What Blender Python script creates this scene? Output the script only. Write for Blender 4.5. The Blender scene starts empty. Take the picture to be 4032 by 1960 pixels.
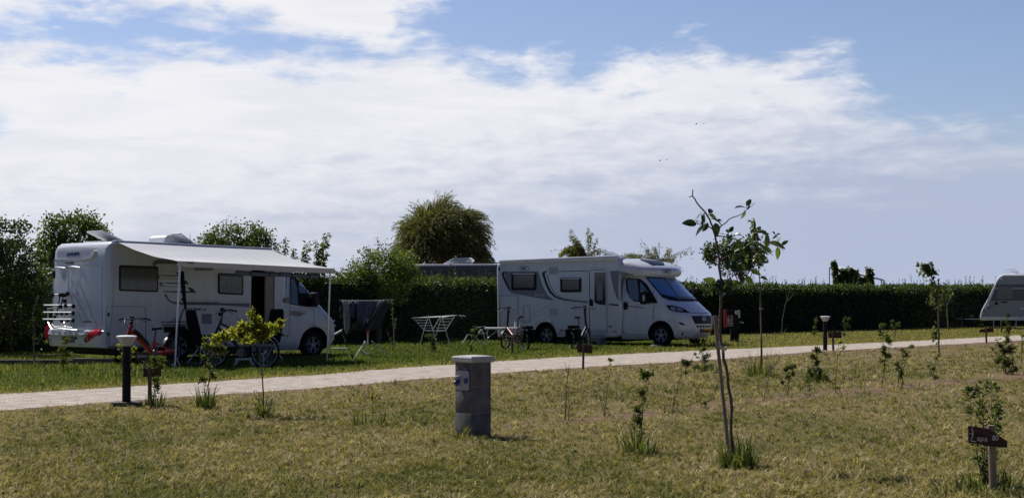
import bpy, bmesh, math, random
import numpy as np
from mathutils import Vector, Matrix
from mathutils.bvhtree import BVHTree
random.seed(7); RNG = np.random.default_rng(7)
SC = bpy.context.scene; COL = SC.collection
PI = math.pi
# ------------------------------------------------------------------ camera and survey helpers
F, HY, H = 5800.0, 1172.0, 1.45          # focal length in photo pixels, horizon row, eye height (m)
def at(px, py, Z): return Vector(((px-2016)/F*Z, Z, H-(py-HY)/F*Z))
def gz(py): return F*H/(py-HY)
def ground(px, py): Z = gz(py); return Vector(((px-2016)/F*Z, Z, 0))
cam = bpy.data.cameras.new('camera'); co = bpy.data.objects.new('camera', cam); COL.objects.link(co)
co.location = (0, 0, H); co.rotation_euler = (PI/2, 0, 0)
cam.sensor_width = 36; cam.lens = 36*F/4032; cam.shift_y = (HY-980)/4032; cam.clip_end = 5000; cam.clip_start = .1
SC.camera = co
def lin(c): return tuple(((v/255)/12.92 if v/255 <= .04045 else ((v/255+.055)/1.055)**2.4) for v in c)
# ------------------------------------------------------------------ materials
M = {}
def nt(m): m.use_nodes = True; return m.node_tree.nodes, m.node_tree.links
def mat(name, col, rough=.5, metal=0, var=.12, scale=6, bump=0, bscale=40, spec=.5, coat=0, col2=None, detail=4, stretch=None):
    m = bpy.data.materials.new(name); n, l = nt(m); b = n['Principled BSDF']
    b.inputs['Roughness'].default_value = rough; b.inputs['Metallic'].default_value = metal
    b.inputs['Specular IOR Level'].default_value = spec; b.inputs['Coat Weight'].default_value = coat
    tc = n.new('ShaderNodeTexCoord'); src = tc.outputs['Object']
    if stretch:
        mp = n.new('ShaderNodeMapping'); mp.inputs['Scale'].default_value = stretch; l.new(src, mp.inputs[0]); src = mp.outputs[0]
    no = n.new('ShaderNodeTexNoise'); no.inputs['Scale'].default_value = scale; no.inputs['Detail'].default_value = detail
    l.new(src, no.inputs['Vector'])
    r = n.new('ShaderNodeValToRGB'); r.color_ramp.elements[0].position = .3; r.color_ramp.elements[1].position = .7
    c2 = col2 or tuple(min(1, c*(1+var)) for c in col)
    r.color_ramp.elements[0].color = (*[c*(1-(0 if col2 else var)) for c in col], 1); r.color_ramp.elements[1].color = (*c2, 1)
    l.new(no.outputs['Fac'], r.inputs['Fac']); l.new(r.outputs['Color'], b.inputs['Base Color'])
    if bump:
        n2 = n.new('ShaderNodeTexNoise'); n2.inputs['Scale'].default_value = bscale; n2.inputs['Detail'].default_value = 6
        l.new(src, n2.inputs['Vector']); bp = n.new('ShaderNodeBump'); bp.inputs['Strength'].default_value = bump; bp.inputs['Distance'].default_value = .02
        l.new(n2.outputs['Fac'], bp.inputs['Height']); l.new(bp.outputs['Normal'], b.inputs['Normal'])
    M[name] = m; return m
def leafmat(name, stops, trans=.4, rough=.45, tgain=1.5, spec=.35):
    m = bpy.data.materials.new(name); n, l = nt(m); b = n['Principled BSDF']; out = n['Material Output']
    a = n.new('ShaderNodeAttribute'); a.attribute_name = 'tint'
    r = n.new('ShaderNodeValToRGB'); e = r.color_ramp.elements
    while len(e) < len(stops): e.new(.5)
    for i, (p, c) in enumerate(stops): e[i].position = p; e[i].color = (*c, 1)
    l.new(a.outputs['Fac'], r.inputs['Fac']); l.new(r.outputs['Color'], b.inputs['Base Color']); b.inputs['Roughness'].default_value = rough
    b.inputs['Specular IOR Level'].default_value = spec
    t = n.new('ShaderNodeBsdfTranslucent'); mx = n.new('ShaderNodeMixRGB'); mx.blend_type = 'MULTIPLY'; mx.inputs[0].default_value = 1
    mx.inputs[2].default_value = (tgain, tgain*.98, tgain*.5, 1); l.new(r.outputs['Color'], mx.inputs[1]); l.new(mx.outputs[0], t.inputs['Color'])
    ms = n.new('ShaderNodeMixShader'); ms.inputs[0].default_value = trans
    l.new(b.outputs[0], ms.inputs[1]); l.new(t.outputs[0], ms.inputs[2]); l.new(ms.outputs[0], out.inputs['Surface'])
    M[name] = m; return m
mat('white_paint', (.56, .59, .645), .28, var=.05, scale=2.2, coat=.3, stretch=(3, 3, .3), detail=7)
mat('white_plastic', (.66, .67, .69), .45, var=.05)
mat('silver_paint', (.42, .43, .46), .35, metal=.2, var=.05)
mat('grey_decal', (.17, .185, .22), .4, var=.04)
mat('mid_grey_decal', (.12, .12, .13), .4, var=.05)
mat('black_decal', (.012, .013, .018), .4, var=.2)
mat('black_plastic', (.009, .009, .011), .5, var=.25, spec=.25)
mat('dark_gap', (.03, .035, .045), .7, var=.2)
mat('rubber', (.009, .009, .010), .85, var=.3, scale=20, spec=.2)
mat('alloy', (.6, .61, .62), .35, metal=.5, var=.06)
mat('rim_alloy', (.48, .49, .51), .4, metal=.3, var=.08)
mat('aluminium', (.62, .63, .64), .35, metal=.6, var=.06)
mat('white_metal', (.72, .72, .72), .4, var=.05)
mat('window_glass', (.035, .037, .042), .1, var=.25, scale=3, spec=.6)
mat('curtain_glass', (.10, .10, .105), .15, var=.35, scale=14, spec=.6, stretch=(3, 3, .4))
mat('blind_sky_tint', (.09, .22, .44), .14, var=.06, scale=1.5, spec=.6)  # silver blind; blue sky reflected in the glass is put into its colour
mat('blind_edge', (.015, .03, .07), .3)
mat('side_blind', (.14, .19, .23), .15, var=.15, scale=3)
mat('red_lamp', (.55, .012, .014), .2, var=.15)
mat('orange_lamp', (.7, .2, .05), .3)
mat('clear_lamp', (.45, .46, .48), .08, metal=.5, var=.3, scale=30)
mat('number_plate', (.75, .36, .02), .5, var=.04)
mat('plate_blue', (.02, .05, .3), .5)
mat('logo_blue', (.02, .04, .16), .4)
mat('pale_text', (.5, .5, .55), .5)
mat('interior_dark', (.012, .011, .012), .9)
mat('interior_beige', (.30, .25, .21), .7, var=.1)
mat('blue_roll', (.10, .12, .16), .7, var=.12, scale=15)
mat('solar', (.010, .012, .018), .35, var=.2, spec=.25)
mat('hatch_glass', (.22, .27, .3), .1, var=.1)
mat('bark', (.10, .08, .06), .9, var=.3, scale=18, bump=.6, bscale=60)
mat('pale_bark', (.26, .22, .17), .9, var=.25, scale=20, bump=.4, bscale=60)
mat('stake_wood', (.24, .19, .14), .8, var=.25, scale=8, bump=.5, stretch=(8, 8, .6))
mat('sign_wood', (.075, .043, .034), .85, spec=.15, var=.35, scale=10, bump=.5, bscale=30, stretch=(1, 4, 8))
mat('sign_post', (.10, .08, .06), .85, var=.3, scale=8, bump=.4, stretch=(8, 8, .6))
mat('post_pale', (.27, .21, .14), .85, var=.25, scale=8, bump=.5, stretch=(9, 9, .7))
mat('sign_paint', (.62, .6, .55), .7, var=.1)
mat('dark_post', (.012, .011, .011), .7, var=.3, scale=12, spec=.2)
mat('extinguisher_red', (.35, .012, .015), .4)

mat('grey_step', (.12, .125, .14), .6)
mat('concrete_dark', (.10, .098, .098), .95, var=.2, scale=7, bump=.5, bscale=90, col2=(.20, .197, .195), detail=8, spec=.2)
mat('concrete_cap', (.46, .46, .45), .9, var=.15, scale=10, bump=.5, bscale=90)
mat('shaded_concrete', (.10, .09, .08), .9, var=.3, scale=5, bump=.5)  # darkened to carry the shade over the kerb; the bollard slab shares it
mat('panel_grey', (.36, .37, .36), .5, var=.05)
mat('socket_blue', (.015, .025, .22), .4)
mat('bike_red', (.30, .014, .014), .3, var=.08)
mat('bike_dark_red', (.22, .03, .03), .4)
mat('bike_black', (.009, .009, .011), .45, var=.2, spec=.3)
mat('fabric_black', (.009, .010, .014), .9, var=.25, scale=30, spec=.1)
mat('caravan_grey', (.30, .31, .34), .4, var=.04)
mat('caravan_dark', (.10, .105, .125), .4, var=.05)
mat('van_grey', (.075, .078, .088), .4, var=.06)
mat('cloth_grey', (.030, .032, .040), .9, var=.15, scale=14, bump=.3)
mat('cloth_pale', (.33, .31, .29), .9, var=.12, scale=10, bump=.3)
mat('tent_black', (.015, .014, .014), .8)
mat('tarp_white', (.8, .8, .82), .5, var=.04)
mat('bottle_clear', (.55, .57, .6), .15)
mat('bird_hazed', (.14, .15, .18), .8)  # lightened so that distance haze is part of the birds' colour
mat('shoe_pale', (.5, .47, .43), .8)
def checked(name, c1, c2, s):
    m = bpy.data.materials.new(name); n, l = nt(m); b = n['Principled BSDF']; b.inputs['Roughness'].default_value = .9
    tc = n.new('ShaderNodeTexCoord'); sep = n.new('ShaderNodeSeparateXYZ'); l.new(tc.outputs['UV'], sep.inputs[0])
    outs = []
    for k in (0, 1):
        a = n.new('ShaderNodeMath'); a.operation = 'MULTIPLY'; a.inputs[1].default_value = s[k]; l.new(sep.outputs[k], a.inputs[0])
        f = n.new('ShaderNodeMath'); f.operation = 'FRACT'; l.new(a.outputs[0], f.inputs[0])
        g = n.new('ShaderNodeMath'); g.operation = 'GREATER_THAN'; g.inputs[1].default_value = .66; l.new(f.outputs[0], g.inputs[0]); outs.append(g)
    ad = n.new('ShaderNodeMath'); ad.operation = 'MAXIMUM'; l.new(outs[0].outputs[0], ad.inputs[0]); l.new(outs[1].outputs[0], ad.inputs[1])
    mx = n.new('ShaderNodeMixRGB'); mx.inputs[1].default_value = (*c1, 1); mx.inputs[2].default_value = (*c2, 1); l.new(ad.outputs[0], mx.inputs[0])
    l.new(mx.outputs[0], b.inputs['Base Color']); M[name] = m
checked('plaid', (.022, .023, .05), (.11, .11, .17), (24, 9))
def fabric():
    m = bpy.data.materials.new('awning_fabric'); n, l = nt(m); b = n['Principled BSDF']; out = n['Material Output']
    b.inputs['Base Color'].default_value = (.60, .605, .62, 1); b.inputs['Roughness'].default_value = .55
    t = n.new('ShaderNodeBsdfTranslucent'); t.inputs['Color'].default_value = (.3, .29, .27, 1)
    ms = n.new('ShaderNodeMixShader'); ms.inputs[0].default_value = .12
    l.new(b.outputs[0], ms.inputs[1]); l.new(t.outputs[0], ms.inputs[2]); l.new(ms.outputs[0], out.inputs['Surface']); M['awning_fabric'] = m
fabric()
def frost():
    m = bpy.data.materials.new('frosted'); n, l = nt(m); b = n['Principled BSDF']; out = n['Material Output']
    b.inputs['Base Color'].default_value = (.75, .76, .78, 1); b.inputs['Roughness'].default_value = .35
    t = n.new('ShaderNodeBsdfTranslucent'); t.inputs['Color'].default_value = (.85, .85, .85, 1); ms = n.new('ShaderNodeMixShader'); ms.inputs[0].default_value = .55
    l.new(b.outputs[0], ms.inputs[1]); l.new(t.outputs[0], ms.inputs[2]); l.new(ms.outputs[0], out.inputs['Surface']); M['frosted'] = m
frost()
leafmat('leaf_dark', [(0, (.016, .028, .012)), (.45, (.042, .066, .022)), (1, (.12, .155, .045))], .38, tgain=1.9)
leafmat('leaf_hedge', [(0, (.010, .019, .009)), (.45, (.026, .047, .016)), (1, (.12, .175, .048))], .4, tgain=2.1)
leafmat('leaf_mid', [(0, (.028, .048, .016)), (.5, (.068, .10, .03)), (1, (.17, .20, .055))], .42, tgain=1.9)
leafmat('leaf_yellow', [(0, (.07, .10, .022)), (.5, (.16, .185, .036)), (.8, (.22, .22, .035)), (1, (.40, .32, .04))], .58, tgain=2.1)
leafmat('leaf_bright', [(0, (.03, .055, .016)), (.45, (.085, .125, .03)), (1, (.22, .25, .05))], .45, tgain=2)
leafmat('leaf_willow', [(0, (.036, .048, .02)), (.5, (.085, .10, .036)), (1, (.21, .21, .075))], .42, tgain=1.8)
leafmat('leaf_brown', [(0, (.03, .05, .015)), (.5, (.075, .105, .03)), (.85, (.13, .145, .045)), (1, (.18, .12, .05))], .45, tgain=1.9)
leafmat('leaf_glossy', [(0, (.012, .026, .014)), (.5, (.035, .06, .02)), (.85, (.09, .14, .03)), (1, (.13, .18, .04))], .35, .32)
leafmat('grass_dry', [(0, (.06, .09, .02)), (.24, (.155, .18, .045)), (.46, (.29, .255, .105)), (.75, (.45, .375, .195)), (1, (.66, .57, .36))], .3, .8, 1.2, .06)
leafmat('grass_green', [(0, (.03, .05, .012)), (.45, (.08, .125, .026)), (.8, (.16, .185, .05)), (1, (.34, .28, .11))], .4, .7, 1.5, .1)
leafmat('grass_blade', [(0, (.03, .05, .014)), (.5, (.075, .11, .028)), (.8, (.15, .18, .05)), (1, (.28, .25, .11))], .35, .5, 1.5, .15)
# ------------------------------------------------------------------ mesh helpers
class MB:
    def __init__(s): s.v = []; s.f = []; s.uv = None
    def add(s, vs, fs):
        o = len(s.v); s.v += [Vector(v) for v in vs]; s.f += [[i+o for i in f] for f in fs]; return s
    def box(s, a, b, mtx=None, bev=0):
        (x0, y0, z0), (x1, y1, z1) = a, b
        if bev:
            bm = bmesh.new(); bmesh.ops.create_cube(bm, size=1)
            for v in bm.verts: v.co = Vector(((x0+x1)/2+v.co.x*(x1-x0), (y0+y1)/2+v.co.y*(y1-y0), (z0+z1)/2+v.co.z*(z1-z0)))
            bmesh.ops.bevel(bm, geom=bm.edges[:], offset=bev, segments=2, affect='EDGES', profile=.5)
            bm.verts.index_update(); vs = [v.co.copy() for v in bm.verts]; fs = [[v.index for v in f.verts] for f in bm.faces]; bm.free()
        else:
            vs = [Vector(p) for p in ((x0,y0,z0),(x1,y0,z0),(x1,y1,z0),(x0,y1,z0),(x0,y0,z1),(x1,y0,z1),(x1,y1,z1),(x0,y1,z1))]
            fs = [(0,3,2,1),(4,5,6,7),(0,1,5,4),(1,2,6,5),(2,3,7,6),(3,0,4,7)]
        if mtx is not None: vs = [mtx @ v for v in vs]
        return s.add(vs, fs)
    def tube(s, pts, r, n=7, cap=True):
        pts = [Vector(p) for p in pts]; rs = r if isinstance(r, (list, tuple)) else [r]*len(pts)
        vs = []; up = None
        for i, p in enumerate(pts):
            d = (pts[min(i+1, len(pts)-1)]-pts[max(i-1, 0)])
            d = d.normalized() if d.length > 1e-9 else Vector((0, 0, 1))
            if up is None: up = Vector((1, 0, 0)) if abs(d.x) < .8 else Vector((0, 1, 0))
            a = (up-d*up.dot(d)).normalized(); up = a; b = d.cross(a)
            vs += [p+(a*math.cos(2*PI*k/n)+b*math.sin(2*PI*k/n))*rs[i] for k in range(n)]
        fs = [(i*n+k, i*n+(k+1) % n, (i+1)*n+(k+1) % n, (i+1)*n+k) for i in range(len(pts)-1) for k in range(n)]
        if cap: fs += [list(range(n))[::-1], [(len(pts)-1)*n+k for k in range(n)]]
        return s.add(vs, fs)
    def lathe(s, prof, mtx=None, n=24, cap=False):
        vs = []
        for r, z in prof: vs += [Vector((r*math.cos(2*PI*k/n), r*math.sin(2*PI*k/n), z)) for k in range(n)]
        fs = [(i*n+k, i*n+(k+1) % n, (i+1)*n+(k+1) % n, (i+1)*n+k) for i in range(len(prof)-1) for k in range(n)]
        if cap: fs += [list(range(n))[::-1], [(len(prof)-1)*n+k for k in range(n)]]
        if mtx is not None: vs = [mtx @ v for v in vs]
        return s.add(vs, fs)
    def loft(s, loops, caps=True, closed=True):
        n = len(loops[0]); vs = [p for lp in loops for p in lp]; m = n if closed else n-1
        fs = [(i*n+k, i*n+(k+1) % n, (i+1)*n+(k+1) % n, (i+1)*n+k) for i in range(len(loops)-1) for k in range(m)]
        if caps: fs += [list(range(n))[::-1], [(len(loops)-1)*n+k for k in range(n)]]
        return s.add(vs, fs)
    def slab(s, grid_top, grid_bot):
        nu = len(grid_top); nv = len(grid_top[0]); o = len(s.v)
        s.v += [Vector(p) for r in grid_top for p in r]+[Vector(p) for r in grid_bot for p in r]; h = nu*nv
        for i in range(nu-1):
            for j in range(nv-1):
                a, b, c, d = i*nv+j, (i+1)*nv+j, (i+1)*nv+j+1, i*nv+j+1
                s.f += [[o+a, o+b, o+c, o+d], [o+h+d, o+h+c, o+h+b, o+h+a]]
        per = [(i, 0) for i in range(nu)]+[(nu-1, j) for j in range(1, nv)]+[(i, nv-1) for i in range(nu-2, -1, -1)]+[(0, j) for j in range(nv-2, 0, -1)]
        ix = [i*nv+j for i, j in per]
        for k in range(len(ix)):
            a, b = ix[k], ix[(k+1) % len(ix)]; s.f.append([o+b, o+a, o+h+a, o+h+b])
        return s
    def build(s, name, m, parent=None, world=False, smooth=40, fix=True):
        vs = s.v
        if world and parent is not None:
            inv = mw(parent).inverted(); vs = [inv @ v for v in vs]
        me = bpy.data.meshes.new(name); me.from_pydata([tuple(v) for v in vs], [], s.f)
        if fix:
            bm = bmesh.new(); bm.from_mesh(me); bmesh.ops.recalc_face_normals(bm, faces=bm.faces[:]); bm.to_mesh(me); bm.free()
        me.materials.append(M[m] if isinstance(m, str) else m)
        if smooth:
            me.shade_smooth(); me.set_sharp_from_angle(angle=math.radians(smooth))
            for p in me.polygons:
                if p.area > .4 and len(p.vertices) > 6: p.use_smooth = False
        o = bpy.data.objects.new(name, me); COL.objects.link(o)
        if parent is not None: o.parent = parent
        return o
MW = {}
def mw(o):
    while o.parent is not None: o = o.parent
    return MW[o.name]
def tag(o, label, cat, group=None, kind=None):
    if label: o['label'] = label
    if cat: o['category'] = cat
    if group: o['group'] = group
    if kind: o['kind'] = kind
    return o
def thing(name, label, cat, loc=(0, 0, 0), rz=0, group=None, mtx=None):
    o = bpy.data.objects.new(name, None); COL.objects.link(o); o.empty_display_size = .1
    m = mtx if mtx is not None else Matrix.Translation(loc) @ Matrix.Rotation(rz, 4, 'Z')
    o.matrix_world = m; MW[o.name] = m.copy()
    return tag(o, label, cat, group)
def npmesh(name, V, faces, m, parent=None, tint=None, smooth=False):
    V = np.asarray(V, dtype=np.float64)
    if parent is not None:
        inv = np.array(mw(parent).inverted()); V = V @ inv[:3, :3].T+inv[:3, 3]
    me = bpy.data.meshes.new(name); me.from_pydata(V.astype(np.float32), [], faces)
    if tint is not None:
        a = me.attributes.new('tint', 'FLOAT', 'FACE'); a.data.foreach_set('value', np.asarray(tint, dtype=np.float32))
    me.materials.append(M[m])
    if smooth: me.shade_smooth()
    o = bpy.data.objects.new(name, me); COL.objects.link(o)
    if parent is not None: o.parent = parent
    return o
def unit(a): return a/np.maximum(np.linalg.norm(a, axis=1, keepdims=True), 1e-9)
def leaf_geo(P, D, L, W, fold=.25):
    """one folded leaf per row: base, two shoulders, tip; two quads' worth of triangles kept as 2 tris"""
    n = len(P); D = unit(D); R = unit(RNG.normal(size=(n, 3))); S = unit(np.cross(D, R)); N = np.cross(S, D)
    L = np.broadcast_to(L, n)[:, None]; W = np.broadcast_to(W, n)[:, None]
    mid = P+D*L*.45; a = mid+S*W*.5+N*W*fold; b = mid-S*W*.5+N*W*fold; tip = P+D*L-N*L*.12
    V = np.stack([P, a, tip, b], 1).reshape(-1, 3); i = np.arange(n)*4
    return V, np.stack([i, i+1, i+2, i+3], 1)
def blobs(ell, n, shell=.55):
    """n points spread through the ellipsoids (cx,cy,cz,rx,ry,rz), denser to the outside"""
    w = np.array([e[3]*e[5] for e in ell]); k = RNG.choice(len(ell), n, p=w/w.sum()); E = np.array(ell)[k]
    d = unit(RNG.normal(size=(n, 3))); r = (shell+(1-shell)*RNG.random(n))**.8
    return E[:, :3]+d*E[:, 3:]*r[:, None]*(.72+.5*RNG.random(n))[:, None], d
def clumped(ell, nclump, per, spread, shell=.55):
    C, d = blobs(ell, nclump, shell)
    P = np.repeat(C, per, 0)+RNG.normal(size=(nclump*per, 3))*spread; D = np.repeat(d, per, 0)*.5+RNG.normal(size=(nclump*per, 3))
    t = np.repeat(RNG.random(nclump), per)*.45+RNG.random(nclump*per)*.55
    return P, D, t, C
def foliage(name, parent, m, P, D, L, W, t):
    V, Fc = leaf_geo(P, D, L, W); return npmesh(name, V, Fc, m, parent, np.clip(t, 0, 1))
def pxell(px, py, Z, rx, ry, depth=None):
    c = at(px, py, Z); k = Z/F; return (c.x, c.y, c.z, rx*k, (depth if depth else (rx+ry)/2*k), ry*k)
def resample(pl, n):
    pl = [Vector((p[0], p[1])) for p in pl]; d = [0]
    for a, b in zip(pl, pl[1:]): d.append(d[-1]+(b-a).length)
    out = []; k = 0
    for i in range(n+1):
        s = d[-1]*i/n
        while k < len(pl)-2 and d[k+1] < s: k += 1
        t = (s-d[k])/max(d[k+1]-d[k], 1e-9); out.append(pl[k].lerp(pl[k+1], min(max(t, 0), 1)))
    return out
def text_mesh(body, shear=0, ext=.002, bold=0):
    c = bpy.data.curves.new('txt', 'FONT'); c.body = body; c.extrude = ext; c.shear = shear; c.offset = bold; c.align_x = 'LEFT'
    o = bpy.data.objects.new('txt', c); COL.objects.link(o)
    me = bpy.data.meshes.new_from_object(o.evaluated_get(bpy.context.evaluated_depsgraph_get()))
    bpy.data.objects.remove(o); v = [x.co.copy() for x in me.vertices]; f = [list(p.vertices) for p in me.polygons]
    bpy.data.meshes.remove(me); return v, f
def text_on(parent, name, body, p0, p1, up, h, m, out, world=True, shear=0, bold=0, off=.004):
    """lettering from point p0 (lower left) to p1 (lower right), h high, raised 'off' along 'out'"""
    v, f = text_mesh(body, shear, .5, bold); x0 = min(q.x for q in v); x1 = max(q.x for q in v); y0 = min(q.y for q in v); y1 = max(q.y for q in v)
    p0 = Vector(p0); p1 = Vector(p1); up = Vector(up).normalized(); out = Vector(out).normalized()
    mb = MB(); mb.add([p0+(p1-p0)*((q.x-x0)/(x1-x0))+up*h*((q.y-y0)/(y1-y0))+out*(off*.2 if q.z < 0 else off) for q in v], f)
    return mb.build(name, m, parent, world=world, smooth=0)
exec_parts = []
# ------------------------------------------------------------------ vehicles
class Veh:
    def __init__(s, name, label, th, pitch, wheel, lx, lz, group=None):
        th = math.radians(th); p = math.radians(pitch)
        x = Vector((math.cos(th)*math.cos(p), math.sin(th)*math.cos(p), math.sin(p))); y = Vector((-math.sin(th), math.cos(th), 0)); z = x.cross(y)
        o = Vector(wheel)-x*lx-z*lz
        s.m = Matrix(((x.x, y.x, z.x, o.x), (x.y, y.y, z.y, o.y), (x.z, y.z, z.z, o.z), (0, 0, 0, 1))); s.inv = s.m.inverted()
        s.root = thing(name, label, 'motorhome' if 'caravan' not in name else 'caravan', mtx=s.m, group=group); s.V = []; s.Fc = []; s.depth = None
    def hull(s, ob):
        o = len(s.V); s.V += [s.m @ v.co for v in ob.data.vertices]; s.Fc += [[i+o for i in p.vertices] for p in ob.data.polygons]
        s.bvh = BVHTree.FromPolygons(s.V, s.Fc)
    def ray(s, p):
        o = Vector((0, 0, H)); d = Vector(((p[0]-2016)/F, 1, -(p[1]-HY)/F)).normalized()
        loc, nor, i, dist = s.bvh.ray_cast(o, d)
        if loc is None:
            loc, nor, i, dd = s.bvh.find_nearest(o+d*(s.depth or 45)); 
        else: s.depth = dist
        if nor.dot(d) > 0: nor = -nor
        return loc, nor
    def decal(s, name, m, A, B, off=.004, nA=8, nB=2, parent=None, thick=None, label=None, exact=False):
        if exact: A, B, nA = [Vector(p) for p in A], [Vector(p) for p in B], len(A)-1
        else: A = resample(A, nA); B = resample(B, nA)
        top = []; bot = []; N = Vector(); pts = []
        for i in range(nA+1):
            row = []
            for j in range(nB+1):
                q = A[i].lerp(B[i], j/nB); row.append(s.ray(q)); N += row[-1][1]
            pts.append(row)
        N.normalize()
        for row in pts:
            top.append([s.inv @ (l+(n if n.dot(N) > .5 else N)*off) for l, n in row]); bot.append([s.inv @ (l-(n if n.dot(N) > .5 else N)*(thick or .004)) for l, n in row])
        o = MB().slab(top, bot).build(name, m, parent or s.root, smooth=35)
        if label: o['label'] = label
        return o
    def quad(s, name, m, x0, y0, x1, y1, r=3, off=.004, sk=0, **k):
        """rounded rectangle given in survey pixels, sk = drop of the right end"""
        A, B = rrect(x0, y0, x1, y1, r, sk); h = len(A)//2; md = lambda Q: Q[:h]+[tuple(Vector(Q[h-1]).lerp(Vector(Q[h]), t/4)) for t in (1, 2, 3)]+Q[h:]; return s.decal(name, m, md(A), md(B), off, exact=True, **k)
    def line(s, name, m, pts, w, off=.003, parent=None, n=None):
        pts = [Vector(p) for p in pts]; A = []; B = []
        for i, p in enumerate(pts):
            d = (pts[min(i+1, len(pts)-1)]-pts[max(i-1, 0)]).normalized(); q = Vector((-d.y, d.x))*w/2; A.append(p+q); B.append(p-q)
        return s.decal(name, m, A, B, off, n or max(2, 3*(len(pts)-1)), 1, parent)
    def ring(s, name, m, x0, y0, x1, y1, r, w, sk=0, parent=None, off=.003):
        A, B = rrect(x0, y0, x1, y1, r, sk); lp = A+B[::-1]; lp.append(lp[0]); return s.line(name, m, lp, w, off, parent, n=48)
    def text(s, name, body, x0, y0, x1, y1, up, m, parent=None, shear=0, bold=0, off=.006):
        a, n = s.ray((x0, y0)); b, n2 = s.ray((x1, y1)); c, _ = s.ray(up)
        return text_on(parent or s.root, name, body, a, b, (c-a), (c-a).length, m, (n+n2), True, shear, bold, off)
def rrect(x0, y0, x1, y1, r, sk=0):
    def sh(p): return (p[0], p[1]+sk*(p[0]-x0)/(x1-x0))
    c = [math.radians(a) for a in (0, 22, 45, 67, 90)]
    A = [(x0+r*(1-math.sin(a)), y0+r*(1-math.cos(a)) if 0 else y0+r-r*math.sin(a)) for a in c]; A = [(x0+r-r*math.cos(a), y0+r-r*math.sin(a)) for a in c]+[(x1-r+r*math.sin(a), y0+r-r*math.cos(a)) for a in c]
    B = [(p[0], y0+y1-p[1]) for p in A]
    return [sh(p) for p in A], [sh(p) for p in B]
def prism(profile, y0, y1, r, rounds=(0, 25, 50, 75, 90)):
    """side outline (x,z) swept across the width with rounded long edges"""
    pr = [Vector(p) for p in profile]; n = len(pr); area = sum(pr[i].x*pr[(i+1) % n].y-pr[(i+1) % n].x*pr[i].y for i in range(n))
    off = []
    for i in range(n):
        a = (pr[i]-pr[i-1]).normalized(); b = (pr[(i+1) % n]-pr[i]).normalized(); t = (a+b)
        t = t.normalized() if t.length > 1e-6 else a; nn = Vector((-t.y, t.x)) if area > 0 else Vector((t.y, -t.x)); off.append(nn/max(.5, math.sqrt((1+a.dot(b))/2)))
    loops = []
    for a in rounds: k = math.radians(a); loops.append([Vector((p.x+o.x*r*(1-math.sin(k)), y0+r*(1-math.cos(k)), p.y+o.y*r*(1-math.sin(k)))) for p, o in zip(pr, off)])
    for a in rounds[::-1]: k = math.radians(a); loops.append([Vector((p.x+o.x*r*(1-math.sin(k)), y1-r*(1-math.cos(k)), p.y+o.y*r*(1-math.sin(k)))) for p, o in zip(pr, off)])
    return MB().loft(loops)
def flat(me):
    for p in me.polygons:
        if p.area > .4 and len(p.vertices) > 6: p.use_smooth = False
def cut(ob, cutters, dark):
    """carve wheel arches and openings; faces left by a cutter turn dark"""
    for kind, a in cutters:
        mb = MB()
        if kind == 'cyl': mb.lathe([(a[2], -.5), (a[2], a[3])], Matrix.Translation((a[0], 0, a[1])) @ Matrix.Rotation(-PI/2, 4, 'X'), 40, cap=True)
        else: mb.box(*a)
        c = mb.build('cutter', M[dark], None, smooth=0)
        ob.data.update(); md = ob.modifiers.new('cut', 'BOOLEAN'); md.object = c; md.operation = 'DIFFERENCE'; md.solver = 'EXACT'; md.material_mode = 'TRANSFER'
        c.matrix_world = ob.parent.matrix_world if ob.parent else Matrix()
        bpy.context.view_layer.update()
        me = bpy.data.meshes.new_from_object(ob.evaluated_get(bpy.context.evaluated_depsgraph_get()), preserve_all_data_layers=True, depsgraph=bpy.context.evaluated_depsgraph_get())
        ob.modifiers.clear(); ob.data = me; bpy.data.objects.remove(c)
    ob.data.name = ob.name; ob.data.shade_smooth(); ob.data.set_sharp_from_angle(angle=math.radians(40)); flat(ob.data)
def interp(tab, z): return float(np.interp(z, [t[0] for t in tab], [t[1] for t in tab]))
XE = [(.22, .46), (.27, .55), (.33, .62), (.5, .69), (.7, .71), (.85, .69), (.95, .64), (1.02, .57), (1.1, .47), (1.2, .36), (1.3, .25), (1.4, .15), (1.5, .05), (1.8, -.24), (2.08, -.5), (2.25, -.66), (2.3, -.74)]
BU = [(.22, .30), (.33, .27), (.5, .27), (.7, .26), (.9, .27), (1.0, .30), (1.06, .30), (1.15, .31), (1.3, .28), (1.42, .24), (1.5, .22), (2.08, .2), (2.3, .15)]
WI = [(.22, .9), (.33, .98), (.5, 1.01), (.9, 1.02), (1.2, 1.01), (1.45, .99), (1.6, .96), (2.08, .87), (2.3, .82)]
def cab_mesh(xw, yc, xb, ztop):
    zs = [.22, .27, .33, .42, .5, .6, .7, .78, .85, .9, .95, 1.0, 1.04, 1.08, 1.12, 1.16, 1.2, 1.25, 1.3, 1.35, 1.4, 1.45, 1.5, 1.6, 1.7, 1.8, 1.9, 2.0, 2.08, 2.18]
    if ztop > 2.2: zs += [2.25, 2.3]
    loops = []
    for z in zs:
        xe = xw+interp(XE, z); b = interp(BU, z); w = interp(WI, z); wb = min(w+.02, 1.02); rc = .20 if z < 1.4 else .10; lp = [(xb, wb)]
        lp += [(xb+(xe-rc-xb)*k, wb+(w-wb)*k) for k in (.35, .7, 1)]
        lp += [(xe-rc+rc*math.sin(a), w-.10+.10*math.cos(a)) for a in (math.radians(30), math.radians(60), math.radians(85))]
        w2 = w-.10; lp += [(xe+b*(1-abs(u)**2.3), w2*u) for u in (.9, .75, .5, .25)]
        full = lp+[(xe+b, 0)]+[(x, -y) for x, y in lp[::-1]]
        loops.append([Vector((x, yc-y, z)) for x, y in full])
    return MB().loft(loops)
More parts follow.
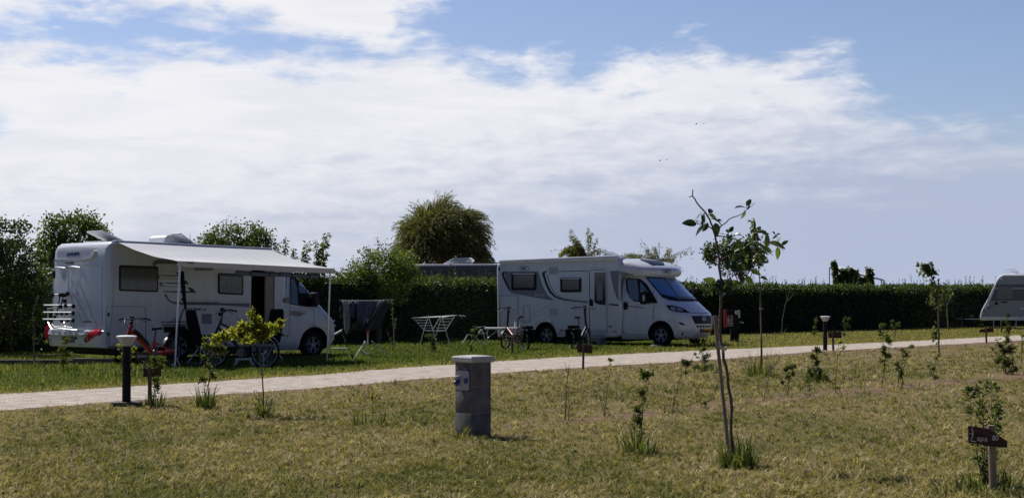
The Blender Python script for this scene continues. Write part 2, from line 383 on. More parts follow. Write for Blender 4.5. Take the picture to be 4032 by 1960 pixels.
def wheel(v, x, z, y, R=.335, rim=.205, spokes=5, dark=False, face=1):
    """tyre > rim, axle along local y, visible face towards -y"""
    mt = Matrix.Translation((x, y, z)) @ Matrix.Rotation(PI/2, 4, 'X')
    t = MB(); t.lathe([(rim-.005, -.17), (R-.03, -.185), (R, -.15), (R, -.04), (R-.025, 0), (rim+.01, .005), (rim-.005, -.01), (rim-.012, -.10)], mt, 40)
    w = t.build('wheel', 'rubber', v.root)
    b = MB(); b.lathe([(rim-.002, -.005), (rim-.009, 0), (rim-.011, -.02)], mt, 40)
    for k in range(spokes):
        for sgn in (-1, 1):
            a = 2*PI*k/spokes+.3; a2 = a+sgn*.26
            p = [(math.cos(a)*.05+math.cos(a+sgn*1.5)*.022, math.sin(a)*.05+math.sin(a+sgn*1.5)*.022), (math.cos(a+sgn*.09)*rim*.62, math.sin(a+sgn*.09)*rim*.62), (math.cos(a2)*(rim-.01), math.sin(a2)*(rim-.01))]
            b.tube([mt @ Vector((q[0], q[1], -.02+.012*i)) for i, q in enumerate(p)], [.010, .008, .011], 6)
    b.lathe([(0.001, .004), (.035, .002), (.04, -.02)], mt, 20); b.build('rim', 'rim_alloy', w)
    d = MB(); d.lathe([(.001, -.035), (.06, -.03), (rim-.006, -.05)], mt, 30); d.build('brake_disc', 'black_plastic', w)
# ---- right motorhome: panel van cab on the right, side turned to the camera
z4 = lambda x, y: (1900+.3674*x, 960+.3674*y)
z5 = lambda x, y: (2400+.3674*x, 960+.3674*y)
zf = lambda x, y: (2640+.1598*x, 1200+.1598*y)
R = Veh('motorhome', 'pale blue-white motorhome with closed awning box and windscreen blinds blued by reflected sky, front facing right', -36, .8, (4.313, 43.5, .34), 1.883+4.04, .34)
XW = 5.923
body = prism([(.0, .30), (.02, .28), (4.42, .28), (4.62, .34), (4.68, .9), (4.66, 2.0), (4.66, 2.55), (4.6, 2.66), (.14, 2.66), (.04, 2.6), (.0, 2.5)], 0, 2.3, .07).build('body', 'white_paint', R.root)
cab = cab_mesh(XW, 1.15, 4.55, 2.2).build('cab', 'white_paint', R.root)
def cap_mesh():
    loops = []
    for z, xe, b, w, xb in [(2.09, 5.36, .34, 1.00, 4.5), (2.10, 5.42, .38, 1.04, 4.5), (2.17, 5.47, .41, 1.07, 4.5), (2.24, 5.48, .42, 1.09, 4.5), (2.30, 5.46, .42, 1.10, 4.5), (2.38, 5.38, .41, 1.10, 4.5), (2.46, 5.24, .39, 1.09, 4.5), (2.53, 5.06, .36, 1.06, 4.5), (2.59, 4.86, .32, 1.0, 4.5), (2.63, 4.72, .25, .92, 4.5), (2.655, 4.6, .18, .8, 4.45)]:
        lp = [(xb, w+.03), ((xb+xe)/2, w+.02), (xe-.16, w), (xe-.07, w-.04), (xe-.01, w-.12)]; w2 = w-.12
        lp += [(xe+b*(1-abs(u)**2.2), w2*u) for u in (.85, .6, .3)]
        loops.append([Vector((x, 1.15-y, z)) for x, y in lp+[(xe+b, 0)]+[(x, -y) for x, y in lp[::-1]]])
    return MB().loft(loops)
cut(body, [('cyl', (1.883, .33, .43, 2.9))], 'black_plastic'); cut(cab, [('cyl', (XW, .34, .44, 2.9))], 'black_plastic')
cap = cap_mesh().build('roof_cap', 'white_paint', R.root)
for o in (body, cab, cap): R.hull(o)
MB().box((.3, .25, .15), (4.6, 2.1, .42)).box((5.1, .5, .2), (6.3, 1.8, .5)).box((4.4, .3, .18), (4.9, 2.0, .3)).build('chassis', 'black_plastic', R.root)
for x in (1.883, XW): wheel(R, x, .335, .06 if x < 3 else .16); wheel(R, x, .335, 2.4 if x < 3 else 2.3)
aw = MB().box((.17, -.09, 2.60), (4.55, .10, 2.74), bev=.03).build('awning_box', 'white_plastic', R.root)
R.hull(aw)
# roof furniture
rf = MB().box((2.2, .5, 2.66), (2.9, 1.2, 2.71), bev=.02).box((2.3, .6, 2.71), (2.8, 1.1, 2.76), bev=.02); rf.build('roof_hatch', 'white_plastic', R.root)
MB().box((3.1, 1.2, 2.66), (3.7, 1.9, 2.70), bev=.02).box((3.15, 1.25, 2.70), (3.65, 1.85, 2.74), Matrix.Translation((3.65, 0, 2.70)) @ Matrix.Rotation(.45, 4, 'Y') @ Matrix.Translation((-3.65, 0, -2.70)), bev=.015).build('roof_hatch', 'silver_paint', R.root)
R.decal('skylight', 'solar', [z5(325, 168), z5(560, 188), z5(582, 212)], [z5(330, 174), z5(420, 210), z5(435, 224), z5(580, 226)], .02, 10, 4)
# side panels, stripes
R.decal('side_stripe', 'grey_decal', [z4(235, 306), z4(420, 304), z4(603, 304), z4(640, 440), z4(690, 540), z4(765, 604)], [z4(238, 318), z4(262, 410), z4(310, 528), z4(450, 553), z4(620, 584), z4(763, 607)], .003, 24, 6)
R.decal('side_stripe', 'black_decal', [z4(606, 293), z4(215, 296), z4(203, 315), z4(212, 350), z4(250, 440), z4(300, 524)], [z4(606, 299), z4(240, 302), z4(228, 318), z4(240, 356), z4(275, 440), z4(304, 524)], .004, 26, 1)
R.decal('side_stripe', 'black_decal', [z4(690, 292), z4(660, 293), z4(638, 305), z4(640, 330), z4(676, 440), z4(716, 520), z4(770, 572), z4(860, 602), z4(1000, 620), z4(1135, 630)], [z4(690, 299), z4(680, 300), z4(667, 310), z4(668, 335), z4(704, 440), z4(740, 512), z4(790, 560), z4(865, 590), z4(1000, 612), z4(1135, 624)], .004, 34, 1)
R.line('side_stripe', 'black_decal', [z4(690, 330), z4(722, 430), z4(755, 500), z4(800, 551), z4(870, 584), z4(1000, 605), z4(1138, 619)], 2.2, .004, n=24)
R.line('side_stripe', 'black_decal', [z4(690, 294), z4(1140, 290)], 2.6); R.line('side_stripe', 'black_decal', [z4(1345, 650), z4(1500, 662)], 3)
R.line('side_stripe', 'black_decal', [z4(1345, 640), z4(1500, 652)], 2)
R.quad('logo_badge', 'white_plastic', *z4(388, 241), *z4(497, 282), 7, .006); R.ring('logo_badge', 'logo_blue', *z4(390, 243), *z4(495, 280), 6.5, 1.8, off=.008)
R.text('lettering', 'LMC', *z4(410, 274), *z4(474, 273), z4(410, 250), 'black_decal', shear=.15, bold=.02, off=.012)
R.text('lettering', 'LMC', *z5(584, 306), *z5(640, 307), z5(584, 284), 'logo_blue', bold=.02, off=.014)
R.ring('logo_badge', 'logo_blue', *z5(566, 277), *z5(657, 316), 7, 1.8, off=.008)
R.text('lettering', 'Selection 150', *z4(558, 558), *z4(662, 564), z4(558, 530), 'pale_text', shear=.3, off=.006)
for (a, b, c, d) in ((313, 308, 578, 496), (836, 360, 1060, 518)):
    w = R.quad('window', 'black_plastic', *z4(a, b), *z4(c, d), 6, .022, thick=.01)
    R.quad('pane', 'curtain_glass', *z4(a+24, b+24), *z4(c-24, d-26), 4, .026, parent=w)
    R.line('blind_rail', 'white_plastic', [z4(a+14, b+12), z4(c-14, b+12)], 4.2, .03, parent=w)
    R.line('blind_rail', 'grey_decal', [z4(a+34, (b+d)/2+20), z4(c-34, (b+d)/2+20)], 1.2, .029, parent=w)
for (a, b, c, d) in ((702, 240, 818, 329), (705, 681, 818, 773)):
    w = R.quad('vent', 'white_plastic', *z4(a, b), *z4(c, d), 1.5, .012)
    for k in range(8): y = b+12+(d-b-20)*k/7; R.line('slat', 'grey_decal', [z4(a+8, y), z4(c-8, y)], 1.9, .014, parent=w)
door = R.quad('door', 'white_paint', *z4(1147, 272), *z4(1343, 990), 9, .012, nA=14, nB=3)
R.ring('door_frame', 'white_plastic', *z4(1140, 264), *z4(1349, 996), 11, 3, parent=door, off=.026); R.ring('door_seal', 'dark_gap', *z4(1150, 279), *z4(1337, 982), 9, 1.6, parent=door, off=.017)
R.decal('door_window', 'window_glass', [z4(1203, 306), z4(1322, 304)], [z4(1203, 628), z4(1250, 648), z4(1322, 656)], .02, 8, 2, parent=door)
R.quad('window_curtain', 'grey_decal', *z4(1228, 405), *z4(1290, 603), 1, .023, parent=door)
R.quad('handle', 'black_plastic', *z4(1155, 593), *z4(1187, 682), 4.5, .035, parent=door); R.quad('kick_panel', 'silver_paint', *z4(1150, 918), *z4(1337, 976), 4, .016, parent=door)
for b in ((183, 550, 384, 893), (438, 656, 508, 843)):
    h = R.quad('hatch', 'white_paint', *z4(b[0], b[1]), *z4(b[2], b[3]), 6, .006); R.ring('hatch_seal', 'silver_paint', *z4(b[0], b[1]), *z4(b[2], b[3]), 6, 1.6, parent=h, off=.009)
    R.ring('hatch_seal', 'dark_gap', *z4(b[0]+5, b[1]+5), *z4(b[2]-5, b[3]-5), 5, .9, parent=h, off=.010)
    for y in ((b[1]+.18*(b[3]-b[1]), b[1]+.92*(b[3]-b[1])) if b[0] < 200 else ((b[1]+b[3])/2,)): R.quad('lock', 'alloy', *z4(b[0]+7, y-12), *z4(b[0]+19, y+12), 2, .02, parent=h)
R.quad('water_cap', 'white_plastic', *z4(572, 735), *z4(608, 774), 6.5, .016); R.quad('water_cap', 'silver_paint', *z4(582, 746), *z4(598, 762), 2.8, .024)
R.line('sill_trim', 'white_plastic', [z4(788, 901), z4(1136, 906)], 3.4, .02); R.decal('skirt', 'silver_paint', [z4(775, 915), z4(1138, 918)], [z4(800, 970), z4(1138, 988)], .006)
R.line('sill_trim', 'white_plastic', [z4(1350, 914), z4(1392, 918)], 3.4, .02)
arc = [(660+math.cos(math.radians(a))*x, 965-math.sin(math.radians(a))*y) for a, x, y in [(172, 150, 140), (150, 146, 165), (125, 140, 182), (95, 130, 182), (65, 128, 178), (40, 122, 165), (15, 122, 140), (0, 128, 120)]]
R.line('wheel_arch', 'white_plastic', [z4(*p) for p in arc], 10, .03)
R.quad('side_marker', 'red_lamp', *z4(835, 917), *z4(860, 934), 2, .014); R.quad('side_marker', 'orange_lamp', *z4(1404, 926), *z4(1436, 948), 3, .014)
R.quad('socket', 'grey_decal', *z4(1352, 875), *z4(1392, 892), 1, .02); R.quad('step_light', 'white_plastic', *z4(1290, 893), *z4(1314, 907), 2, .02, parent=door)
R.quad('marker_lamp', 'black_decal', *z4(174, 249), *z4(187, 288), 2, .012)
# cab side
R.decal('side_stripe', 'grey_decal', [z4(1362, 292), z4(1450, 287), z4(1560, 312), z4(1625, 332)], [z4(1372, 330), z4(1405, 480), z4(1440, 590), z4(1484, 628), z4(1500, 500), z4(1500, 345), z4(1560, 336), z4(1622, 337)], .004, 16, 5)
R.ring('door_seal', 'dark_gap', *z5(136, 345), *z5(470, 968), 20, 1.3)
dw = R.decal('cab_window', 'black_plastic', [z5(172, 380), z5(186, 366), z5(330, 374), z5(400, 430), z5(510, 612)], [z5(172, 382), z5(184, 500), z5(215, 575), z5(262, 615), z5(400, 634), z5(512, 634)], .012, 18, 5)
R.decal('pane', 'side_blind', [z5(190, 384), z5(298, 380)], [z5(212, 555), z5(240, 596), z5(322, 610), z5(312, 500)], .016, 8, 4, parent=dw)
R.decal('pane', 'side_blind', [z5(330, 405), z5(352, 425), z5(420, 525)], [z5(332, 506), z5(418, 528)], .016, 8, 3, parent=dw)
R.quad('handle', 'black_plastic', *z5(154, 622), *z5(196, 704), 7, .03)
R.line('side_stripe', 'black_decal', [z5(196, 663), z5(370, 686)], 3); R.line('side_stripe', 'black_decal', [z5(0, 652), z5(150, 668)], 2.4); R.line('side_stripe', 'black_decal', [z5(0, 643), z5(150, 659)], 1.4)
R.line('sill_trim', 'silver_paint', [z5(195, 968), z5(365, 972)], 2)
def mirror(v, name, px, w, h, Zoff, stub):
    l, n = v.ray(px); c = v.inv @ l
    mb = MB().box((c.x-.06, c.y-.32*Zoff, c.z-h/2), (c.x+.1, c.y-.08*Zoff, c.z+h/2), bev=.05); mb.tube([(c.x+.02, c.y-.1*Zoff, c.z-h*.28), (c.x+stub, c.y+.06*Zoff, c.z-h*.34)], [.05, .07], 8)
    mb.tube([(c.x+.02, c.y-.1*Zoff, c.z+h*.1), (c.x+stub, c.y+.06*Zoff, c.z-h*.1)], [.03, .04], 8)
    o = mb.build(name, 'black_plastic', v.root); return o, c
mo, c = mirror(R, 'mirror', z5(395, 575), .2, .40, 1, .14)
MB().box((c.x+.06, c.y-.325, c.z-.1), (c.x+.105, c.y-.25, c.z+.08), bev=.012).build('indicator', 'clear_lamp', mo)
MB().box((5.62, 2.28, 1.36), (5.76, 2.5, 1.72), bev=.05).build('mirror', 'black_plastic', R.root)
# cab front
ws = R.decal('windscreen', 'blind_edge', [z5(382, 356), z5(560, 362), z5(712, 380)], [z5(566, 575), z5(640, 602), z5(760, 616), z5(880, 616), z5(965, 604)], .012, 20, 8)
R.decal('windscreen_blind', 'blind_sky_tint', [z5(410, 372), z5(575, 375)], [z5(560, 545), z5(640, 562), z5(724, 566)], .017, 10, 6, parent=ws)
R.decal('windscreen_blind', 'blind_sky_tint', [z5(592, 378), z5(702, 388)], [z5(740, 566), z5(830, 568), z5(928, 560)], .017, 10, 6, parent=ws)
R.line('wiper', 'black_plastic', [z5(548, 548), z5(640, 575), z5(750, 608)], 3.4, .04, n=10); R.line('wiper', 'black_plastic', [z5(760, 596), z5(880, 600), z5(955, 606)], 3.2, .04, n=10)
R.line('bonnet_gap', 'dark_gap', [z5(608, 660), z5(660, 655), z5(790, 690), z5(860, 738), z5(960, 745), z5(1068, 738)], 1.6, n=24)
R.line('bonnet_gap', 'dark_gap', [z5(505, 640), z5(480, 700), z5(462, 786), z5(440, 792)], 1, n=12)
hl = R.decal('headlight', 'black_plastic', [z5(606, 657), z5(690, 665), z5(790, 690), z5(858, 737)], [z5(608, 662), z5(650, 712), z5(720, 727), z5(856, 740)], .012, 14, 4)
R.decal('reflector', 'clear_lamp', [z5(650, 672), z5(700, 680)], [z5(662, 708), z5(712, 716)], .016, 4, 3, parent=hl); R.decal('reflector', 'clear_lamp', [z5(718, 684), z5(775, 700)], [z5(728, 718), z5(790, 722)], .016, 4, 3, parent=hl)
gr = R.decal('grille', 'black_plastic', [z5(876, 772), z5(1090, 768)], [z5(915, 856), z5(1088, 854)], .01, 10, 4)
for k in range(5): y = 782+15*k; R.line('grille_bar', 'dark_gap', [z5(884+8*k, y), z5(1086, y-2)], 1.3, .018, parent=gr)
R.ring('emblem', 'alloy', *z5(993, 778), *z5(1020, 822), 5, 2, off=.03, parent=gr); R.decal('emblem', 'mid_grey_decal', [z5(997, 790), z5(1016, 790)], [z5(997, 812), z5(1016, 812)], .024, 4, 2, parent=gr)
R.decal('air_intake', 'black_plastic', [z5(932, 872), z5(1104, 871)], [z5(934, 894), z5(1102, 892)], .008)
for k in range(5): x = 958+29*k; R.line('intake_bar', 'white_plastic', [z5(x, 872), z5(x, 893)], 1.8, .014)
pl = R.decal('number_plate', 'number_plate', [z5(985, 906), z5(1086, 906)], [z5(985, 949), z5(1086, 948)], .035, 1, 1, thick=.0); R.decal('plate_band', 'plate_blue', [z5(970, 906), z5(985, 906)], [z5(970, 950), z5(985, 949)], .035, 1, 1, parent=pl, thick=.0)
R.text('plate_text', 'K-340-GD', *z5(991, 941), *z5(1081, 940), z5(991, 914), 'black_decal', parent=pl, bold=.01, off=.06)
R.decal('lower_grille', 'silver_paint', [z5(915, 960), z5(1125, 953)], [z5(900, 985), z5(1128, 978)], .006); R.decal('bumper_vent', 'dark_gap', [z5(740, 835), z5(775, 840), z5(815, 868)], [z5(742, 842), z5(765, 868), z5(815, 872)], .006)
R.quad('fog_lamp', 'black_plastic', *z5(772, 948), *z5(788, 978), 3, .01); R.line('bumper_gap', 'dark_gap', [z5(740, 930), z5(840, 945), z5(900, 945)], 1, n=10)
R.line('bumper_gap', 'silver_paint', [z5(610, 735), z5(720, 738), z5(850, 762), z5(876, 768)], 1, n=12)
# ---- left motorhome: tail to the left, awning out
z1 = lambda x, y: (.559*x, 780+.559*y)
z2 = lambda x, y: (700+.4633*x, 900+.4633*y)
zs = lambda x, y: (600+.2077*x, 1000+.2077*y)
zr = lambda x, y: (180+.1278*x, 920+.1278*y)
zb = lambda x, y: (160+.2236*x, 1120+.2236*y)
zc = lambda x, y: (380+.4153*x, 1220+.4153*y)
L = Veh('motorhome', 'white motorhome with its awning out and red tail lamps, seen from behind', 46, -.9, (-7.578, 33.7, .352), 1.993, .345)
XL = 5.963
body = prism([(.06, .33), (.1, .3), (4.85, .3), (4.95, .4), (5.0, 1.0), (5.0, 2.1), (4.9, 2.55), (4.8, 2.63), (.35, 2.67), (.24, 2.66), (.15, 2.6), (.09, 2.5), (.07, 2.3), (.06, 1.3), (.03, .8), (.02, .6)], 0, 2.36, .11).build('body', 'white_paint', L.root)
cab = cab_mesh(XL, 1.15, 4.8, 2.3).build('cab', 'white_paint', L.root)
cap = prism([(4.7, 2.1), (5.35, 2.15), (5.5, 2.2), (5.4, 2.32), (5.1, 2.5), (4.7, 2.6)], .12, 2.2, .06).build('roof_cap', 'white_paint', L.root)
cut(body, [('cyl', (1.993, .33, .43, 2.9)), ('box', ((3.93, -.2, .42), (4.62, .9, 2.2)))], 'interior_dark'); cut(cab, [('cyl', (XL, .34, .45, 2.9))], 'black_plastic')
for o in (body, cab, cap): L.hull(o)
MB().box((.5, .25, .13), (4.8, 2.1, .42)).box((5.1, .5, .2), (6.3, 1.8, .5)).build('chassis', 'black_plastic', L.root)
for x in (1.993, XL): wheel(L, x, .335, .06 if x < 3 else .17); wheel(L, x, .335, 2.4 if x < 3 else 2.3)
MB().box((3.95, .5, .45), (4.6, .52, 2.15)).build('door_screen', 'interior_dark', L.root)
MB().box((4.36, .02, .45), (4.62, .06, 2.14)).build('door', 'interior_beige', L.root)
L.line('door_frame', 'white_plastic', [(1063, 1085), (1063, 1325)], 4, .02)
L.line('door_frame', 'black_plastic', [(1058, 1085), (1058, 1325)], 2.5, .02)
# rear: panel, spoiler recess, lamps, rack
rp = L.decal('rear_recess', 'silver_paint', [zr(165, 555), zr(500, 440), zr(900, 400), zr(1300, 410), zr(1580, 430)], [zr(180, 600), zr(280, 740), zr(480, 800), zr(800, 825), zr(1150, 790), zr(1420, 740), zr(1580, 440)], .006, 20, 5)
L.line('spoiler_lip', 'white_plastic', [zr(170, 640), zr(240, 800), zr(420, 845), zr(800, 850), zr(1150, 820), zr(1430, 765), zr(1560, 520)], 6.5, .05, n=24)
L.text('lettering', 'HYMER', *zr(660, 695), *zr(1050, 665), zr(660, 595), 'logo_blue', shear=.25, bold=.02, off=.02)
L.quad('rear_camera', 'mid_grey_decal', *zr(680, 868), *zr(860, 925), 3, .07); L.line('panel_joint', 'white_plastic', [zr(90, 1048), zr(800, 990), zr(1570, 972)], 3.4, .03, n=10)
L.text('lettering', 'EXSIS-t', *zb(750, 668), *zb(912, 668), zb(750, 640), 'black_decal', shear=.2, bold=.02, off=.008)
for a, b in (((560, 150), (950, 800)), ((700, 0), (1000, 760)), ((500, 140), (800, 820))): L.line('panel_crease', 'silver_paint', [zb(*a), zb(*b)], 2.2, .006, n=8)
def Lr(y, z, x=0): return Vector((x, y, z))
bm = MB(); prof = [(.1, .30), (-.03, .32), (-.08, .42), (-.09, .6), (-.07, .68), (-.03, .70), (.1, .70)]
loops = []
for y, k in [(-.03, 0), (.0, .55), (.08, .85), (.3, 1), (1.2, 1.05), (2.06, 1), (2.28, .85), (2.38, .55), (2.41, 0)]:
    loops.append([Vector((.1+(x-.1)*k-(.0), y, z)) for x, z in prof])
bmp = bm.loft(loops).build('bumper', 'white_paint', L.root); L.hull(bmp)
for nm, A, B in [('a', [zb(1068, 785), zb(940, 785), zb(865, 850), zb(790, 930)], [zb(1068, 890), zb(980, 905), zb(900, 950), zb(830, 1015)])]:
    t = L.decal('tail_lamp', 'red_lamp', A, B, .02, 12, 5, thick=.02)
L.decal('lamp_surround', 'black_plastic', [zb(840, 895), zb(770, 955), zb(790, 1015)], [zb(845, 960), zb(835, 1000), zb(800, 1022)], .016, 8, 3); L.decal('reverse_lamp', 'clear_lamp', [zb(845, 915), zb(805, 950)], [zb(850, 955), zb(812, 1000)], .026, 5, 3)
MB().tube([(-.0, 2.37, .80), (-.03, 2.39, .70), (-.055, 2.37, .56), (-.07, 2.29, .44)], [.025, .045, .04, .012], 10).build('tail_lamp', 'red_lamp', L.root)
L.decal('lamp_surround', 'black_plastic', [zb(62, 930), zb(90, 950), zb(150, 965)], [zb(95, 1010), zb(120, 1005), zb(150, 970)], .014, 6, 3)
L.decal('number_plate', 'mid_grey_decal', [zb(385, 912), zb(600, 912)], [zb(385, 1018), zb(600, 1018)], .01, 4, 2)
L.line('bumper_trim', 'white_plastic', [zb(470, 1045), zb(715, 1048)], 4, .02)
for q in ((755, 888), (165, 882)): L.quad('parking_sensor', 'black_plastic', *zb(q[0]-16, q[1]-16), *zb(q[0]+16, q[1]+16), 3, .02)
L.line('bumper_bar', 'white_plastic', [zb(130, 850), zb(500, 862), zb(850, 855)], 11, .06, n=10)
rk = MB()
def rp_(x, y, o):
    a = L.inv @ Vector((0, 0, H)); px_, py_ = zb(x, y); d = L.inv.to_3x3() @ Vector(((px_-2016)/F, 1, -(py_-HY)/F)); return a+d*((.03-o-a.x)/d.x)
for pts in ([(225, -25, .05), (232, 180, .07), (215, 420, .10), (130, 420, .1), (128, 660, .12), (200, 790, .2)], [(490, -20, .05), (480, 150, .07), (440, 420, .10), (405, 620, .12), (440, 780, .3)]):
    rk.tube([rp_(*p) for p in pts], .016, 7)
rk.tube([rp_(232, 180, .08), rp_(480, 165, .08)], .018)
rk.tube([rp_(*q) for q in ((433, -290, .03), (300, -305, .06), (250, -290, .07), (240, -200, .06), (226, -20, .05))], .014); rk.tube([rp_(*q) for q in ((690, -300, .03), (560, -318, .06), (500, -305, .07), (488, -200, .06), (490, -15, .05))], .014)
for y, a, b in ((365, 60, 560), (490, 55, 550), (612, 45, 545)):
    d = .16+(y-365)*.0006; rk.tube([rp_(a, y, d), rp_(b, y, d)], .018); 
rk.tube([rp_(190, 720, .3), rp_(340, 745, .34), rp_(470, 745, .34), rp_(560, 760, .34)], .013); rk.tube([rp_(190, 690, .3), rp_(260, 760, .5), rp_(430, 785, .5), rp_(640, 800, .4)], .013)
rack = rk.build('bike_rack', 'aluminium', L.root)
kn = MB()
for (x, y, o) in ((210, 182, .1), (345, 185, .1), (385, 180, .1), (430, 185, .1), (472, 160, .1), (350, 390, .18), (420, 290, .14), (440, 370, .18), (575, 383, .2), (180, 508, .2), (285, 505, .2), (370, 505, .2), (460, 505, .2), (570, 505, .22), (190, 630, .24), (370, 635, .24), (470, 625, .24), (565, 632, .24), (250, 580, .22)):
    p = rp_(x, y, o); MB().box(p-Vector((.03, .035, .045)), p+Vector((.03, .035, .045)), bev=.012).build('clamp', 'black_plastic', rack)
MB().tube([rp_(340, 200, .12), rp_(300, 430, .16), rp_(270, 500, .2)], .014, 6).build('clamp_arm', 'black_plastic', rack); MB().tube([rp_(400, 210, .12), rp_(350, 380, .18)], .014, 6).build('clamp_arm', 'black_plastic', rack)
MB().tube([rp_(236, -235, .08), rp_(232, -110, .08)], .035, 8).build('strap_roll', 'black_plastic', rack)
# side
for (a, b, c, d) in (z1(838, 471)+z1(1111, 653), z2(341, 376)+z2(553, 554)):
    w = L.quad('window', 'black_plastic', a, b, c, d, 8, .022, thick=.01, sk=5); L.quad('pane', 'curtain_glass', a+5, b+5.5, c-5, d-6, 5, .026, sk=5, parent=w)
    L.line('blind_rail', 'black_plastic', [(a+8, b+9), (c-8, b+13)], 3, .03, parent=w)
L.ring('hatch_seal', 'dark_gap', *z1(748, 762), *z1(1026, 1046), 9, 1.6); L.quad('lock', 'black_plastic', *z1(757, 806), *z1(770, 832), 3, .012); L.quad('lock', 'black_plastic', *z1(755, 943), *z1(768, 969), 3, .012)
L.line('panel_joint', 'dark_gap', [z1(722, 400), z1(718, 700), z1(722, 900)], 1)
D = lambda A, B, n=14, m='black_decal', o=.004: L.decal('side_stripe', m, [zs(*p) for p in A], [zs(*p) for p in B], o, n, 1)
D([(0, 190), (20, 135), (90, 105), (300, 110), (505, 150)], [(30, 235), (55, 205), (110, 185), (300, 185), (505, 190)], m='mid_grey_decal')
for p, w in (([(105, 322), (440, 335), (480, 400)], .8), ([(105, 460), (500, 470)], 1.4), ([(190, 610), (650, 625)], 2.0)): L.line('side_stripe', 'black_decal', [zs(*q) for q in p], w)
D([(105, 393), (185, 395)], [(105, 410), (190, 412)], 4, 'mid_grey_decal'); D([(200, 396), (490, 402)], [(205, 415), (505, 422)], 4); D([(440, 335), (500, 355)], [(480, 400), (505, 420)], 4)
D([(100, 412), (130, 415)], [(110, 460), (150, 462)], 4, 'mid_grey_decal')
D([(120, 533), (255, 540)], [(130, 550), (260, 556)], 4, 'mid_grey_decal'); D([(270, 540), (560, 545)], [(275, 560), (560, 570)], 4); D([(560, 500), (635, 495), (690, 568)], [(555, 570), (625, 570), (688, 572)], 6)
D([(125, 545), (185, 552)], [(160, 612), (205, 612)], 4, 'mid_grey_decal')
D([(195, 695), (330, 700)], [(200, 718), (340, 724)], 4, 'mid_grey_decal'); D([(345, 700), (820, 710)], [(350, 724), (828, 735)], 6); D([(650, 620), (700, 628), (770, 650), (825, 730)], [(690, 650), (705, 690), (715, 710), (800, 730)], 8)
D([(220, 755), (240, 810), (300, 890), (390, 945), (600, 960), (1000, 965), (1250, 968)], [(265, 755), (290, 820), (340, 880), (400, 902), (600, 906), (1000, 908), (1250, 912)], 24, 'mid_grey_decal', .003)
L.decal('side_stripe', 'mid_grey_decal', [z2(110, 621), z2(360, 630), z2(610, 635)], [z2(110, 640), z2(360, 650), z2(610, 666)], .003, 10, 1); L.line('side_stripe', 'mid_grey_decal', [z2(80, 609), z2(350, 616), z2(605, 622)], 1.2)
L.text('lettering', 'EXSIS-t', *zs(605, 1066), *zs(1020, 1068), zs(605, 1020), 'black_decal', shear=.25, bold=.03, off=.006)
L.quad('vent', 'grey_decal', *z2(205, 722), *z2(288, 808), 1, .008); L.quad('vent', 'grey_decal', *z2(140, 322), *z2(296, 356), 1, .015)
L.line('awning_light', 'white_plastic', [z2(930, 405), z2(926, 510)], 5, .03); L.quad('light_switch', 'mid_grey_decal', *z2(893, 592), *z2(918, 630), 6, .02)
L.decal('side_stripe', 'interior_beige', [z2(895, 590), z2(950, 580)], [z2(910, 625), z2(950, 638)], .008, 5, 2)
# cab side
dw = L.decal('cab_window', 'black_plastic', [z2(955, 412), z2(1000, 416), z2(1060, 470), z2(1185, 665)], [z2(955, 640), z2(1020, 652), z2(1100, 664), z2(1184, 667)], .012, 16, 5)
L.decal('pane', 'side_blind', [z2(960, 420), z2(985, 425), z2(1012, 510)], [z2(960, 632), z2(1000, 642), z2(1018, 642)], .016, 8, 4, parent=dw); L.decal('pane', 'side_blind', [z2(1022, 470), z2(1060, 490), z2(1100, 545)], [z2(1030, 545), z2(1050, 550), z2(1100, 548)], .016, 6, 3, parent=dw)
mirror(L, 'mirror', z2(1110, 600), .2, .34, 1, .2)
L.decal('side_stripe', 'interior_beige', [z2(955, 692), z2(1020, 700), z2(1088, 715)], [z2(955, 735), z2(1030, 748), z2(1088, 718)], .005, 10, 3); L.line('side_stripe', 'mid_grey_decal', [z2(955, 670), z2(1030, 685), z2(1090, 706)], 1.5)
L.line('door_seal', 'dark_gap', [z2(1150, 680), z2(1165, 760), z2(1165, 800), z2(1110, 820)], 1.2, n=12); L.line('door_seal', 'dark_gap', [z2(945, 420), z2(950, 640), z2(948, 900), z2(900, 970)], 1.2, n=12)
L.line('handle', 'black_plastic', [z2(870, 908), z2(935, 908)], 3, .02)
L.line('wheel_arch', 'white_plastic', [z2(1190+math.cos(a)*138, 980-math.sin(a)*160) for a in [math.radians(t) for t in range(190, -5, -15)]], 4, .02, n=20)
# roof hatches and antenna
def hatch(v, x, y, z, w, d, ang, m='white_plastic', g='hatch_glass'):
    MB().box((x, y, z), (x+w, y+d, z+.05), bev=.015).build('roof_hatch', m, v.root)
    mt = Matrix.Translation((x+w, y, z+.05)) @ Matrix.Rotation(ang, 4, 'Y')
    h = MB().box((-w, 0, 0), (0, d, .04), mt, bev=.015).build('roof_hatch', m, v.root); MB().box((-w+.07, .07, .041), (-.07, d-.07, .05), mt).build('hatch_pane', g, h)
hatch(L, .55, 1.1, 2.66, .6, .7, .36); 
MB().loft([[Vector((2.12+a, y, 2.64+b*1.4)) for a, b in ((0, 0), (.06, .16), (.14, .2), (.62, .2), (.68, .16), (.72, 0))] for y in (1.0, 1.06, 1.6, 1.66)]).build('air_conditioner', 'white_plastic', L.root)
hatch(L, 2.25, .6, 2.65, .5, .4, .5); MB().tube([(2.62, .6, 2.64), (2.60, .6, 2.95)], .006, 5).build('antenna', 'black_plastic', L.root)
MB().box((3.2, 1.0, 2.62), (4.0, 1.7, 2.71), bev=.02).build('roof_hatch', 'white_plastic', L.root)
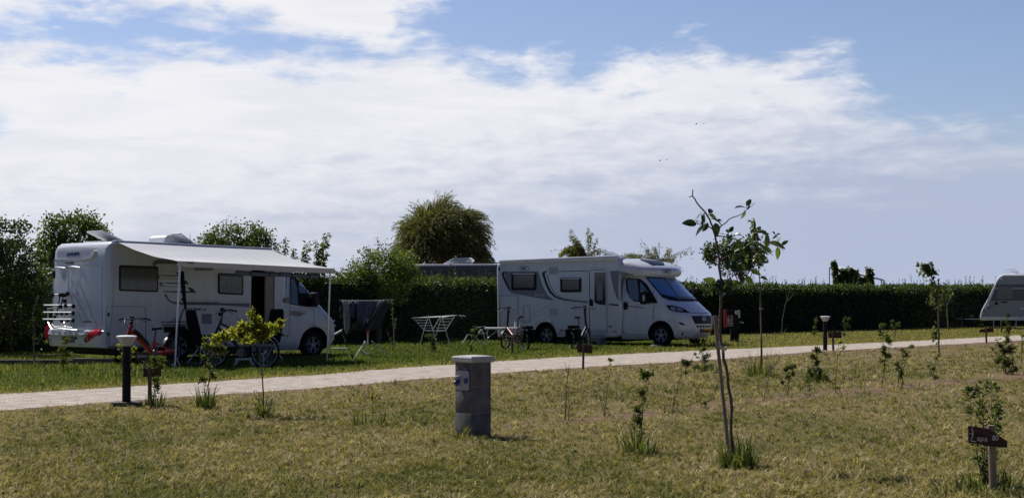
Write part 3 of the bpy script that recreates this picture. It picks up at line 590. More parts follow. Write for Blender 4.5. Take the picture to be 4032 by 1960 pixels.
# awning
ac = MB().box((.21, -.12, 2.56), (4.46, .06, 2.68), bev=.025).build('awning_box', 'silver_paint', L.root)
def Lw(p): return L.inv @ Vector(p)
rl0 = Lw(at(703, 1038, 30.35)); rl1 = Lw(at(1311, 1067, 33.2))
top = []; bot = []; nu, nv = 220, 16
for i in range(nu+1):
    a = i/nu; r1, r2 = [], []
    for j in range(nv+1):
        b = j/nv; p = Vector((.26+4.16*a, -.1, 2.635)).lerp(rl0.lerp(rl1, a)+Vector((0, .02, .05)), b)
        p.z -= .09*math.sin(PI*b)*(.6+.4*math.sin(PI*a)); ph = a*95+b*9+1.5*math.sin(a*23)
        p.z += (.012*math.sin(ph)+.007*math.sin(ph*1.9+2))*b**1.4*(1-.4*b)+.006*math.sin(b*16+a*7)*(1-a)
        r1.append(p); r2.append(p-Vector((0, 0, .002)))
    top.append(r1); bot.append(r2)
MB().slab(top, bot).build('awning_canopy', 'awning_fabric', L.root, smooth=60)
d = (rl1-rl0).normalized(); mb = MB(); u = Vector((0, 0, 1)); n = d.cross(u).normalized()
mb.loft([[p+u*.055+n*.05, p+u*.06-n*.03, p-u*.055-n*.05, p-u*.06+n*.03] for p in (rl0, rl1)]); rail = mb.build('awning_rail', 'silver_paint', L.root)
fr = L.m @ rl0
text_on(L.root, 'lettering', 'THULE', L.m @ (rl0+d*.17-n*-.06+u*.012), L.m @ (rl0+d*.33-n*-.06+u*.012), (0, 0, 1), .035, 'black_decal', L.m.to_3x3() @ n, True, 0, .03, .012)
for (px, py), rr, bx in (((688, 1450), rl0+d*.03, 0), ((1287, 1425), rl1-d*.08, 0)):
    g = Lw(ground(px, py)); leg = MB().tube([rr-u*.05, g], [.022, .016], 8).tube([g-Vector((.05, 0, 0)), g+Vector((.05, 0, .01))], .025, 6).build('awning_leg', 'aluminium', L.root)
for k, (a, b) in enumerate((((930, 1068), (1098, 1076)), ((1102, 1074), (1252, 1083)))):
    p = [Lw(at(a[0], a[1]+5, 31.6+k*.75)), Lw(at(b[0], b[1]+5, 32.4+k*.6))]; q = MB().tube([p[0], p[0].lerp(p[1], .5)-u*.012, p[1]], [.05, .048, .05], 12).build('rolled_panel', 'blue_roll', L.root)
    for t in (.3, .75): c = p[0].lerp(p[1], t); e = (p[1]-p[0]).normalized(); MB().tube([c-e*.012-u*.008, c+e*.012-u*.008], .054, 12).build('strap', 'black_plastic', q)
# tie strap and step by the front bumper come with the bicycles below
# ---- dark grey motorhome beyond the hedge and the caravan
G = Veh('motorhome', 'dark grey motorhome half hidden behind the hedge below the willow tree', -6, 0, (-1.2, 56, .35), 3.2, .35)
gb = prism([(.0, .4), (5.2, .4), (5.6, 1.0), (5.5, 2.3), (5.3, 2.66), (.35, 2.69), (.12, 2.62), (.0, 2.42), (.25, 1.9)], 0, 2.3, .04).build('body', 'van_grey', G.root); G.hull(gb)
zw = lambda x, y: (1260+.2875*x, 780+.2875*y)
G.line('side_stripe', 'black_decal', [zw(1330, 1058), zw(1480, 1030), zw(1750, 1003), zw(2040, 994)], 3.2, .01, n=14); G.line('side_stripe', 'black_decal', [zw(2270, 997), zw(2420, 1003)], 3.5, .01)
for a, b in (((1400, 1118), (1460, 1150)), ((1620, 1116), (1790, 1170)), ((2140, 1120), (2380, 1170))): G.quad('window', 'white_plastic', *zw(*a), *zw(*b), 2, .01)
MB().box((.3, .1, 2.66), (5.2, 2.2, 2.73), bev=.03).build('roof', 'tarp_white', G.root)
MB().tube([(2.0, .12, 2.70), (2.1, .1, 2.78), (3.9, .1, 2.78), (4.1, .12, 2.70)], .02, 6).build('roof_rail', 'black_plastic', G.root)
gh = MB().loft([[Vector((1.72+a, y, 2.70+b)) for a, b in ((0, 0), (.0, .06), (.38, .27), (1.0, .29), (1.12, .2), (.98, 0))] for y in (.35, .38, 1.0, 1.03)]).build('roof_hatch', 'tarp_white', G.root)
MB().slab([[Vector((1.98, .33, 2.82)), Vector((2.14, .33, 2.955))], [Vector((2.55, .33, 2.80)), Vector((2.72, .33, 2.96))]], [[Vector((1.98, .352, 2.82)), Vector((2.14, .352, 2.955))], [Vector((2.55, .352, 2.80)), Vector((2.72, .352, 2.96))]]).build('hatch_pane', 'hatch_glass', gh)
for x in (1.2, 4.6): wheel(G, x, .335, .1); wheel(G, x, .335, 2.3)
cv = thing('caravan', 'white and grey touring caravan parked at the far end of the hedge', 'caravan', mtx=Matrix.Translation((at(3858, 1258, 69).x, 69, 0)) @ Matrix.Rotation(math.radians(-21), 4, 'Z'))
CV = Veh.__new__(Veh); CV.root = cv; CV.m = MW[cv.name]; CV.inv = CV.m.inverted(); CV.V = []; CV.Fc = []; CV.depth = 69
cb = prism([(.02, .42), (.08, .4), (5.6, .4), (5.7, .6), (5.6, 2.3), (5.3, 2.52), (1.06, 2.54), (.88, 2.46), (.74, 2.27), (.38, 1.45), (.2, 1.12), (.08, .88), (0, .6)], 0, 2.2, .05).build('body', 'tarp_white', cv); CV.hull(cb)
zv = lambda x, y: (3740+.2236*x, 1040+.2236*y)
CV.decal('side_panel', 'caravan_grey', [zv(770, 300), zv(810, 235), zv(880, 212), zv(1400, 212)], [zv(752, 352), zv(1400, 352)], .004, 10, 2); CV.decal('side_panel', 'caravan_dark', [zv(752, 352), zv(1400, 352)], [zv(720, 420), zv(1400, 420)], .004)
CV.decal('side_panel', 'caravan_dark', [zv(716, 432), zv(1400, 432)], [zv(622, 648), zv(1400, 648)], .004); CV.decal('side_panel', 'caravan_grey', [zv(620, 652), zv(1400, 652)], [zv(560, 925), zv(1400, 925)], .004, 8, 4)
CV.decal('window', 'window_glass', [zv(850, 395), zv(1110, 395)], [zv(820, 590), zv(835, 606), zv(1115, 606)], .02); CV.quad('vent', 'black_plastic', *zv(793, 663), *zv(850, 715), 4, .02); CV.quad('handle', 'black_plastic', *zv(905, 655), *zv(1015, 678), 2, .02)
for x, y, r in ((603, 790, 8), (685, 768, 16), (735, 738, 26), (686, 736, 8), (655, 762, 14), (625, 840, 14), (660, 890, 16)): CV.quad('sticker', 'grey_decal' if r > 20 or y > 800 else 'black_decal', *zv(x-r, y-r*.8), *zv(x+r, y+r*.8), r*.1, .008)
CV.line('floor_trim', 'tarp_white', [zv(600, 930), zv(1085, 933)], 4, .01); CV.quad('side_lamp', 'white_plastic', *zv(1243, 757), *zv(1300, 790), 3, .03)
CV.line('wheel_arch', 'silver_paint', [zv(1240, 960), zv(1290, 910), zv(1330, 880)], 4, .02)
MB().tube([(.1, 1.0, .42), (-1.1, 1.1, .42)], .04).tube([(.1, 1.5, .42), (-1.1, 1.1, .42)], .04).tube([(-.9, 1.1, .05), (-.9, 1.1, .6)], .03).box((-1.2, 1.0, .38), (-1.0, 1.2, .5), bev=.02).build('drawbar', 'dark_gap', cv); MB().box((.3, .3, .25), (5.2, 1.9, .42)).build('chassis', 'black_plastic', cv)
MB().box((1.5, .5, 2.5), (1.9, 1.0, 2.6), bev=.03).build('roof_hatch', 'tarp_white', cv)
for y in (.1, 2.2):
    mt = Matrix.Translation((2.55, y, .34)) @ Matrix.Rotation(PI/2, 4, 'X'); w = MB().lathe([(.18, -.16), (.33, -.15), (.33, -.02), (.2, 0)], mt, 30).build('wheel', 'rubber', cv); MB().lathe([(.001, .02), (.2, 0), (.21, -.04)], mt, 30).build('rim', 'tarp_white', w)
for x in (.6, 1.6): MB().tube([(x, .3, 0), (x, .3, .4)], .02, 6).build('corner_steady', 'aluminium', cv)
# ------------------------------------------------------------------ ground, path, grass
NEAR = [(-2500, 1810), (-700, 1672), (0, 1617), (380, 1587), (1277, 1525), (1600, 1496), (2200, 1452), (2821, 1414), (3200, 1385), (3615, 1362), (4032, 1339), (4500, 1316), (5000, 1298)]
FAR = [(-2500, 1710), (-700, 1595), (0, 1552), (380, 1529), (1277, 1474), (1600, 1446), (2200, 1407), (2736, 1380), (3200, 1360), (3615, 1341), (4032, 1318), (4500, 1299), (5000, 1285)]
def wob(x, y):
    return (np.sin(x*1.7+y*.9)+np.sin(x*.63-y*1.31+2)+np.sin(x*3.1+y*2.3+1)*.6+np.sin(-x*.37+y*.52+4)+np.sin(x*5.3-y*4.1)*.35)/3.95
def groundmat(name, cols, scale, bump=.6, fine=70):
    m = bpy.data.materials.new(name); n, l = nt(m); b = n['Principled BSDF']; b.inputs['Roughness'].default_value = .95; b.inputs['Specular IOR Level'].default_value = .15
    tc = n.new('ShaderNodeTexCoord'); rs = []
    for s, d in ((scale, 5), (fine, 6)):
        no = n.new('ShaderNodeTexNoise'); no.inputs['Scale'].default_value = s; no.inputs['Detail'].default_value = d; l.new(tc.outputs['Object'], no.inputs['Vector']); rs.append(no)
    ad = n.new('ShaderNodeMath'); ad.operation = 'ADD'; l.new(rs[0].outputs['Fac'], ad.inputs[0]); l.new(rs[1].outputs['Fac'], ad.inputs[1])
    hf = n.new('ShaderNodeMath'); hf.operation = 'MULTIPLY'; hf.inputs[1].default_value = .5; l.new(ad.outputs[0], hf.inputs[0])
    r = n.new('ShaderNodeValToRGB'); e = r.color_ramp.elements
    while len(e) < len(cols): e.new(.5)
    for i, c in enumerate(cols): e[i].position = .36+.28*i/(len(cols)-1); e[i].color = (*c, 1)
    l.new(hf.outputs[0], r.inputs['Fac']); l.new(r.outputs['Color'], b.inputs['Base Color'])
    bp = n.new('ShaderNodeBump'); bp.inputs['Strength'].default_value = bump; bp.inputs['Distance'].default_value = .03; l.new(rs[1].outputs['Fac'], bp.inputs['Height']); l.new(bp.outputs['Normal'], b.inputs['Normal']); M[name] = m
groundmat('soil_grass', [(.085, .085, .028), (.15, .115, .05), (.20, .145, .075), (.115, .105, .035)], .45)
groundmat('turf', [(.06, .075, .02), (.10, .115, .03), (.14, .14, .045), (.09, .105, .025)], .6)
groundmat('bare_soil', [(.10, .062, .04), (.17, .11, .07), (.24, .165, .105)], 2.5)
groundmat('gravel', [(.22, .18, .145), (.385, .335, .28), (.45, .395, .335), (.60, .54, .47)], 3.2, .6, 30)
g = MB().add([(-1500, -60, 0), (1500, -60, 0), (1500, 2500, 0), (-1500, 2500, 0)], [(0, 1, 2, 3)]).build('ground', 'soil_grass', smooth=0); tag(g, None, None, kind='structure')
def strip(name, m, far, near, z, jit, n=500, px0=-2500, px1=5000):
    xs = np.linspace(px0, px1, n); mb = MB(); vs = []
    for px in xs:
        a = ground(px, np.interp(px, *zip(*far))) if callable(far) is False else far(px); b = ground(px, np.interp(px, *zip(*near)))
        j = wob(np.array(a.x*3), np.array(a.y*3))*jit; k = wob(np.array(b.x*3.3+9), np.array(b.y*3))*jit
        vs += [Vector((a.x, a.y+j, z)), Vector((a.x, a.y+j, z)).lerp(Vector((b.x, b.y+k, z)), .5), Vector((b.x, b.y+k, z))]
    mb.add(vs, [(3*i+j, 3*i+j+1, 3*i+j+4, 3*i+j+3) for i in range(n-1) for j in (0, 1)])
    return tag(mb.build(name, m, smooth=0), None, None, kind='structure')
HP0 = Vector((8.85, 59.87, 0)); HD = Vector((.7244, .6894, 0)); HN = Vector((.6894, -.7244, 0))
strip('turf', 'turf', [(-2500, 1340), (0, 1372), (1500, 1338), (2900, 1297), (5000, 1262)], FAR, .0015, .25)
strip('soil_edge', 'bare_soil', NEAR, [(p, q+9+(q-1172)*.02) for p, q in NEAR], .0015, .35)
BAND = [(1500, 1686), (1900, 1672), (2230, 1660), (2650, 1622), (3100, 1565), (3500, 1527), (4032, 1480), (4600, 1440)]
strip('soil_row', 'bare_soil', [(p, q-9-(p > 2600)*4) for p, q in BAND], [(p, q+11) for p, q in BAND], .0015, .4, 300, 1950, 4600)
strip('path', 'gravel', FAR, NEAR, .0035, .28)
# loose stones on the path, one mass of gravel
n = 15000; px = RNG.uniform(-200, 4100, n); t = RNG.random(n); py = np.interp(px, *zip(*FAR))*(1-t)+np.interp(px, *zip(*NEAR))*t; Z = F*H/(py-HY); X = (px-2016)/F*Z
s = RNG.uniform(.006, .016, n)*np.where(RNG.random(n) < .03, 1.8, 1); base = np.array([(1, 0, 0), (0, 1, 0), (-1, 0, 0), (0, -1, 0), (0, 0, .38)])
V = base[None]*s[:, None, None]*RNG.uniform(.6, 1.3, (n, 5, 1)); V[:, :, 0] += X[:, None]; V[:, :, 1] += Z[:, None]; V[:, :, 2] += .003
i = np.arange(n)[:, None]*5; Fs = np.concatenate([i+np.array([[0, 1, 4]]), i+np.array([[1, 2, 4]]), i+np.array([[2, 3, 4]]), i+np.array([[3, 0, 4]])]); 
leafmat('stones', [(0, (.30, .25, .22)), (.4, (.52, .45, .40)), (1, (.72, .66, .60))], .0, .9)
tag(npmesh('gravel', V.reshape(-1, 3), Fs, 'stones', None, np.tile(RNG.random(n), 4)), 'loose pale gravel scattered over the path', 'gravel', kind='stuff')
def blades(name, X, Y, Lh, lean, W, tint, m, label, curl=1., az=None, lift=None):
    n = len(X); az = RNG.random(n)*2*PI if az is None else az; d = np.stack([np.cos(az), np.sin(az)], 1); s = np.stack([-d[:, 1], d[:, 0]], 1)
    P = np.stack([X, Y, np.zeros(n) if lift is None else lift], 1); ln = np.clip(lean, 0, 1.5); w = W*.5
    m1 = P.copy(); m1[:, :2] += d*(Lh*.5*np.sin(ln*.7))[:, None]; m1[:, 2] += Lh*.5*np.cos(ln*.7)
    tp = m1.copy(); tw = az+RNG.normal(size=n)*.5*curl; d2 = np.stack([np.cos(tw), np.sin(tw)], 1)
    tp[:, :2] += d2*(Lh*.5*np.sin(ln*1.25))[:, None]; tp[:, 2] += Lh*.5*np.cos(np.minimum(ln*1.25, 1.75)); tp[:, 2] = np.maximum(tp[:, 2], .006)
    o = np.concatenate([s*w[:, None], np.zeros((n, 1))], 1)
    V = np.stack([P-o, P+o, m1+o*.9, m1-o*.9, tp], 1).reshape(-1, 3); i = np.arange(n)*5
    q = np.stack([i, i+1, i+2, i+3], 1); t3 = np.stack([i+3, i+2, i+4], 1)
    me = bpy.data.meshes.new(name); nl = n*7; me.vertices.add(len(V)); me.vertices.foreach_set('co', V.astype(np.float32).ravel())
    me.loops.add(nl); me.loops.foreach_set('vertex_index', np.concatenate([q.ravel(), t3.ravel()]).astype(np.int32)); me.polygons.add(2*n)
    me.polygons.foreach_set('loop_start', np.concatenate([np.arange(n)*4, n*4+np.arange(n)*3]).astype(np.int32)); me.update(calc_edges=True)
    a = me.attributes.new('tint', 'FLOAT', 'FACE'); a.data.foreach_set('value', np.clip(np.concatenate([tint, tint+.08]), 0, 1).astype(np.float32)); me.materials.append(M[m])
    o = bpy.data.objects.new(name, me); COL.objects.link(o); return tag(o, label, 'grass', kind='stuff')
def patch(x, y): return np.clip((wob(x*1.0+1, y*.5)*.6+wob(x*3.1+3, y*1.7)*.4)*1.9, -.8, .8)
N1 = 440000; px = RNG.uniform(-1300, 5300, N1); nr = np.interp(px, *zip(*NEAR)); py = nr+3+(2060-nr)*RNG.random(N1)**1.05; Z = F*H/(py-HY); X = (px-2016)/F*Z

nc = N1//22; ci = RNG.integers(0, nc, N1); sel = RNG.random(N1) < .6; cs = RNG.random(nc); csz = RNG.uniform(.5, 1.15, nc)*8*Z[:nc]/F; caz = RNG.random(nc)*2*PI; chh = RNG.random(nc)**1.5
X = np.where(sel, X[ci]+RNG.normal(size=N1)*csz[ci], X); Z = np.where(sel, Z[ci]+RNG.normal(size=N1)*csz[ci]*1.2, Z); ctone = np.where(sel, cs[ci]-.5, -.12); baz = np.where(sel, caz[ci]+RNG.normal(size=N1)*.7, RNG.random(N1)*2*PI); lif = np.where(sel, chh[ci]*.035*RNG.random(N1), 0)
px = 2016+F*X/Z; py = HY+F*H/Z; nr = np.interp(px, *zip(*NEAR))
# soil band of young plants has thinner, browner grass
band = np.interp(px, [0, 1400, 2230, 2650, 3100, 3500, 4032, 4500], [1700, 1690, 1660, 1620, 1565, 1525, 1478, 1450])
bw = np.exp(-((py-band)/(14+.02*(py-HY)))**2)*np.clip((px-1900)/500, 0, 1); edge = np.exp(-np.maximum(py-nr-4, 0)/(10+.02*(nr-HY)))
keep = (RNG.random(N1) > .55*bw+.5*edge+.45*np.clip(-patch(X*1.7+5, Z)-.15, 0, .6)*1.6) & (py > nr+2-14*RNG.random(N1)**3*np.clip((py-HY)/300, .3, 1.2)); X, Z, py, bw, edge, ctone = X[keep], Z[keep], py[keep], bw[keep], edge[keep], ctone[keep]; baz = baz[keep]; lif = lif[keep]; k = len(X); pt = patch(X, Z)
tint = .53+RNG.normal(size=k)*.13+ctone*.62-np.clip(pt, -.3, 1)*.2+.06*edge
green = (RNG.random(k) < .24+.55*np.clip(pt, 0, .5)); tint = np.where(green, tint*.42, tint)
Lh = RNG.uniform(.045, .105, k)*(1+ctone*.5)*(1-.3*edge)*np.clip(Z/22, .85, 1.25)
blades('dry_grass', X, Z, Lh, RNG.uniform(.75, 1.5, k), RNG.uniform(.005, .011, k)*np.clip(Z/16, .9, 2.2), tint, 'grass_dry', 'mown dry straw coloured lawn in front of the gravel path', 1.6, baz, lif)
N2 = 150000; px = RNG.uniform(-500, 4500, N2); fr = np.interp(px, *zip(*FAR)); hb = np.interp(px, [-500, 0, 1500, 2900, 3900, 4500], [1395, 1380, 1345, 1310, 1285, 1270]); u = RNG.random(N2); py = hb+(fr+4*RNG.random(N2)**3-hb)*u; Z = F*H/(py-HY); X = (px-2016)/F*Z
lush = np.clip((2850-px)/250, 0, 1)*np.clip((fr-py)/22, 0, 1)*np.interp(px, [0, 500, 1000], [.75, .9, 1]); pt = patch(X*1.3, Z*1.3)
keep = RNG.random(N2) < .55+.45*lush; X, Z, lush, pt, px = X[keep], Z[keep], lush[keep], pt[keep], px[keep]; k = len(X)
tint = .42+RNG.normal(size=k)*.17+.42*(1-lush)+.12*pt+np.where(RNG.random(k) < .08*(1+2*(1-lush)), .35, 0)
blades('green_grass', X, Z, RNG.uniform(.03, .075, k)*(1+.9*lush*np.clip(pt+.5, .2, 1.3)), RNG.uniform(.2, 1.0, k), RNG.uniform(.012, .02, k)*Z/34, tint, 'grass_green', 'green grass strip between the path and the hedge')
# ------------------------------------------------------------------ hedges
def hedge(name, label, t0, t1, dens, hts, m='leaf_hedge', sprig=1.):
    th = thing(name, label, 'hedge', HP0+HD*t0); Ln = t1-t0; hz = lambda t: np.interp(t, *zip(*hts))
    nl = int(dens*Ln); t = RNG.uniform(t0, t1, nl); top = RNG.random(nl) < .36; h = hz(t)+wob(t*2.2, t*.7)*.15+wob(t*7.1, t*3.1)*.08
    bul = wob(t*1.3, RNG.random(nl)*0+2)*.10; u = RNG.random(nl)
    dpt0 = RNG.random(nl)*1.2
    dpt = np.where(top, dpt0, -.04+bul+np.abs(RNG.normal(size=nl))*.10); z = np.where(top, h+.05-np.abs(RNG.normal(size=nl))*.13+.07*wob(t*9, dpt0*9), .03+(h-.03)*u**.85)
    dpt += .10*wob(t*5, z*5); P = np.array(HP0)[None]+np.outer(t, HD)-np.outer(dpt, HN); P[:, 2] = z
    D = RNG.normal(size=(nl, 3))+np.array(HN)*.5+np.where(top, 1, .3)[:, None]*np.array((0, 0, 1.))
    foliage('foliage', th, m, P, D, RNG.uniform(.07, .13, nl), RNG.uniform(.04, .07, nl), .35+.25*RNG.normal(size=nl)+.45*(z > h-.35)*RNG.random(nl))  # lighter tint near the top paints in light on the upper leaves
    # upright shoots standing out of the clipped top
    ns = int(Ln*6*sprig); ts = RNG.uniform(t0, t1, ns); Ps = []; Ds = []; Ls = []
    for q in ts:
        hh = RNG.uniform(.16, .5)*(1 if RNG.random() < .75 else 1.4); b = HP0+HD*q-HN*RNG.uniform(0, .9); k = int(hh/.035)
        for a in range(k): Ps.append((b.x+random.gauss(0, .012), b.y, hz(q)-.08+hh*a/k)); Ds.append((random.gauss(0, .8), random.gauss(0, .8), .9)); Ls.append(.095*(1-.45*a/k))
    foliage('shoots', th, m, np.array(Ps), np.array(Ds), np.array(Ls), .045, RNG.random(len(Ps))*.8)
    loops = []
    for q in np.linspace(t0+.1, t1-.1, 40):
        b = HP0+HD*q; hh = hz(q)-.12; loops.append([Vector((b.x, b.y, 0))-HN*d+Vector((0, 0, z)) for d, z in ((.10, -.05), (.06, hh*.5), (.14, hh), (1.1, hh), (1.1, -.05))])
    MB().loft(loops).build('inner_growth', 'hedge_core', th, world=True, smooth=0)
    tr = MB()
    for q in np.arange(t0, t1, .7): b = HP0+HD*q-HN*.5; tr.tube([b, b+Vector((random.gauss(0, .1), 0, .8))], [.035, .02], 5)
    tr.build('stems', 'bark', th, world=True); return th
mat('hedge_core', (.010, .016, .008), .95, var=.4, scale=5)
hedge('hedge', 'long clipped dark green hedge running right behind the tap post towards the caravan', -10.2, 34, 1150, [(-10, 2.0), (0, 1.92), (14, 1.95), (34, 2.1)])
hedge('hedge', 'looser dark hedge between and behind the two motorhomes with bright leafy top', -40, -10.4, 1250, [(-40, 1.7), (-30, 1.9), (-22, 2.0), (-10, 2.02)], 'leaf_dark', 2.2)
# ------------------------------------------------------------------ trees beyond
def tree(name, label, m, ell, nclump, per, spread, L, W, trunk=None, group=None, cat='tree', shell=.5, bark='bark', limbs=14, tr=.09, extra=None, dense=None):
    """trunk > limbs reaching into the crown; crown of leaf clumps inside the ellipsoids"""
    cx = sum(e[0] for e in ell)/len(ell); cy = sum(e[1] for e in ell)/len(ell); b = Vector(trunk) if trunk else Vector((cx, cy, 0))
    th = thing(name, label, cat, (b.x, b.y, 0), group=group); P, D, t, C = clumped(ell, int(nclump*.52), int(per*2.1), spread*.8, shell)
    foliage('crown', th, m, P, D, RNG.uniform(.7, 1.25, len(P))*L*.68, RNG.uniform(.7, 1.2, len(P))*W*.75, t)
    mb = MB(); zt = min(e[2]-e[5]*.3 for e in ell); tp = Vector((cx, cy, max(zt, .5))); mid = b.lerp(tp, .5)+Vector((random.gauss(0, .08), 0, 0))
    mb.tube([b, mid, tp], [tr, tr*.85, tr*.7], 8)
    for q in C[RNG.choice(len(C), min(limbs, len(C)), replace=False)]:
        q = Vector(q); s = mid.lerp(tp, random.random()); k = s.lerp(q, .5)+Vector((random.gauss(0, .12), random.gauss(0, .12), random.gauss(.1, .1))); mb.tube([s, k, q], [tr*.4, tr*.22, tr*.08], 5)
    mb.build('trunk', bark, th, world=True); return th
E_ = pxell
tree('broadleaf_tree', 'tall dark tree at the left edge of the lawn behind the tail lamps', 'leaf_dark', [E_(20, 930, 37, 90, 100), E_(60, 1010, 37, 90, 80), E_(120, 1090, 37.5, 110, 90), E_(-60, 1050, 37, 130, 150), E_(40, 1200, 37, 160, 130), E_(150, 1200, 37.5, 60, 120), E_(-80, 1250, 37, 120, 120)], 520, 17, .13, .15, .085, ground(40, 1390))
tree('broadleaf_tree', 'round topped green tree rising just above the tail of the left motorhome', 'leaf_mid', [E_(285, 890, 43, 100, 55), E_(360, 925, 43, 70, 45), E_(215, 940, 43, 60, 50), E_(260, 1000, 43, 130, 70), E_(180, 1010, 43, 45, 60)], 330, 16, .13, .14, .09, ground(280, 1325), shell=.4)
tree('broadleaf_tree', 'green bushy tree showing above the middle of the awning box', 'leaf_mid', [E_(880, 945, 50, 80, 60), E_(970, 925, 50, 90, 60), E_(1030, 960, 50, 55, 55), E_(820, 960, 50, 60, 35), E_(920, 1000, 50, 150, 70)], 340, 15, .14, .14, .085, ground(930, 1340), shell=.4)
def spire(label, pts, w, m='leaf_mid', Z=46, L=.2, group='leafy upright saplings beyond the awning'):
    b = at(*pts[0], Z); th = thing('young_tree', label, 'young tree', (b.x, b.y, 0), group=group); P = []; D = []; ln = []
    for i in range(len(pts)-1):
        a, c = at(*pts[i], Z), at(*pts[i+1], Z); k = int((c-a).length/.009)
        for j in range(k):
            q = a.lerp(c, j/k); f = 1-.45*(i+j/k)/(len(pts)-1); an = random.random()*6.28; P.append(q+Vector((math.cos(an), math.sin(an), 0))*.05*w*random.random()); D.append((math.cos(an), math.sin(an), -.45+random.gauss(0, .4))); ln.append(L*f*random.uniform(.7, 1.2)*w)
    foliage('crown', th, m, np.array(P), np.array(D), np.array(ln), np.array(ln)*.38, RNG.random(len(P)))
    mb = MB(); mb.tube([Vector((b.x, b.y, 0))]+[at(*p, Z) for p in pts], [.03]+[.02]*(len(pts)-1)+[.006], 6); mb.build('trunk', 'bark', th, world=True)
spire('slim dark leafy sapling, leftmost of the row above the awning front', [(1120, 1090), (1122, 1000), (1125, 935)], .9)
spire('short bushy sapling second in the row above the awning front', [(1160, 1090), (1158, 1030), (1156, 975)], 1.0)
spire('pointed leafy sapling third in the row above the awning front', [(1195, 1100), (1200, 1030), (1212, 955)], 1.25)
spire('tallest leafy sapling with two tiers, above the right end of the awning', [(1255, 1120), (1262, 1040), (1275, 985), (1290, 915)], 1.3)
spire('drooping leafed sapling just left of the tallest one', [(1240, 1100), (1248, 1010), (1240, 945)], .9)
bs = tree('hedge_shrub', 'bright yellow-green shrub growing up through the hedge below the willow', 'leaf_bright', [E_(1500, 1060, 47.2, 120, 70), E_(1590, 1050, 47.2, 70, 70), E_(1430, 1080, 47.2, 70, 50), E_(1560, 1120, 47, 90, 90), E_(1480, 1000, 47.2, 50, 30), E_(1380, 1100, 47.2, 50, 50)], 420, 15, .13, .12, .075, cat='shrub', shell=.4)
mb = MB(); P = []
for tip in ((1478, 935), (1492, 945), (1515, 942), (1420, 1000), (1450, 990), (1360, 1070)):
    a = at(1520 if tip[0] > 1460 else tip[0]+30, 1030 if tip[0] > 1400 else 1110, 47.2); c = at(*tip, 47.2); mb.tube([a, a.lerp(c, .5)+Vector((.03, 0, 0)), c], [.014, .009, .004], 5)
    for k in range(7): P.append(a.lerp(c, .4+.6*random.random())+Vector((random.gauss(0, .03), 0, 0)))
mb.build('twigs', 'bark', bs, world=True); P = np.array(P); foliage('twig_leaves', bs, 'leaf_mid', P, RNG.normal(size=P.shape), .11, .06, RNG.random(len(P))*.6)
def willow(name, label, c, rx, rz, Z, ns, ln, wind, m='leaf_willow', stray=0, half=-.2, gen=1.0, cat='tree', lw=.022):
    ce = at(*c, Z); k = Z/F; rx *= k; rz *= k; th = thing(name, label, cat, (ce.x, ce.y, 0)); P = []; D = []; mb = MB(); tw = MB()
    b = Vector((ce.x, ce.y, 0)); mb.tube([b, b.lerp(ce, .5)+Vector((.1, 0, 0)), ce-Vector((0, 0, rz*.3))], [.22*gen, .18*gen, .12*gen], 9)
    for s in range(ns):
        d = Vector((random.gauss(0, 1), random.gauss(0, 1)*.9, random.gauss(0, 1))).normalized()
        if d.z < half: d.z = -d.z*.5
        r = random.random()**.33; p = ce+Vector((d.x*rx, d.y*rx, d.z*rz))*(.52+.42*r)*(.92+.09*math.sin(d.x*5+d.y*3+1)*math.cos(d.z*6-d.x*2)+.08*math.sin(d.x*11+d.z*9))
        if s % 14 == 0: mb.tube([ce-Vector((0, 0, rz*.3*random.random())), ce.lerp(p, .5)+Vector((0, 0, rz*.12)), p], [.07*gen, .04*gen, .012*gen], 5)
        v = Vector((d.x*.8+wind*.35, d.y*.8, .55+max(d.z, 0)*.6)); n = int(ln*random.uniform(.5, 1.3)/.05); q = p.copy(); path = [q.copy()]
        for i in range(n):
            v += Vector((wind*.025+random.gauss(0, .03), random.gauss(0, .02), -.085)); v.normalize(); q = q+v*.05; path.append(q.copy())
            for e in (0, 1):
                P.append(q+Vector((random.gauss(0, .015), random.gauss(0, .015), 0))); D.append(v+Vector((random.gauss(0, .42), random.gauss(0, .42), random.gauss(0, .35)-.1)))
        if s % 5 == 0: tw.tube([path[0], path[len(path)//2], path[-1]], [.008*gen, .006*gen, .003*gen], 4, cap=False)
    for s in range(stray):
        d = Vector((random.uniform(-1, 1), random.gauss(0, .4), random.uniform(.1, 1))).normalized(); p = ce+Vector((d.x*rx, d.y*rx, d.z*rz))*.93
        e = p+Vector((d.x*.35+wind*.25, d.y*.3, .55+.3*random.random()))*rz*.32*random.uniform(.6, 1.2); tw.tube([p, p.lerp(e, .5)+Vector((0, 0, .04)), e], [.012*gen, .008*gen, .004*gen], 4)
        for j in range(9):
            P.append(p.lerp(e, random.random())); D.append(Vector((random.gauss(0, .5), random.gauss(0, .5), random.random())))
    mb.build('trunk', 'bark', th, world=True)
    if tw.v: tw.build('twigs', 'bark', th, world=True)
    P = np.array(P); D = np.array(D); foliage('crown', th, m, P, D, RNG.uniform(.09, .17, len(P)), RNG.uniform(.8, 1.3, len(P))*lw, RNG.random(len(P))*.75+.25*(P[:, 2] > ce.z)); return th  # upper half of the crown tinted lighter to imitate light from above
willow('willow_tree', 'big rounded windblown weeping willow beyond the hedge', (1740, 990), 168, 178, 74, 3600, .9, .5, stray=200, half=-.5, lw=.024)
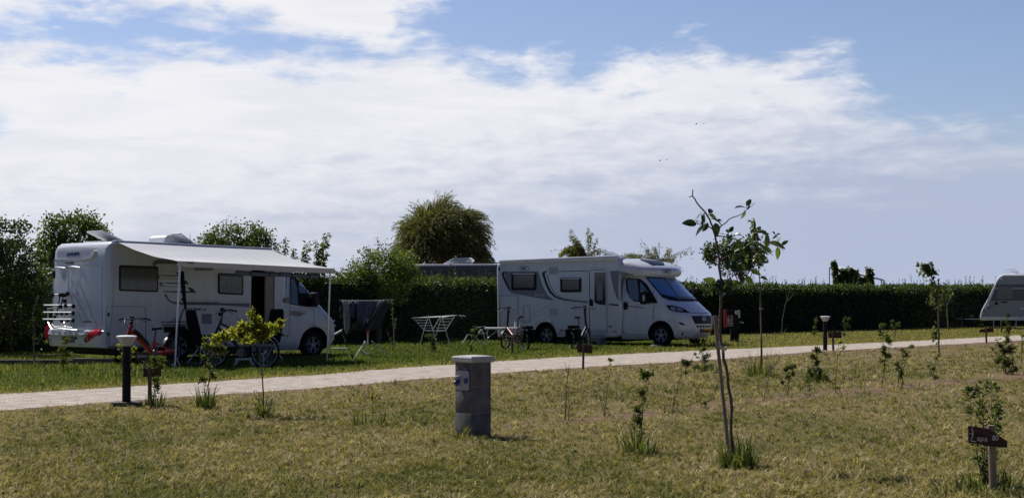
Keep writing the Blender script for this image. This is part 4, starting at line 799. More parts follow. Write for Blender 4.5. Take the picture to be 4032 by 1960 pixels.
def wisp(label, c, spec, Z, n):
    """low willow top: arching branches with hanging leaves"""
    b = at(c[0], c[1], Z); th = thing('willow_sapling', label, 'young tree', (b.x, b.y, 0)); mb = MB(); P = []; D = []
    mb.tube([Vector((b.x, b.y, 0)), b], [.06, .03], 6)
    for tip, mid, k in spec:
        a, m_, t_ = b, at(*mid, Z), at(*tip, Z); pts = [a.lerp(m_, u/6).lerp(m_.lerp(t_, u/6), u/6) for u in range(7)]; mb.tube(pts, [.018, .015, .012, .01, .008, .006, .004], 5)
        for j in range(int(k*n)):
            u = random.random()**.8*5.99; i = int(u); q = pts[i].lerp(pts[i+1], u-i)+Vector((random.gauss(0, .05), random.gauss(0, .25), -abs(random.gauss(0, .12)))); P.append(q); D.append((random.gauss(-.35, .4), random.gauss(0, .4), -.4+random.gauss(0, .5)))
    mb.build('trunk', 'bark', th, world=True); P = np.array(P); foliage('crown', th, 'leaf_willow', P, np.array(D), RNG.uniform(.12, .22, len(P)), .038, RNG.random(len(P))*.7+.3)
wisp('feathery willow sapling showing above the roof hatch of the right motorhome', (2310, 1040), [((2205, 1005), (2250, 930), 2.2), ((2225, 985), (2270, 930), 2), ((2250, 925), (2290, 950), 1), ((2246, 895), (2290, 960), .35), ((2318, 893), (2320, 960), .5), ((2326, 905), (2330, 970), .5), ((2270, 960), (2300, 950), 2.2), ((2370, 985), (2345, 960), .6), ((2392, 1000), (2390, 950), .35), ((2240, 1020), (2260, 950), 2.2), ((2330, 1015), (2330, 990), 2), ((2290, 1010), (2300, 960), 2.4), ((2352, 935), (2340, 980), .3), ((2175, 975), (2240, 1000), .05)], 70, 240)
wisp('thin straggly willow with a long bare branch reaching right, above the cab roof', (2590, 1045), [((2455, 1003), (2510, 985), 2), ((2480, 1015), (2530, 980), 1.6), ((2545, 975), (2570, 1000), 1), ((2580, 970), (2590, 1000), 1), ((2640, 975), (2620, 1010), 1), ((2735, 988), (2650, 990), .3), ((2728, 972), (2650, 995), .2), ((2520, 940), (2570, 990), .1), ((2595, 950), (2600, 990), .1), ((2655, 1020), (2640, 1000), .8), ((2620, 1030), (2600, 1000), 1.2), ((2550, 1030), (2560, 1000), 2), ((2690, 1058), (2650, 1030), .4)], 68, 170)
tree('broadleaf_tree', 'small dense round tree beyond the hedge behind the tall staked sapling', 'leaf_dark', [E_(2880, 985, 69, 70, 45), E_(2940, 1010, 69, 65, 60), E_(2900, 1030, 69, 80, 60), E_(2960, 960, 69, 35, 35), E_(2810, 1000, 69, 35, 40), E_(2985, 1015, 69, 35, 30)], 200, 15, .16, .22, .15, (at(2955, 1172, 69).x, 69, 0), shell=.35)
for lab, px_, pts in (('ivy-clad post tallest of the group by the white tarpaulin roof', 3283, [(3283, 1135), (3283, 1090), (3285, 1028)]), ('ivy-clad post second from the left below the white tarpaulin roof', 3320, [(3320, 1135), (3320, 1100), (3320, 1056)]), ('ivy-clad post with a pointed top in the middle of its row', 3344, [(3344, 1135), (3344, 1095), (3345, 1052)]), ('ivy-clad post right of the pointed one', 3367, [(3367, 1135), (3367, 1100), (3368, 1062)]), ('low ivy-clad post between two taller ones', 3398, [(3398, 1135), (3398, 1110), (3398, 1090)]), ('ivy-clad post standing alone at the right end of its row', 3424, [(3424, 1140), (3424, 1100), (3426, 1055)])):
    b = at(px_, 1130, 74.5); th = thing('ivy_post', lab, 'ivy post', (b.x, b.y, 0), group='ivy covered posts beyond the hedge'); top = at(*pts[-1], 74.5)
    P = []; n = int(330*(top.z-1.7))
    for k in range(n): u = random.random(); z = 1.7+(top.z-1.7)*u; r = (.21 if px_ != 3283 else .15)*(1.1-.55*u); a = random.random()*6.28; P.append((b.x+r*math.cos(a)+(.25*(1-u) if px_ == 3283 else 0), b.y+r*math.sin(a), z))
    P = np.array(P); foliage('leaves', th, 'leaf_mid', P, RNG.normal(size=P.shape)*.6+np.array((0, -.3, -.6)), .16, .12, RNG.random(n)*.9)
    MB().tube([(b.x, b.y, 0), (b.x, b.y, top.z-.05)], .06, 7).build('post', 'pale_bark', th, world=True)
tp_ = thing('tarpaulin_roof', 'white sloping tarpaulin roof on poles behind the ivy-clad posts', 'canopy', (at(3360, 1172, 76).x, 76, 0)); p = [at(3266, 1050, 76), at(3470, 1097, 76), at(3315, 1049, 78.5), at(3480, 1101, 78.5)]
MB().slab([[p[0], p[2]], [p[1], p[3]]], [[q-Vector((0, 0, .09)) for q in (p[0], p[2])], [q-Vector((0, 0, .09)) for q in (p[1], p[3])]]).build('roof', 'tarp_white', tp_, world=True)
pm = MB(); [pm.tube([Vector((q.x, q.y, 0)), q-Vector((0, 0, .05))], .025, 6) for q in p]; pm.build('pole', 'bark', tp_, world=True)
dt = thing('dome_tent', 'top of a black domed tent peeping over the hedge beside the awning', 'tent', (at(1310, 1172, 47.5).x, 47.5, 0)); a = at(1310, 1052, 47.5)
MB().loft([[Vector((a.x+(x-.35)*1.0, 47.5+y, a.z*math.sqrt(max(0, 1-((x-.0)/1.15)**2))*.985+.01)) for x in np.linspace(-1.1, 1.12, 16)] for y in (0, .5, 1.2, 1.9)], caps=False, closed=False).build('shell', 'tent_black', dt, world=True)
MB().tube([Vector((a.x+(x-.35), 47.45, a.z*math.sqrt(max(0, 1-(x/1.15)**2))*.99+.02)) for x in np.linspace(-1.1, 1.12, 24)], .03, 6).build('pole', 'tent_black', dt, world=True)
# ------------------------------------------------------------------ young plants on the lawn
def tuft(label, bx, by, n, ln, spread=.10, lean=.9, m='grass_blade'):
    n = max(n, 40)
    b = ground(bx, by); th = thing('grass_tuft', label, 'grass tuft', b); V = []; Fc = []; T = []
    for i in range(int(n*.6)):
        a = random.random()*2*PI; r = spread*math.sqrt(random.random()); p = b+Vector((r*math.cos(a), r*math.sin(a), 0)); a2 = a+random.gauss(0, .7); l = ln*random.uniform(.35, 1.05)*.82; le = abs(random.gauss(lean*.7, lean*.45)); w = random.uniform(.003, .011)*(1+ln)
        t0 = random.random()*.95; s = Vector((-math.sin(a2), math.cos(a2), 0))*w; d = Vector((math.cos(a2), math.sin(a2), 0)); q = p; o = len(V)
        for k in range(4):
            t = k/3; V += [q-s*(1-.85*t), q+s*(1-.85*t)]; an = le*(.4+1.1*t); q = q+(d*math.sin(an)+Vector((0, 0, math.cos(an))))*l/3
        for k in range(3): Fc.append((o+2*k, o+2*k+1, o+2*k+3, o+2*k+2)); T.append(t0)
    npmesh('blades', [tuple(v) for v in V], Fc, m, th, T); return th
def sapling(label, base, stems, clouds=(), m='leaf_brown', L=.07, along=0, u0=.2, r=.008, bark='bark', name='sapling', cat='sapling', jit=.02, asp=.42, group='young plants on the lawn', up=.2, deep=0):
    b = ground(*base); Z = b.y; k = Z/F; th = thing(name, label, cat, b, group=group); mb = MB(); P = []; D = []; pts_all = []
    for st in stems:
        y0 = random.gauss(0, .03+deep); pl = []
        for i, p in enumerate(st):
            q = at(p[0], p[1], Z); q.y += y0*i/max(1, len(st)-1); q.z = max(q.z, 0); pl.append(q)
        fine = []
        for i in range(len(pl)-1):
            for j in range(4): fine.append(pl[i].lerp(pl[i+1], j/4)+(Vector((random.gauss(0, .004), random.gauss(0, .004), 0)) if i+j else Vector()))
        fine.append(pl[-1]); n = len(fine); rr = r*(1 if st is stems[0] else .7); mb.tube(fine, [rr*(1-.75*i/(n-1)) for i in range(n)], 6); pts_all += fine[n//4:]
        tot = sum((fine[i+1]-fine[i]).length for i in range(n-1)); c = int(2.3*along*tot)
        for j in range(c):
            u = (u0+(1-u0)*random.random())*(n-1.001); i = int(u); q = fine[i].lerp(fine[i+1], u-i); a = random.random()*6.28; P.append(q+Vector((math.cos(a), math.sin(a), 0))*.008); D.append((math.cos(a), math.sin(a), up+random.gauss(0, .4)))
    for (x, y, rx, ry, n) in clouds:
        c = at(x, y, Z); near = min(pts_all, key=lambda q: (q-c).length); mb.tube([near, near.lerp(c, .6)+Vector((0, 0, .01)), c], [r*.4, r*.3, r*.15], 5)
        nt_ = max(2, n//14)
        for t in range(nt_):
            e = c+Vector((random.uniform(-1, 1)*rx*k*.8, random.gauss(0, rx*k*.4), random.uniform(-1, 1)*ry*k*.7)); mb.tube([c, e], [r*.25, r*.1], 4)
            for j in range(int(2.1*n)//nt_):
                q = c.lerp(e, random.uniform(.4, 1.1))+Vector((random.gauss(0, 1)*rx, random.gauss(0, 1)*rx, random.gauss(0, 1)*ry))*k*.16; P.append(q); D.append((random.gauss(0, .8), random.gauss(0, .8), up+random.gauss(0, .6)))
    mb.build('stem', bark, th, world=True)
    if P: P = np.array(P); n = len(P); ll = RNG.uniform(.5, 1.35, n)*L*.66; foliage('leaves', th, m, P, np.array(D), ll, ll*asp, RNG.random(n)*.9+.05)
    return th
S = sapling
# row on the near side of the path, left part
S('leafy young plant beside the left bollard lamp, in front of a low sign', (604, 1602), [[(604, 1602), (606, 1540), (612, 1480), (600, 1400)], [(606, 1560), (625, 1480), (640, 1415)], [(604, 1590), (618, 1525), (628, 1490)]], [(600, 1410, 22, 12, 40), (640, 1415, 26, 12, 45), (608, 1440, 20, 12, 30), (632, 1448, 14, 10, 22), (612, 1490, 16, 14, 26), (620, 1520, 14, 20, 24)], 'leaf_brown', .075, 14)
tuft('scruffy grass tuft around the plant beside the left bollard lamp', 604, 1603, 110, .3, .16)
S('two tiered young shrub with bronze leaves left of the small yellow tree', (816, 1608), [[(816, 1608), (820, 1520), (832, 1440), (838, 1340)], [(812, 1590), (800, 1500), (805, 1330)], [(820, 1520), (860, 1400), (885, 1360)]], [(805, 1335, 14, 12, 30), (832, 1372, 45, 24, 120), (868, 1375, 28, 18, 70), (805, 1400, 20, 10, 20), (822, 1440, 20, 14, 24), (796, 1490, 14, 20, 26), (835, 1480, 16, 16, 20)], 'leaf_brown', .085, 6)
tuft('long grass tuft at the foot of the two tiered bronze shrub', 812, 1611, 150, .42, .13, .6)
S('small round tree with yellow and green leaves on a thin dark stem', (1040, 1635), [[(1040, 1635), (1036, 1540), (1028, 1420), (1022, 1345), (1000, 1285)], [(1022, 1345), (950, 1320), (880, 1310)], [(1022, 1345), (1080, 1290), (1110, 1260)], [(1020, 1330), (960, 1270), (930, 1250)]],
  [(1010, 1295, 55, 24, 150), (930, 1318, 50, 22, 130), (1065, 1297, 40, 22, 110), (985, 1335, 70, 15, 120), (875, 1328, 30, 15, 70), (850, 1338, 14, 9, 24), (1000, 1258, 24, 13, 36), (990, 1232, 10, 9, 14), (1100, 1268, 20, 15, 34), (950, 1284, 30, 13, 40), (1035, 1330, 40, 13, 60)], 'leaf_yellow', .105, 0, r=.011, name='young_tree', cat='young tree', group=None, jit=.05)
tuft('broad leaved grass clump at the foot of the small yellow tree', 1042, 1640, 120, .42, .10, 1.1)
S('sparse pale spindly plant alone on the lawn left of the power pedestal', (1465, 1668), [[(1465, 1668), (1470, 1600), (1466, 1520)], [(1465, 1660), (1440, 1620)], [(1465, 1660), (1500, 1625)]], [(1466, 1560, 10, 20, 20)], 'leaf_yellow', .05, 40, r=.004)
tuft('thin dry grass wisps around the sparse pale plant', 1450, 1670, 40, .25, .2)
S('bare twin stick just right of the power pedestal', (2225, 1655), [[(2225, 1655), (2230, 1560), (2236, 1470), (2222, 1425)], [(2236, 1472), (2243, 1430)], [(2238, 1655), (2242, 1600), (2234, 1530)]], [], 'leaf_brown', .05, 3, r=.008)
S('thin leaning plant with one leafy tip, right of the bare twin stick', (2380, 1655), [[(2380, 1655), (2383, 1590), (2395, 1500), (2410, 1418)], [(2380, 1640), (2360, 1560), (2347, 1535)], [(2384, 1620), (2430, 1650)]], [(2408, 1420, 9, 9, 24)], 'leaf_brown', .05, 34, r=.006)
S('tall leafy plant with a tufted top in the middle of the near lawn', (2525, 1785), [[(2525, 1785), (2526, 1680), (2532, 1560), (2552, 1465)], [(2526, 1690), (2512, 1640), (2520, 1545)], [(2522, 1775), (2510, 1690), (2505, 1650)]], [(2550, 1475, 24, 18, 70), (2520, 1545, 16, 12, 30), (2515, 1610, 12, 20, 30), (2508, 1660, 10, 20, 25)], 'leaf_brown', .07, 30, r=.008)
tuft('dark grass tuft under the tall leafy plant in the middle of the near lawn', 2525, 1790, 130, .3, .13); tuft('wide bladed weed leaning left of the tall leafy plant', 2480, 1775, 14, .4, .12, 1.1)
S('slim leaning stem with a fan shaped leafy head', (2648, 1622), [[(2648, 1622), (2658, 1560), (2682, 1475), (2690, 1400)], [(2682, 1478), (2715, 1440), (2730, 1400)], [(2650, 1600), (2655, 1520), (2656, 1505)]], [(2690, 1420, 24, 26, 70), (2712, 1425, 18, 22, 50), (2690, 1465, 14, 10, 20), (2735, 1393, 6, 6, 10)], 'leaf_brown', .055, 4, r=.007)
tuft('small dry tuft at the foot of the slim leaning stem', 2648, 1626, 40, .15, .12)
S('low weedy plant with one leaning twig left of the tall staked sapling', (2770, 1608), [[(2770, 1608), (2800, 1560), (2832, 1500)], [(2765, 1608), (2750, 1550), (2735, 1545)]], [(2768, 1590, 20, 12, 40), (2815, 1530, 8, 8, 12)], 'leaf_brown', .05, 25, r=.005)
S('bushy green plant at the path edge beyond the tall staked sapling', (2775, 1465), [[(2775, 1465), (2772, 1420), (2770, 1380), (2766, 1335)], [(2775, 1460), (2755, 1410), (2745, 1400)], [(2778, 1460), (2790, 1400), (2785, 1375)]], [(2766, 1345, 10, 14, 30), (2770, 1375, 16, 16, 50), (2780, 1410, 20, 24, 60), (2785, 1445, 34, 14, 70), (2750, 1440, 18, 18, 30)], 'leaf_mid', .08, 20)
tuft('grass tuft under the bushy plant at the path edge', 2778, 1467, 90, .35, .25)
S('bare branching twig shrub right of the second staked sapling', (3008, 1572), [[(3008, 1572), (3020, 1510), (3036, 1455), (3050, 1390)], [(3036, 1455), (3025, 1420), (3022, 1370)], [(3036, 1455), (3060, 1420), (3072, 1375)], [(3036, 1455), (3034, 1410), (3036, 1368)], [(3034, 1460), (3018, 1430), (3018, 1415)], [(3036, 1450), (3075, 1410), (3085, 1390)], [(3008, 1572), (2990, 1530), (2985, 1500)]], [(2985, 1545, 10, 14, 20)], 'leaf_yellow', .05, 4, r=.007, bark='pale_bark')
S('compact leafy plant right of the bare twig shrub', (3103, 1560), [[(3103, 1560), (3105, 1500), (3108, 1430)], [(3103, 1550), (3085, 1510), (3075, 1470)], [(3105, 1510), (3125, 1450)]], [(3105, 1445, 18, 14, 50), (3122, 1445, 14, 14, 35), (3092, 1460, 14, 12, 30), (3100, 1480, 14, 14, 30), (3077, 1505, 10, 12, 22), (3118, 1475, 12, 12, 24)], 'leaf_brown', .07, 10)
S('dense dark green shrub with a tall spike below the right bollard lamp', (3218, 1505), [[(3218, 1505), (3220, 1440), (3218, 1370)], [(3215, 1500), (3200, 1440), (3194, 1395)]], [(3218, 1385, 14, 18, 50), (3215, 1420, 16, 18, 55), (3196, 1400, 8, 14, 22), (3215, 1465, 38, 26, 150), (3235, 1485, 30, 18, 80), (3195, 1470, 18, 20, 50)], 'leaf_mid', .085, 20)
tuft('coarse grass around the dense dark shrub below the right bollard lamp', 3222, 1507, 120, .35, .25)
S('small stub of a plant left of the thin tall plant', (3188, 1540), [[(3188, 1540), (3186, 1500), (3188, 1480)], [(3187, 1520), (3176, 1492)]], [(3180, 1495, 10, 10, 20)], 'leaf_brown', .06, 20)
S('thin tall plant with small pale leaves at the top, right of the dark shrub', (3290, 1545), [[(3290, 1545), (3294, 1450), (3300, 1380), (3305, 1335)], [(3292, 1540), (3275, 1500)], [(3300, 1400), (3325, 1360)], [(3291, 1545), (3310, 1510)]], [(3304, 1345, 14, 14, 30), (3322, 1370, 10, 12, 20), (3285, 1525, 20, 16, 40)], 'leaf_yellow', .06, 16, r=.006)
S('tall wavy stemmed plant with leafy top crossing the path edge', (3472, 1525), [[(3472, 1525), (3480, 1460), (3482, 1400), (3472, 1330), (3478, 1275)], [(3480, 1440), (3500, 1400), (3505, 1330), (3495, 1305)]], [(3478, 1285, 14, 14, 34), (3470, 1310, 10, 12, 20), (3475, 1370, 16, 12, 36), (3482, 1392, 22, 10, 40), (3500, 1335, 18, 22, 50), (3508, 1395, 16, 14, 34), (3478, 1420, 12, 10, 20)], 'leaf_mid', .08, 18)
S('upright plant with two leafy brown stems beside the wavy stemmed one', (3553, 1515), [[(3553, 1515), (3550, 1440), (3556, 1370)], [(3540, 1512), (3535, 1450), (3533, 1410)], [(3553, 1460), (3575, 1400), (3585, 1355)], [(3553, 1420), (3580, 1380)]], [(3555, 1370, 10, 14, 24), (3585, 1365, 12, 12, 24), (3570, 1395, 14, 12, 24), (3534, 1440, 10, 30, 50), (3550, 1480, 12, 26, 50)], 'leaf_brown', .07, 34, r=.009)
S('short bronze plant between the two stemmed plant and the big right shrub', (3680, 1500), [[(3680, 1500), (3676, 1460), (3690, 1400)], [(3678, 1490), (3660, 1450), (3652, 1420)]], [(3690, 1405, 8, 12, 20), (3676, 1450, 16, 14, 34), (3660, 1440, 8, 10, 16), (3682, 1485, 16, 10, 30)], 'leaf_brown', .065, 24)
S('big many stemmed brown and green shrub near the right edge of the lawn', (3962, 1472), [[(3962, 1472), (3958, 1400), (3966, 1290)], [(3955, 1470), (3935, 1400), (3930, 1330)], [(3968, 1470), (3985, 1400), (3992, 1350)], [(3960, 1470), (3945, 1420), (3905, 1370)], [(3970, 1470), (4000, 1430)]], [(3966, 1300, 14, 24, 50), (3965, 1340, 18, 20, 60), (3960, 1385, 26, 26, 100), (3985, 1375, 16, 20, 50), (3940, 1360, 16, 20, 44), (3970, 1430, 30, 28, 110), (3935, 1420, 20, 22, 55), (3910, 1375, 10, 10, 16), (3990, 1455, 20, 14, 50)], 'leaf_brown', .085, 24, r=.010)
S('thin stem of a plant cut by the right edge of the picture', (4025, 1440), [[(4025, 1440), (4020, 1370), (4022, 1310)], [(4022, 1380), (4034, 1340)]], [(4022, 1320, 10, 14, 22), (4030, 1380, 10, 16, 24), (4026, 1350, 8, 14, 20)], 'leaf_yellow', .07, 20)
# shrub by the fish-named sign and the tall saplings
S('tall dark leaved shrub standing right behind the Lapa sign', (3882, 1925), [[(3878, 1925), (3870, 1780), (3858, 1640), (3835, 1510)], [(3880, 1925), (3878, 1780), (3862, 1620), (3852, 1500)], [(3888, 1925), (3895, 1800), (3890, 1620), (3880, 1490)], [(3870, 1920), (3845, 1780), (3818, 1620), (3812, 1530)], [(3890, 1920), (3910, 1790), (3920, 1640), (3912, 1520)], [(3892, 1900), (3925, 1760), (3938, 1660), (3930, 1570)]],
  [(3815, 1560, 12, 50, 20), (3838, 1530, 12, 36, 16), (3880, 1520, 12, 36, 16), (3912, 1525, 12, 20, 9), (3930, 1600, 14, 60, 28), (3815, 1620, 14, 30, 16), (3850, 1620, 14, 40, 20), (3935, 1680, 12, 30, 13), (3850, 1800, 14, 50, 16), (3895, 1830, 14, 50, 16), (3870, 1890, 24, 30, 24), (3858, 1730, 14, 40, 17), (3905, 1760, 14, 50, 20), (3845, 1700, 10, 40, 12), (3870, 1850, 18, 30, 20), (3812, 1530, 9, 20, 9)], 'leaf_mid', .06, 42, u0=.08, r=.006, name='shrub', cat='shrub', group=None, up=.5, deep=.05)
tuft('green grass clump around the foot of the shrub behind the Lapa sign', 3885, 1935, 220, .22, .22); tuft('lush grass patch left of the foot of the Lapa sign post', 3800, 1950, 160, .14, .25); tuft('thin weeds right of the foot of the Lapa sign post', 3960, 1930, 60, .3, .12)
MG = (2890, 1835); mz = gz(MG[1])
def bigleaf(P, D, L, W, N=None):
    """a curved ovate leaf with a midrib fold, as a grid"""
    D = Vector(D).normalized(); N = Vector(N or (random.gauss(0, .6), random.gauss(0, .6), 1)); S_ = D.cross(N).normalized(); N = S_.cross(D); V = []; n = 7; c = random.uniform(.1, .5)
    for i in range(n+1):
        t = i/n; w = W*.5*(math.sin(PI*min(1, t**.8)))**.75 if 0 < i < n else .002; q = Vector(P)+D*L*t-N*L*c*t*t*.6
        V += [q-S_*w+N*w*.3, q, q+S_*w+N*w*.3]
    return V, [(3*i+k, 3*i+k+1, 3*i+k+4, 3*i+k+3) for i in range(n) for k in (0, 1)]
def staked(label, base, trunk, branches, leaves, Lf, r, m='leaf_glossy', group='staked saplings'):
    b = ground(*base); Z = b.y; th = thing('young_tree', label, 'young tree', b, group=group); mb = MB(); bars = []
    for st, rr in [(trunk, r)]+[(q, r*.42) for q in branches]:
        y0 = 0 if st is trunk else random.gauss(0, .12); pl = [at(p[0], max(p[1], 0), Z)+Vector((0, y0*i/len(st), 0)) for i, p in enumerate(st)]
        if st is trunk: pl[0].z = 0
        fine = [];
        for i in range(len(pl)-1): fine += [pl[i].lerp(pl[i+1], j/3)+(Vector((random.gauss(0, .004), random.gauss(0, .004), 0)) if j else Vector()) for j in range(3)]
        fine.append(pl[-1]); mb.tube(fine, [rr*(1-.7*(i/(len(fine)-1))**(1.3 if st is trunk else 1)) for i in range(len(fine))], 8); bars.append(fine)
    V = []; Fc = []; T = []
    for (x, y, dx, dy, s) in leaves:
        p = at(x, y, Z); al = [q for bb in bars for q in bb]; near = min(al, key=lambda q: (q-p).length); p.y = near.y+random.gauss(0, .03)
        if (near-p).length > .02: mb.tube([near, p], [.004, .002], 4)
        d = Vector((dx, random.gauss(0, .5), -dy)); v, f = bigleaf(p, d, Lf*s*random.uniform(.85, 1.15), Lf*s*.5, (random.gauss(0, .5), random.gauss(-.6, .4), random.uniform(.3, 1))); o = len(V); V += [tuple(q) for q in v]; t = random.random(); Fc += [tuple(i+o for i in q) for q in f]; T += [t]*len(f)
    mb.build('trunk', 'bark', th, world=True)
    npmesh('leaves', V, Fc, m, th, T, smooth=True); return th
zm = lambda x, y: (2650+.3355*x, 730+.3355*y)
def Lz(*a): return [(*zm(x, y), dx, dy, s) for x, y, dx, dy, s in a]
def around(x, y, n, rx, ry, s=1.): return [(*zm(x+random.gauss(0, rx), y+random.gauss(0, ry)), random.gauss(0, 1), random.gauss(.15, .8), s*random.uniform(.6, 1.1)) for _ in range(n)]
mag = staked('tall sapling with big glossy oval leaves and forked top, tied to a stake', MG, [(2893, 1835), (2878, 1700), (2876, 1560), (2858, 1440), (2840, 1350), (2836, 1240), zm(565, 1180), zm(555, 1040), zm(545, 890), zm(520, 720), zm(495, 590), zm(440, 430), zm(385, 325), zm(300, 230), zm(228, 125), zm(232, 48)],
  [[zm(505, 600), zm(540, 510), zm(660, 395), zm(800, 340), zm(880, 280), zm(960, 198)], [zm(228, 125), zm(200, 130)], [zm(500, 590), zm(600, 600), zm(700, 630), zm(770, 650), zm(840, 690)], [zm(553, 880), zm(620, 835), zm(720, 810), zm(830, 810), zm(940, 820)], [zm(470, 520), zm(400, 470), zm(290, 455), zm(250, 400)], [zm(560, 1110), zm(500, 1130)], [zm(560, 1120), zm(640, 1100), zm(720, 1040), zm(780, 1010)], [zm(640, 600), zm(645, 560)]],
  Lz((275, 450, -1, -.05, 1.3), (300, 415, .3, .2, .6), (285, 400, .3, -.6, .8), (330, 345, .3, 1, 1.2), (350, 350, .4, .8, 1.3), (365, 480, -.7, .5, 1.1), (425, 330, .3, -.5, .9), (420, 345, .8, .3, 1), (440, 390, .8, .1, 1), (500, 440, .1, 1, 1.1), (520, 415, .7, -.2, .6), (400, 440, -.2, .4, .9), (860, 260, -1, -.2, 1.1), (850, 290, -.2, .9, .8), (860, 240, .5, -.7, .8), (885, 270, .2, -.4, .4), (645, 560, -.2, -.9, .6), (650, 550, .5, -.6, .7), (700, 610, .5, -.5, .8), (700, 590, .9, -.2, .9), (690, 620, -.6, -.3, .8), (750, 640, .2, .6, .7), (590, 620, .1, .8, .5), (530, 570, .6, 0, .5), (720, 780, .8, -.4, .9), (740, 790, .5, .6, 1), (800, 770, .4, -.4, 1), (830, 790, .3, .7, 1), (900, 770, -.3, -.6, 1), (930, 780, .1, .8, 1), (860, 740, .6, -.1, .9), (680, 900, .5, .4, .9), (650, 870, -.2, .7, .8), (690, 1010, .7, -.1, .9), (840, 1060, .4, .5, 1), (900, 990, .7, .3, .9), (500, 1140, -1, -.3, 1.2), (480, 1110, -.4, .3, .6), (520, 1100, .2, .8, 1), (560, 1190, .3, .8, 1), (610, 1120, .6, .3, 1), (650, 1100, .2, .8, .9), (620, 1190, .4, .7, 1), (730, 1060, .6, .5, .8))+around(860, 860, 14, 60, 50, .85)+around(620, 1130, 10, 50, 40, .8)+around(480, 1160, 5, 40, 20, .8)+around(430, 1230, 3, 30, 20, .8), .11, .0145)
st = thing('stake', 'thick wooden stake tied beside the tall glossy leaved sapling', 'stake', ground(2868, 1770)); q0, q1 = ground(2868, 1770), at(2814, 1242, gz(1770)); MB().tube([q0, q1], [.019, .017], 10).build('post', 'stake_wood', st, world=True)
for (x, y) in ((2826, 1362), (2825, 1368), (2827, 1357)):
    a, b = at(x-9, y-2, mz-.4), at(x+34, y+8, mz); MB().tube([a, a.lerp(b, .3)+Vector((0, -.06, .01)), a.lerp(b, .7)+Vector((0, -.05, -.02)), b, b+Vector((.0, .05, 0))], .005, 5).build('tie', 'cloth_pale', st, world=True)
tuft('thick broad bladed grass clump at the foot of the tall glossy sapling', 2905, 1838, 230, .36, .16, 1.0)
sec = staked('second staked sapling with drooping withered leaves at its top', (2994, 1478), [(2994, 1478), (2997, 1380), (2997, 1250), zm(1015, 1080), zm(1010, 900), zm(1000, 780), zm(985, 560), zm(945, 380)], [[zm(1000, 800), zm(1080, 740), zm(1150, 690), zm(1210, 650), zm(1235, 560)], [zm(1010, 830), zm(1100, 790), zm(1180, 765), zm(1240, 760)], [zm(1000, 700), zm(940, 690), zm(890, 640)], [zm(1000, 720), zm(1040, 640), zm(1075, 570)], [zm(1025, 1090), zm(1080, 1080), zm(1110, 1030)]],
  Lz((1000, 690, .5, .3, 1.5), (1050, 720, .7, .3, 1.2), (1090, 720, .2, -.9, 1.4), (1120, 670, .9, .2, 1.6), (1200, 690, .6, .3, 1.2), (1225, 690, .3, -.8, .9), (1220, 720, .1, .9, 1.2), (1240, 760, -.1, .8, .9), (1270, 700, .4, -.3, .8), (1020, 1075, .6, .1, .8))+around(1020, 820, 20, 50, 50, .9)+around(985, 530, 16, 25, 22, .8)+around(930, 450, 8, 14, 26, .5)+around(930, 630, 10, 26, 16, .7)+around(1070, 580, 5, 12, 16, .5)+around(1210, 580, 5, 12, 16, .5), .19, .013, 'leaf_mid')
sk2 = thing('stake', 'slim stake beside the second staked sapling near the path', 'stake', ground(3001, 1476)); MB().tube([ground(3001, 1476), at(2994, 1180, gz(1476))], [.017, .014], 7).build('post', 'stake_wood', sk2, world=True)
for y in (1215, 1325): a, b = at(2988, y, gz(1478)-.03), at(3006, y, gz(1478)-.03); MB().tube([a, a.lerp(b, .5)-Vector((0, .02, 0)), b], .006, 5).build('tie', 'cloth_pale', sk2, world=True)
tuft('large grass tuft at the foot of the second staked sapling', 2996, 1482, 220, .42, .32, .8); tuft('dry grass spikes left of the second staked sapling', 2975, 1472, 60, .6, .15, .5, 'grass_dry')
st3 = staked('young tree with a leaning round leaf head and stake, beyond the path to the right', (3698, 1397), [(3696, 1397), (3695, 1300), (3690, 1200), (3680, 1110), (3655, 1070)], [[(3688, 1180), (3670, 1150)], [(3692, 1220), (3715, 1160), (3735, 1135)]], [(random.gauss(3650, 16), random.gauss(1060, 12), random.gauss(0, 1), random.gauss(0, 1), .9) for _ in range(120)]+[(random.gauss(3676, 9), random.gauss(1100, 18), random.gauss(0, 1), random.gauss(0, 1), .8) for _ in range(26)]+[(random.gauss(3685, 16), random.gauss(1165, 26), random.gauss(0, 1), random.gauss(0, 1), .8) for _ in range(100)]+[(random.gauss(3730, 14), random.gauss(1155, 22), random.gauss(0, 1), random.gauss(0, 1), .7) for _ in range(34)]+[(random.gauss(3680, 9), random.gauss(1325, 22), random.gauss(0, 1), random.gauss(0, 1), .8) for _ in range(40)], .125, .02, 'leaf_mid')
s3 = thing('stake', 'straight dark stake of the young tree beyond the path to the right', 'stake', ground(3697, 1399)); MB().tube([ground(3697, 1399), at(3696, 1100, gz(1399))], [.02, .016], 7).build('post', 'bark', s3, world=True)
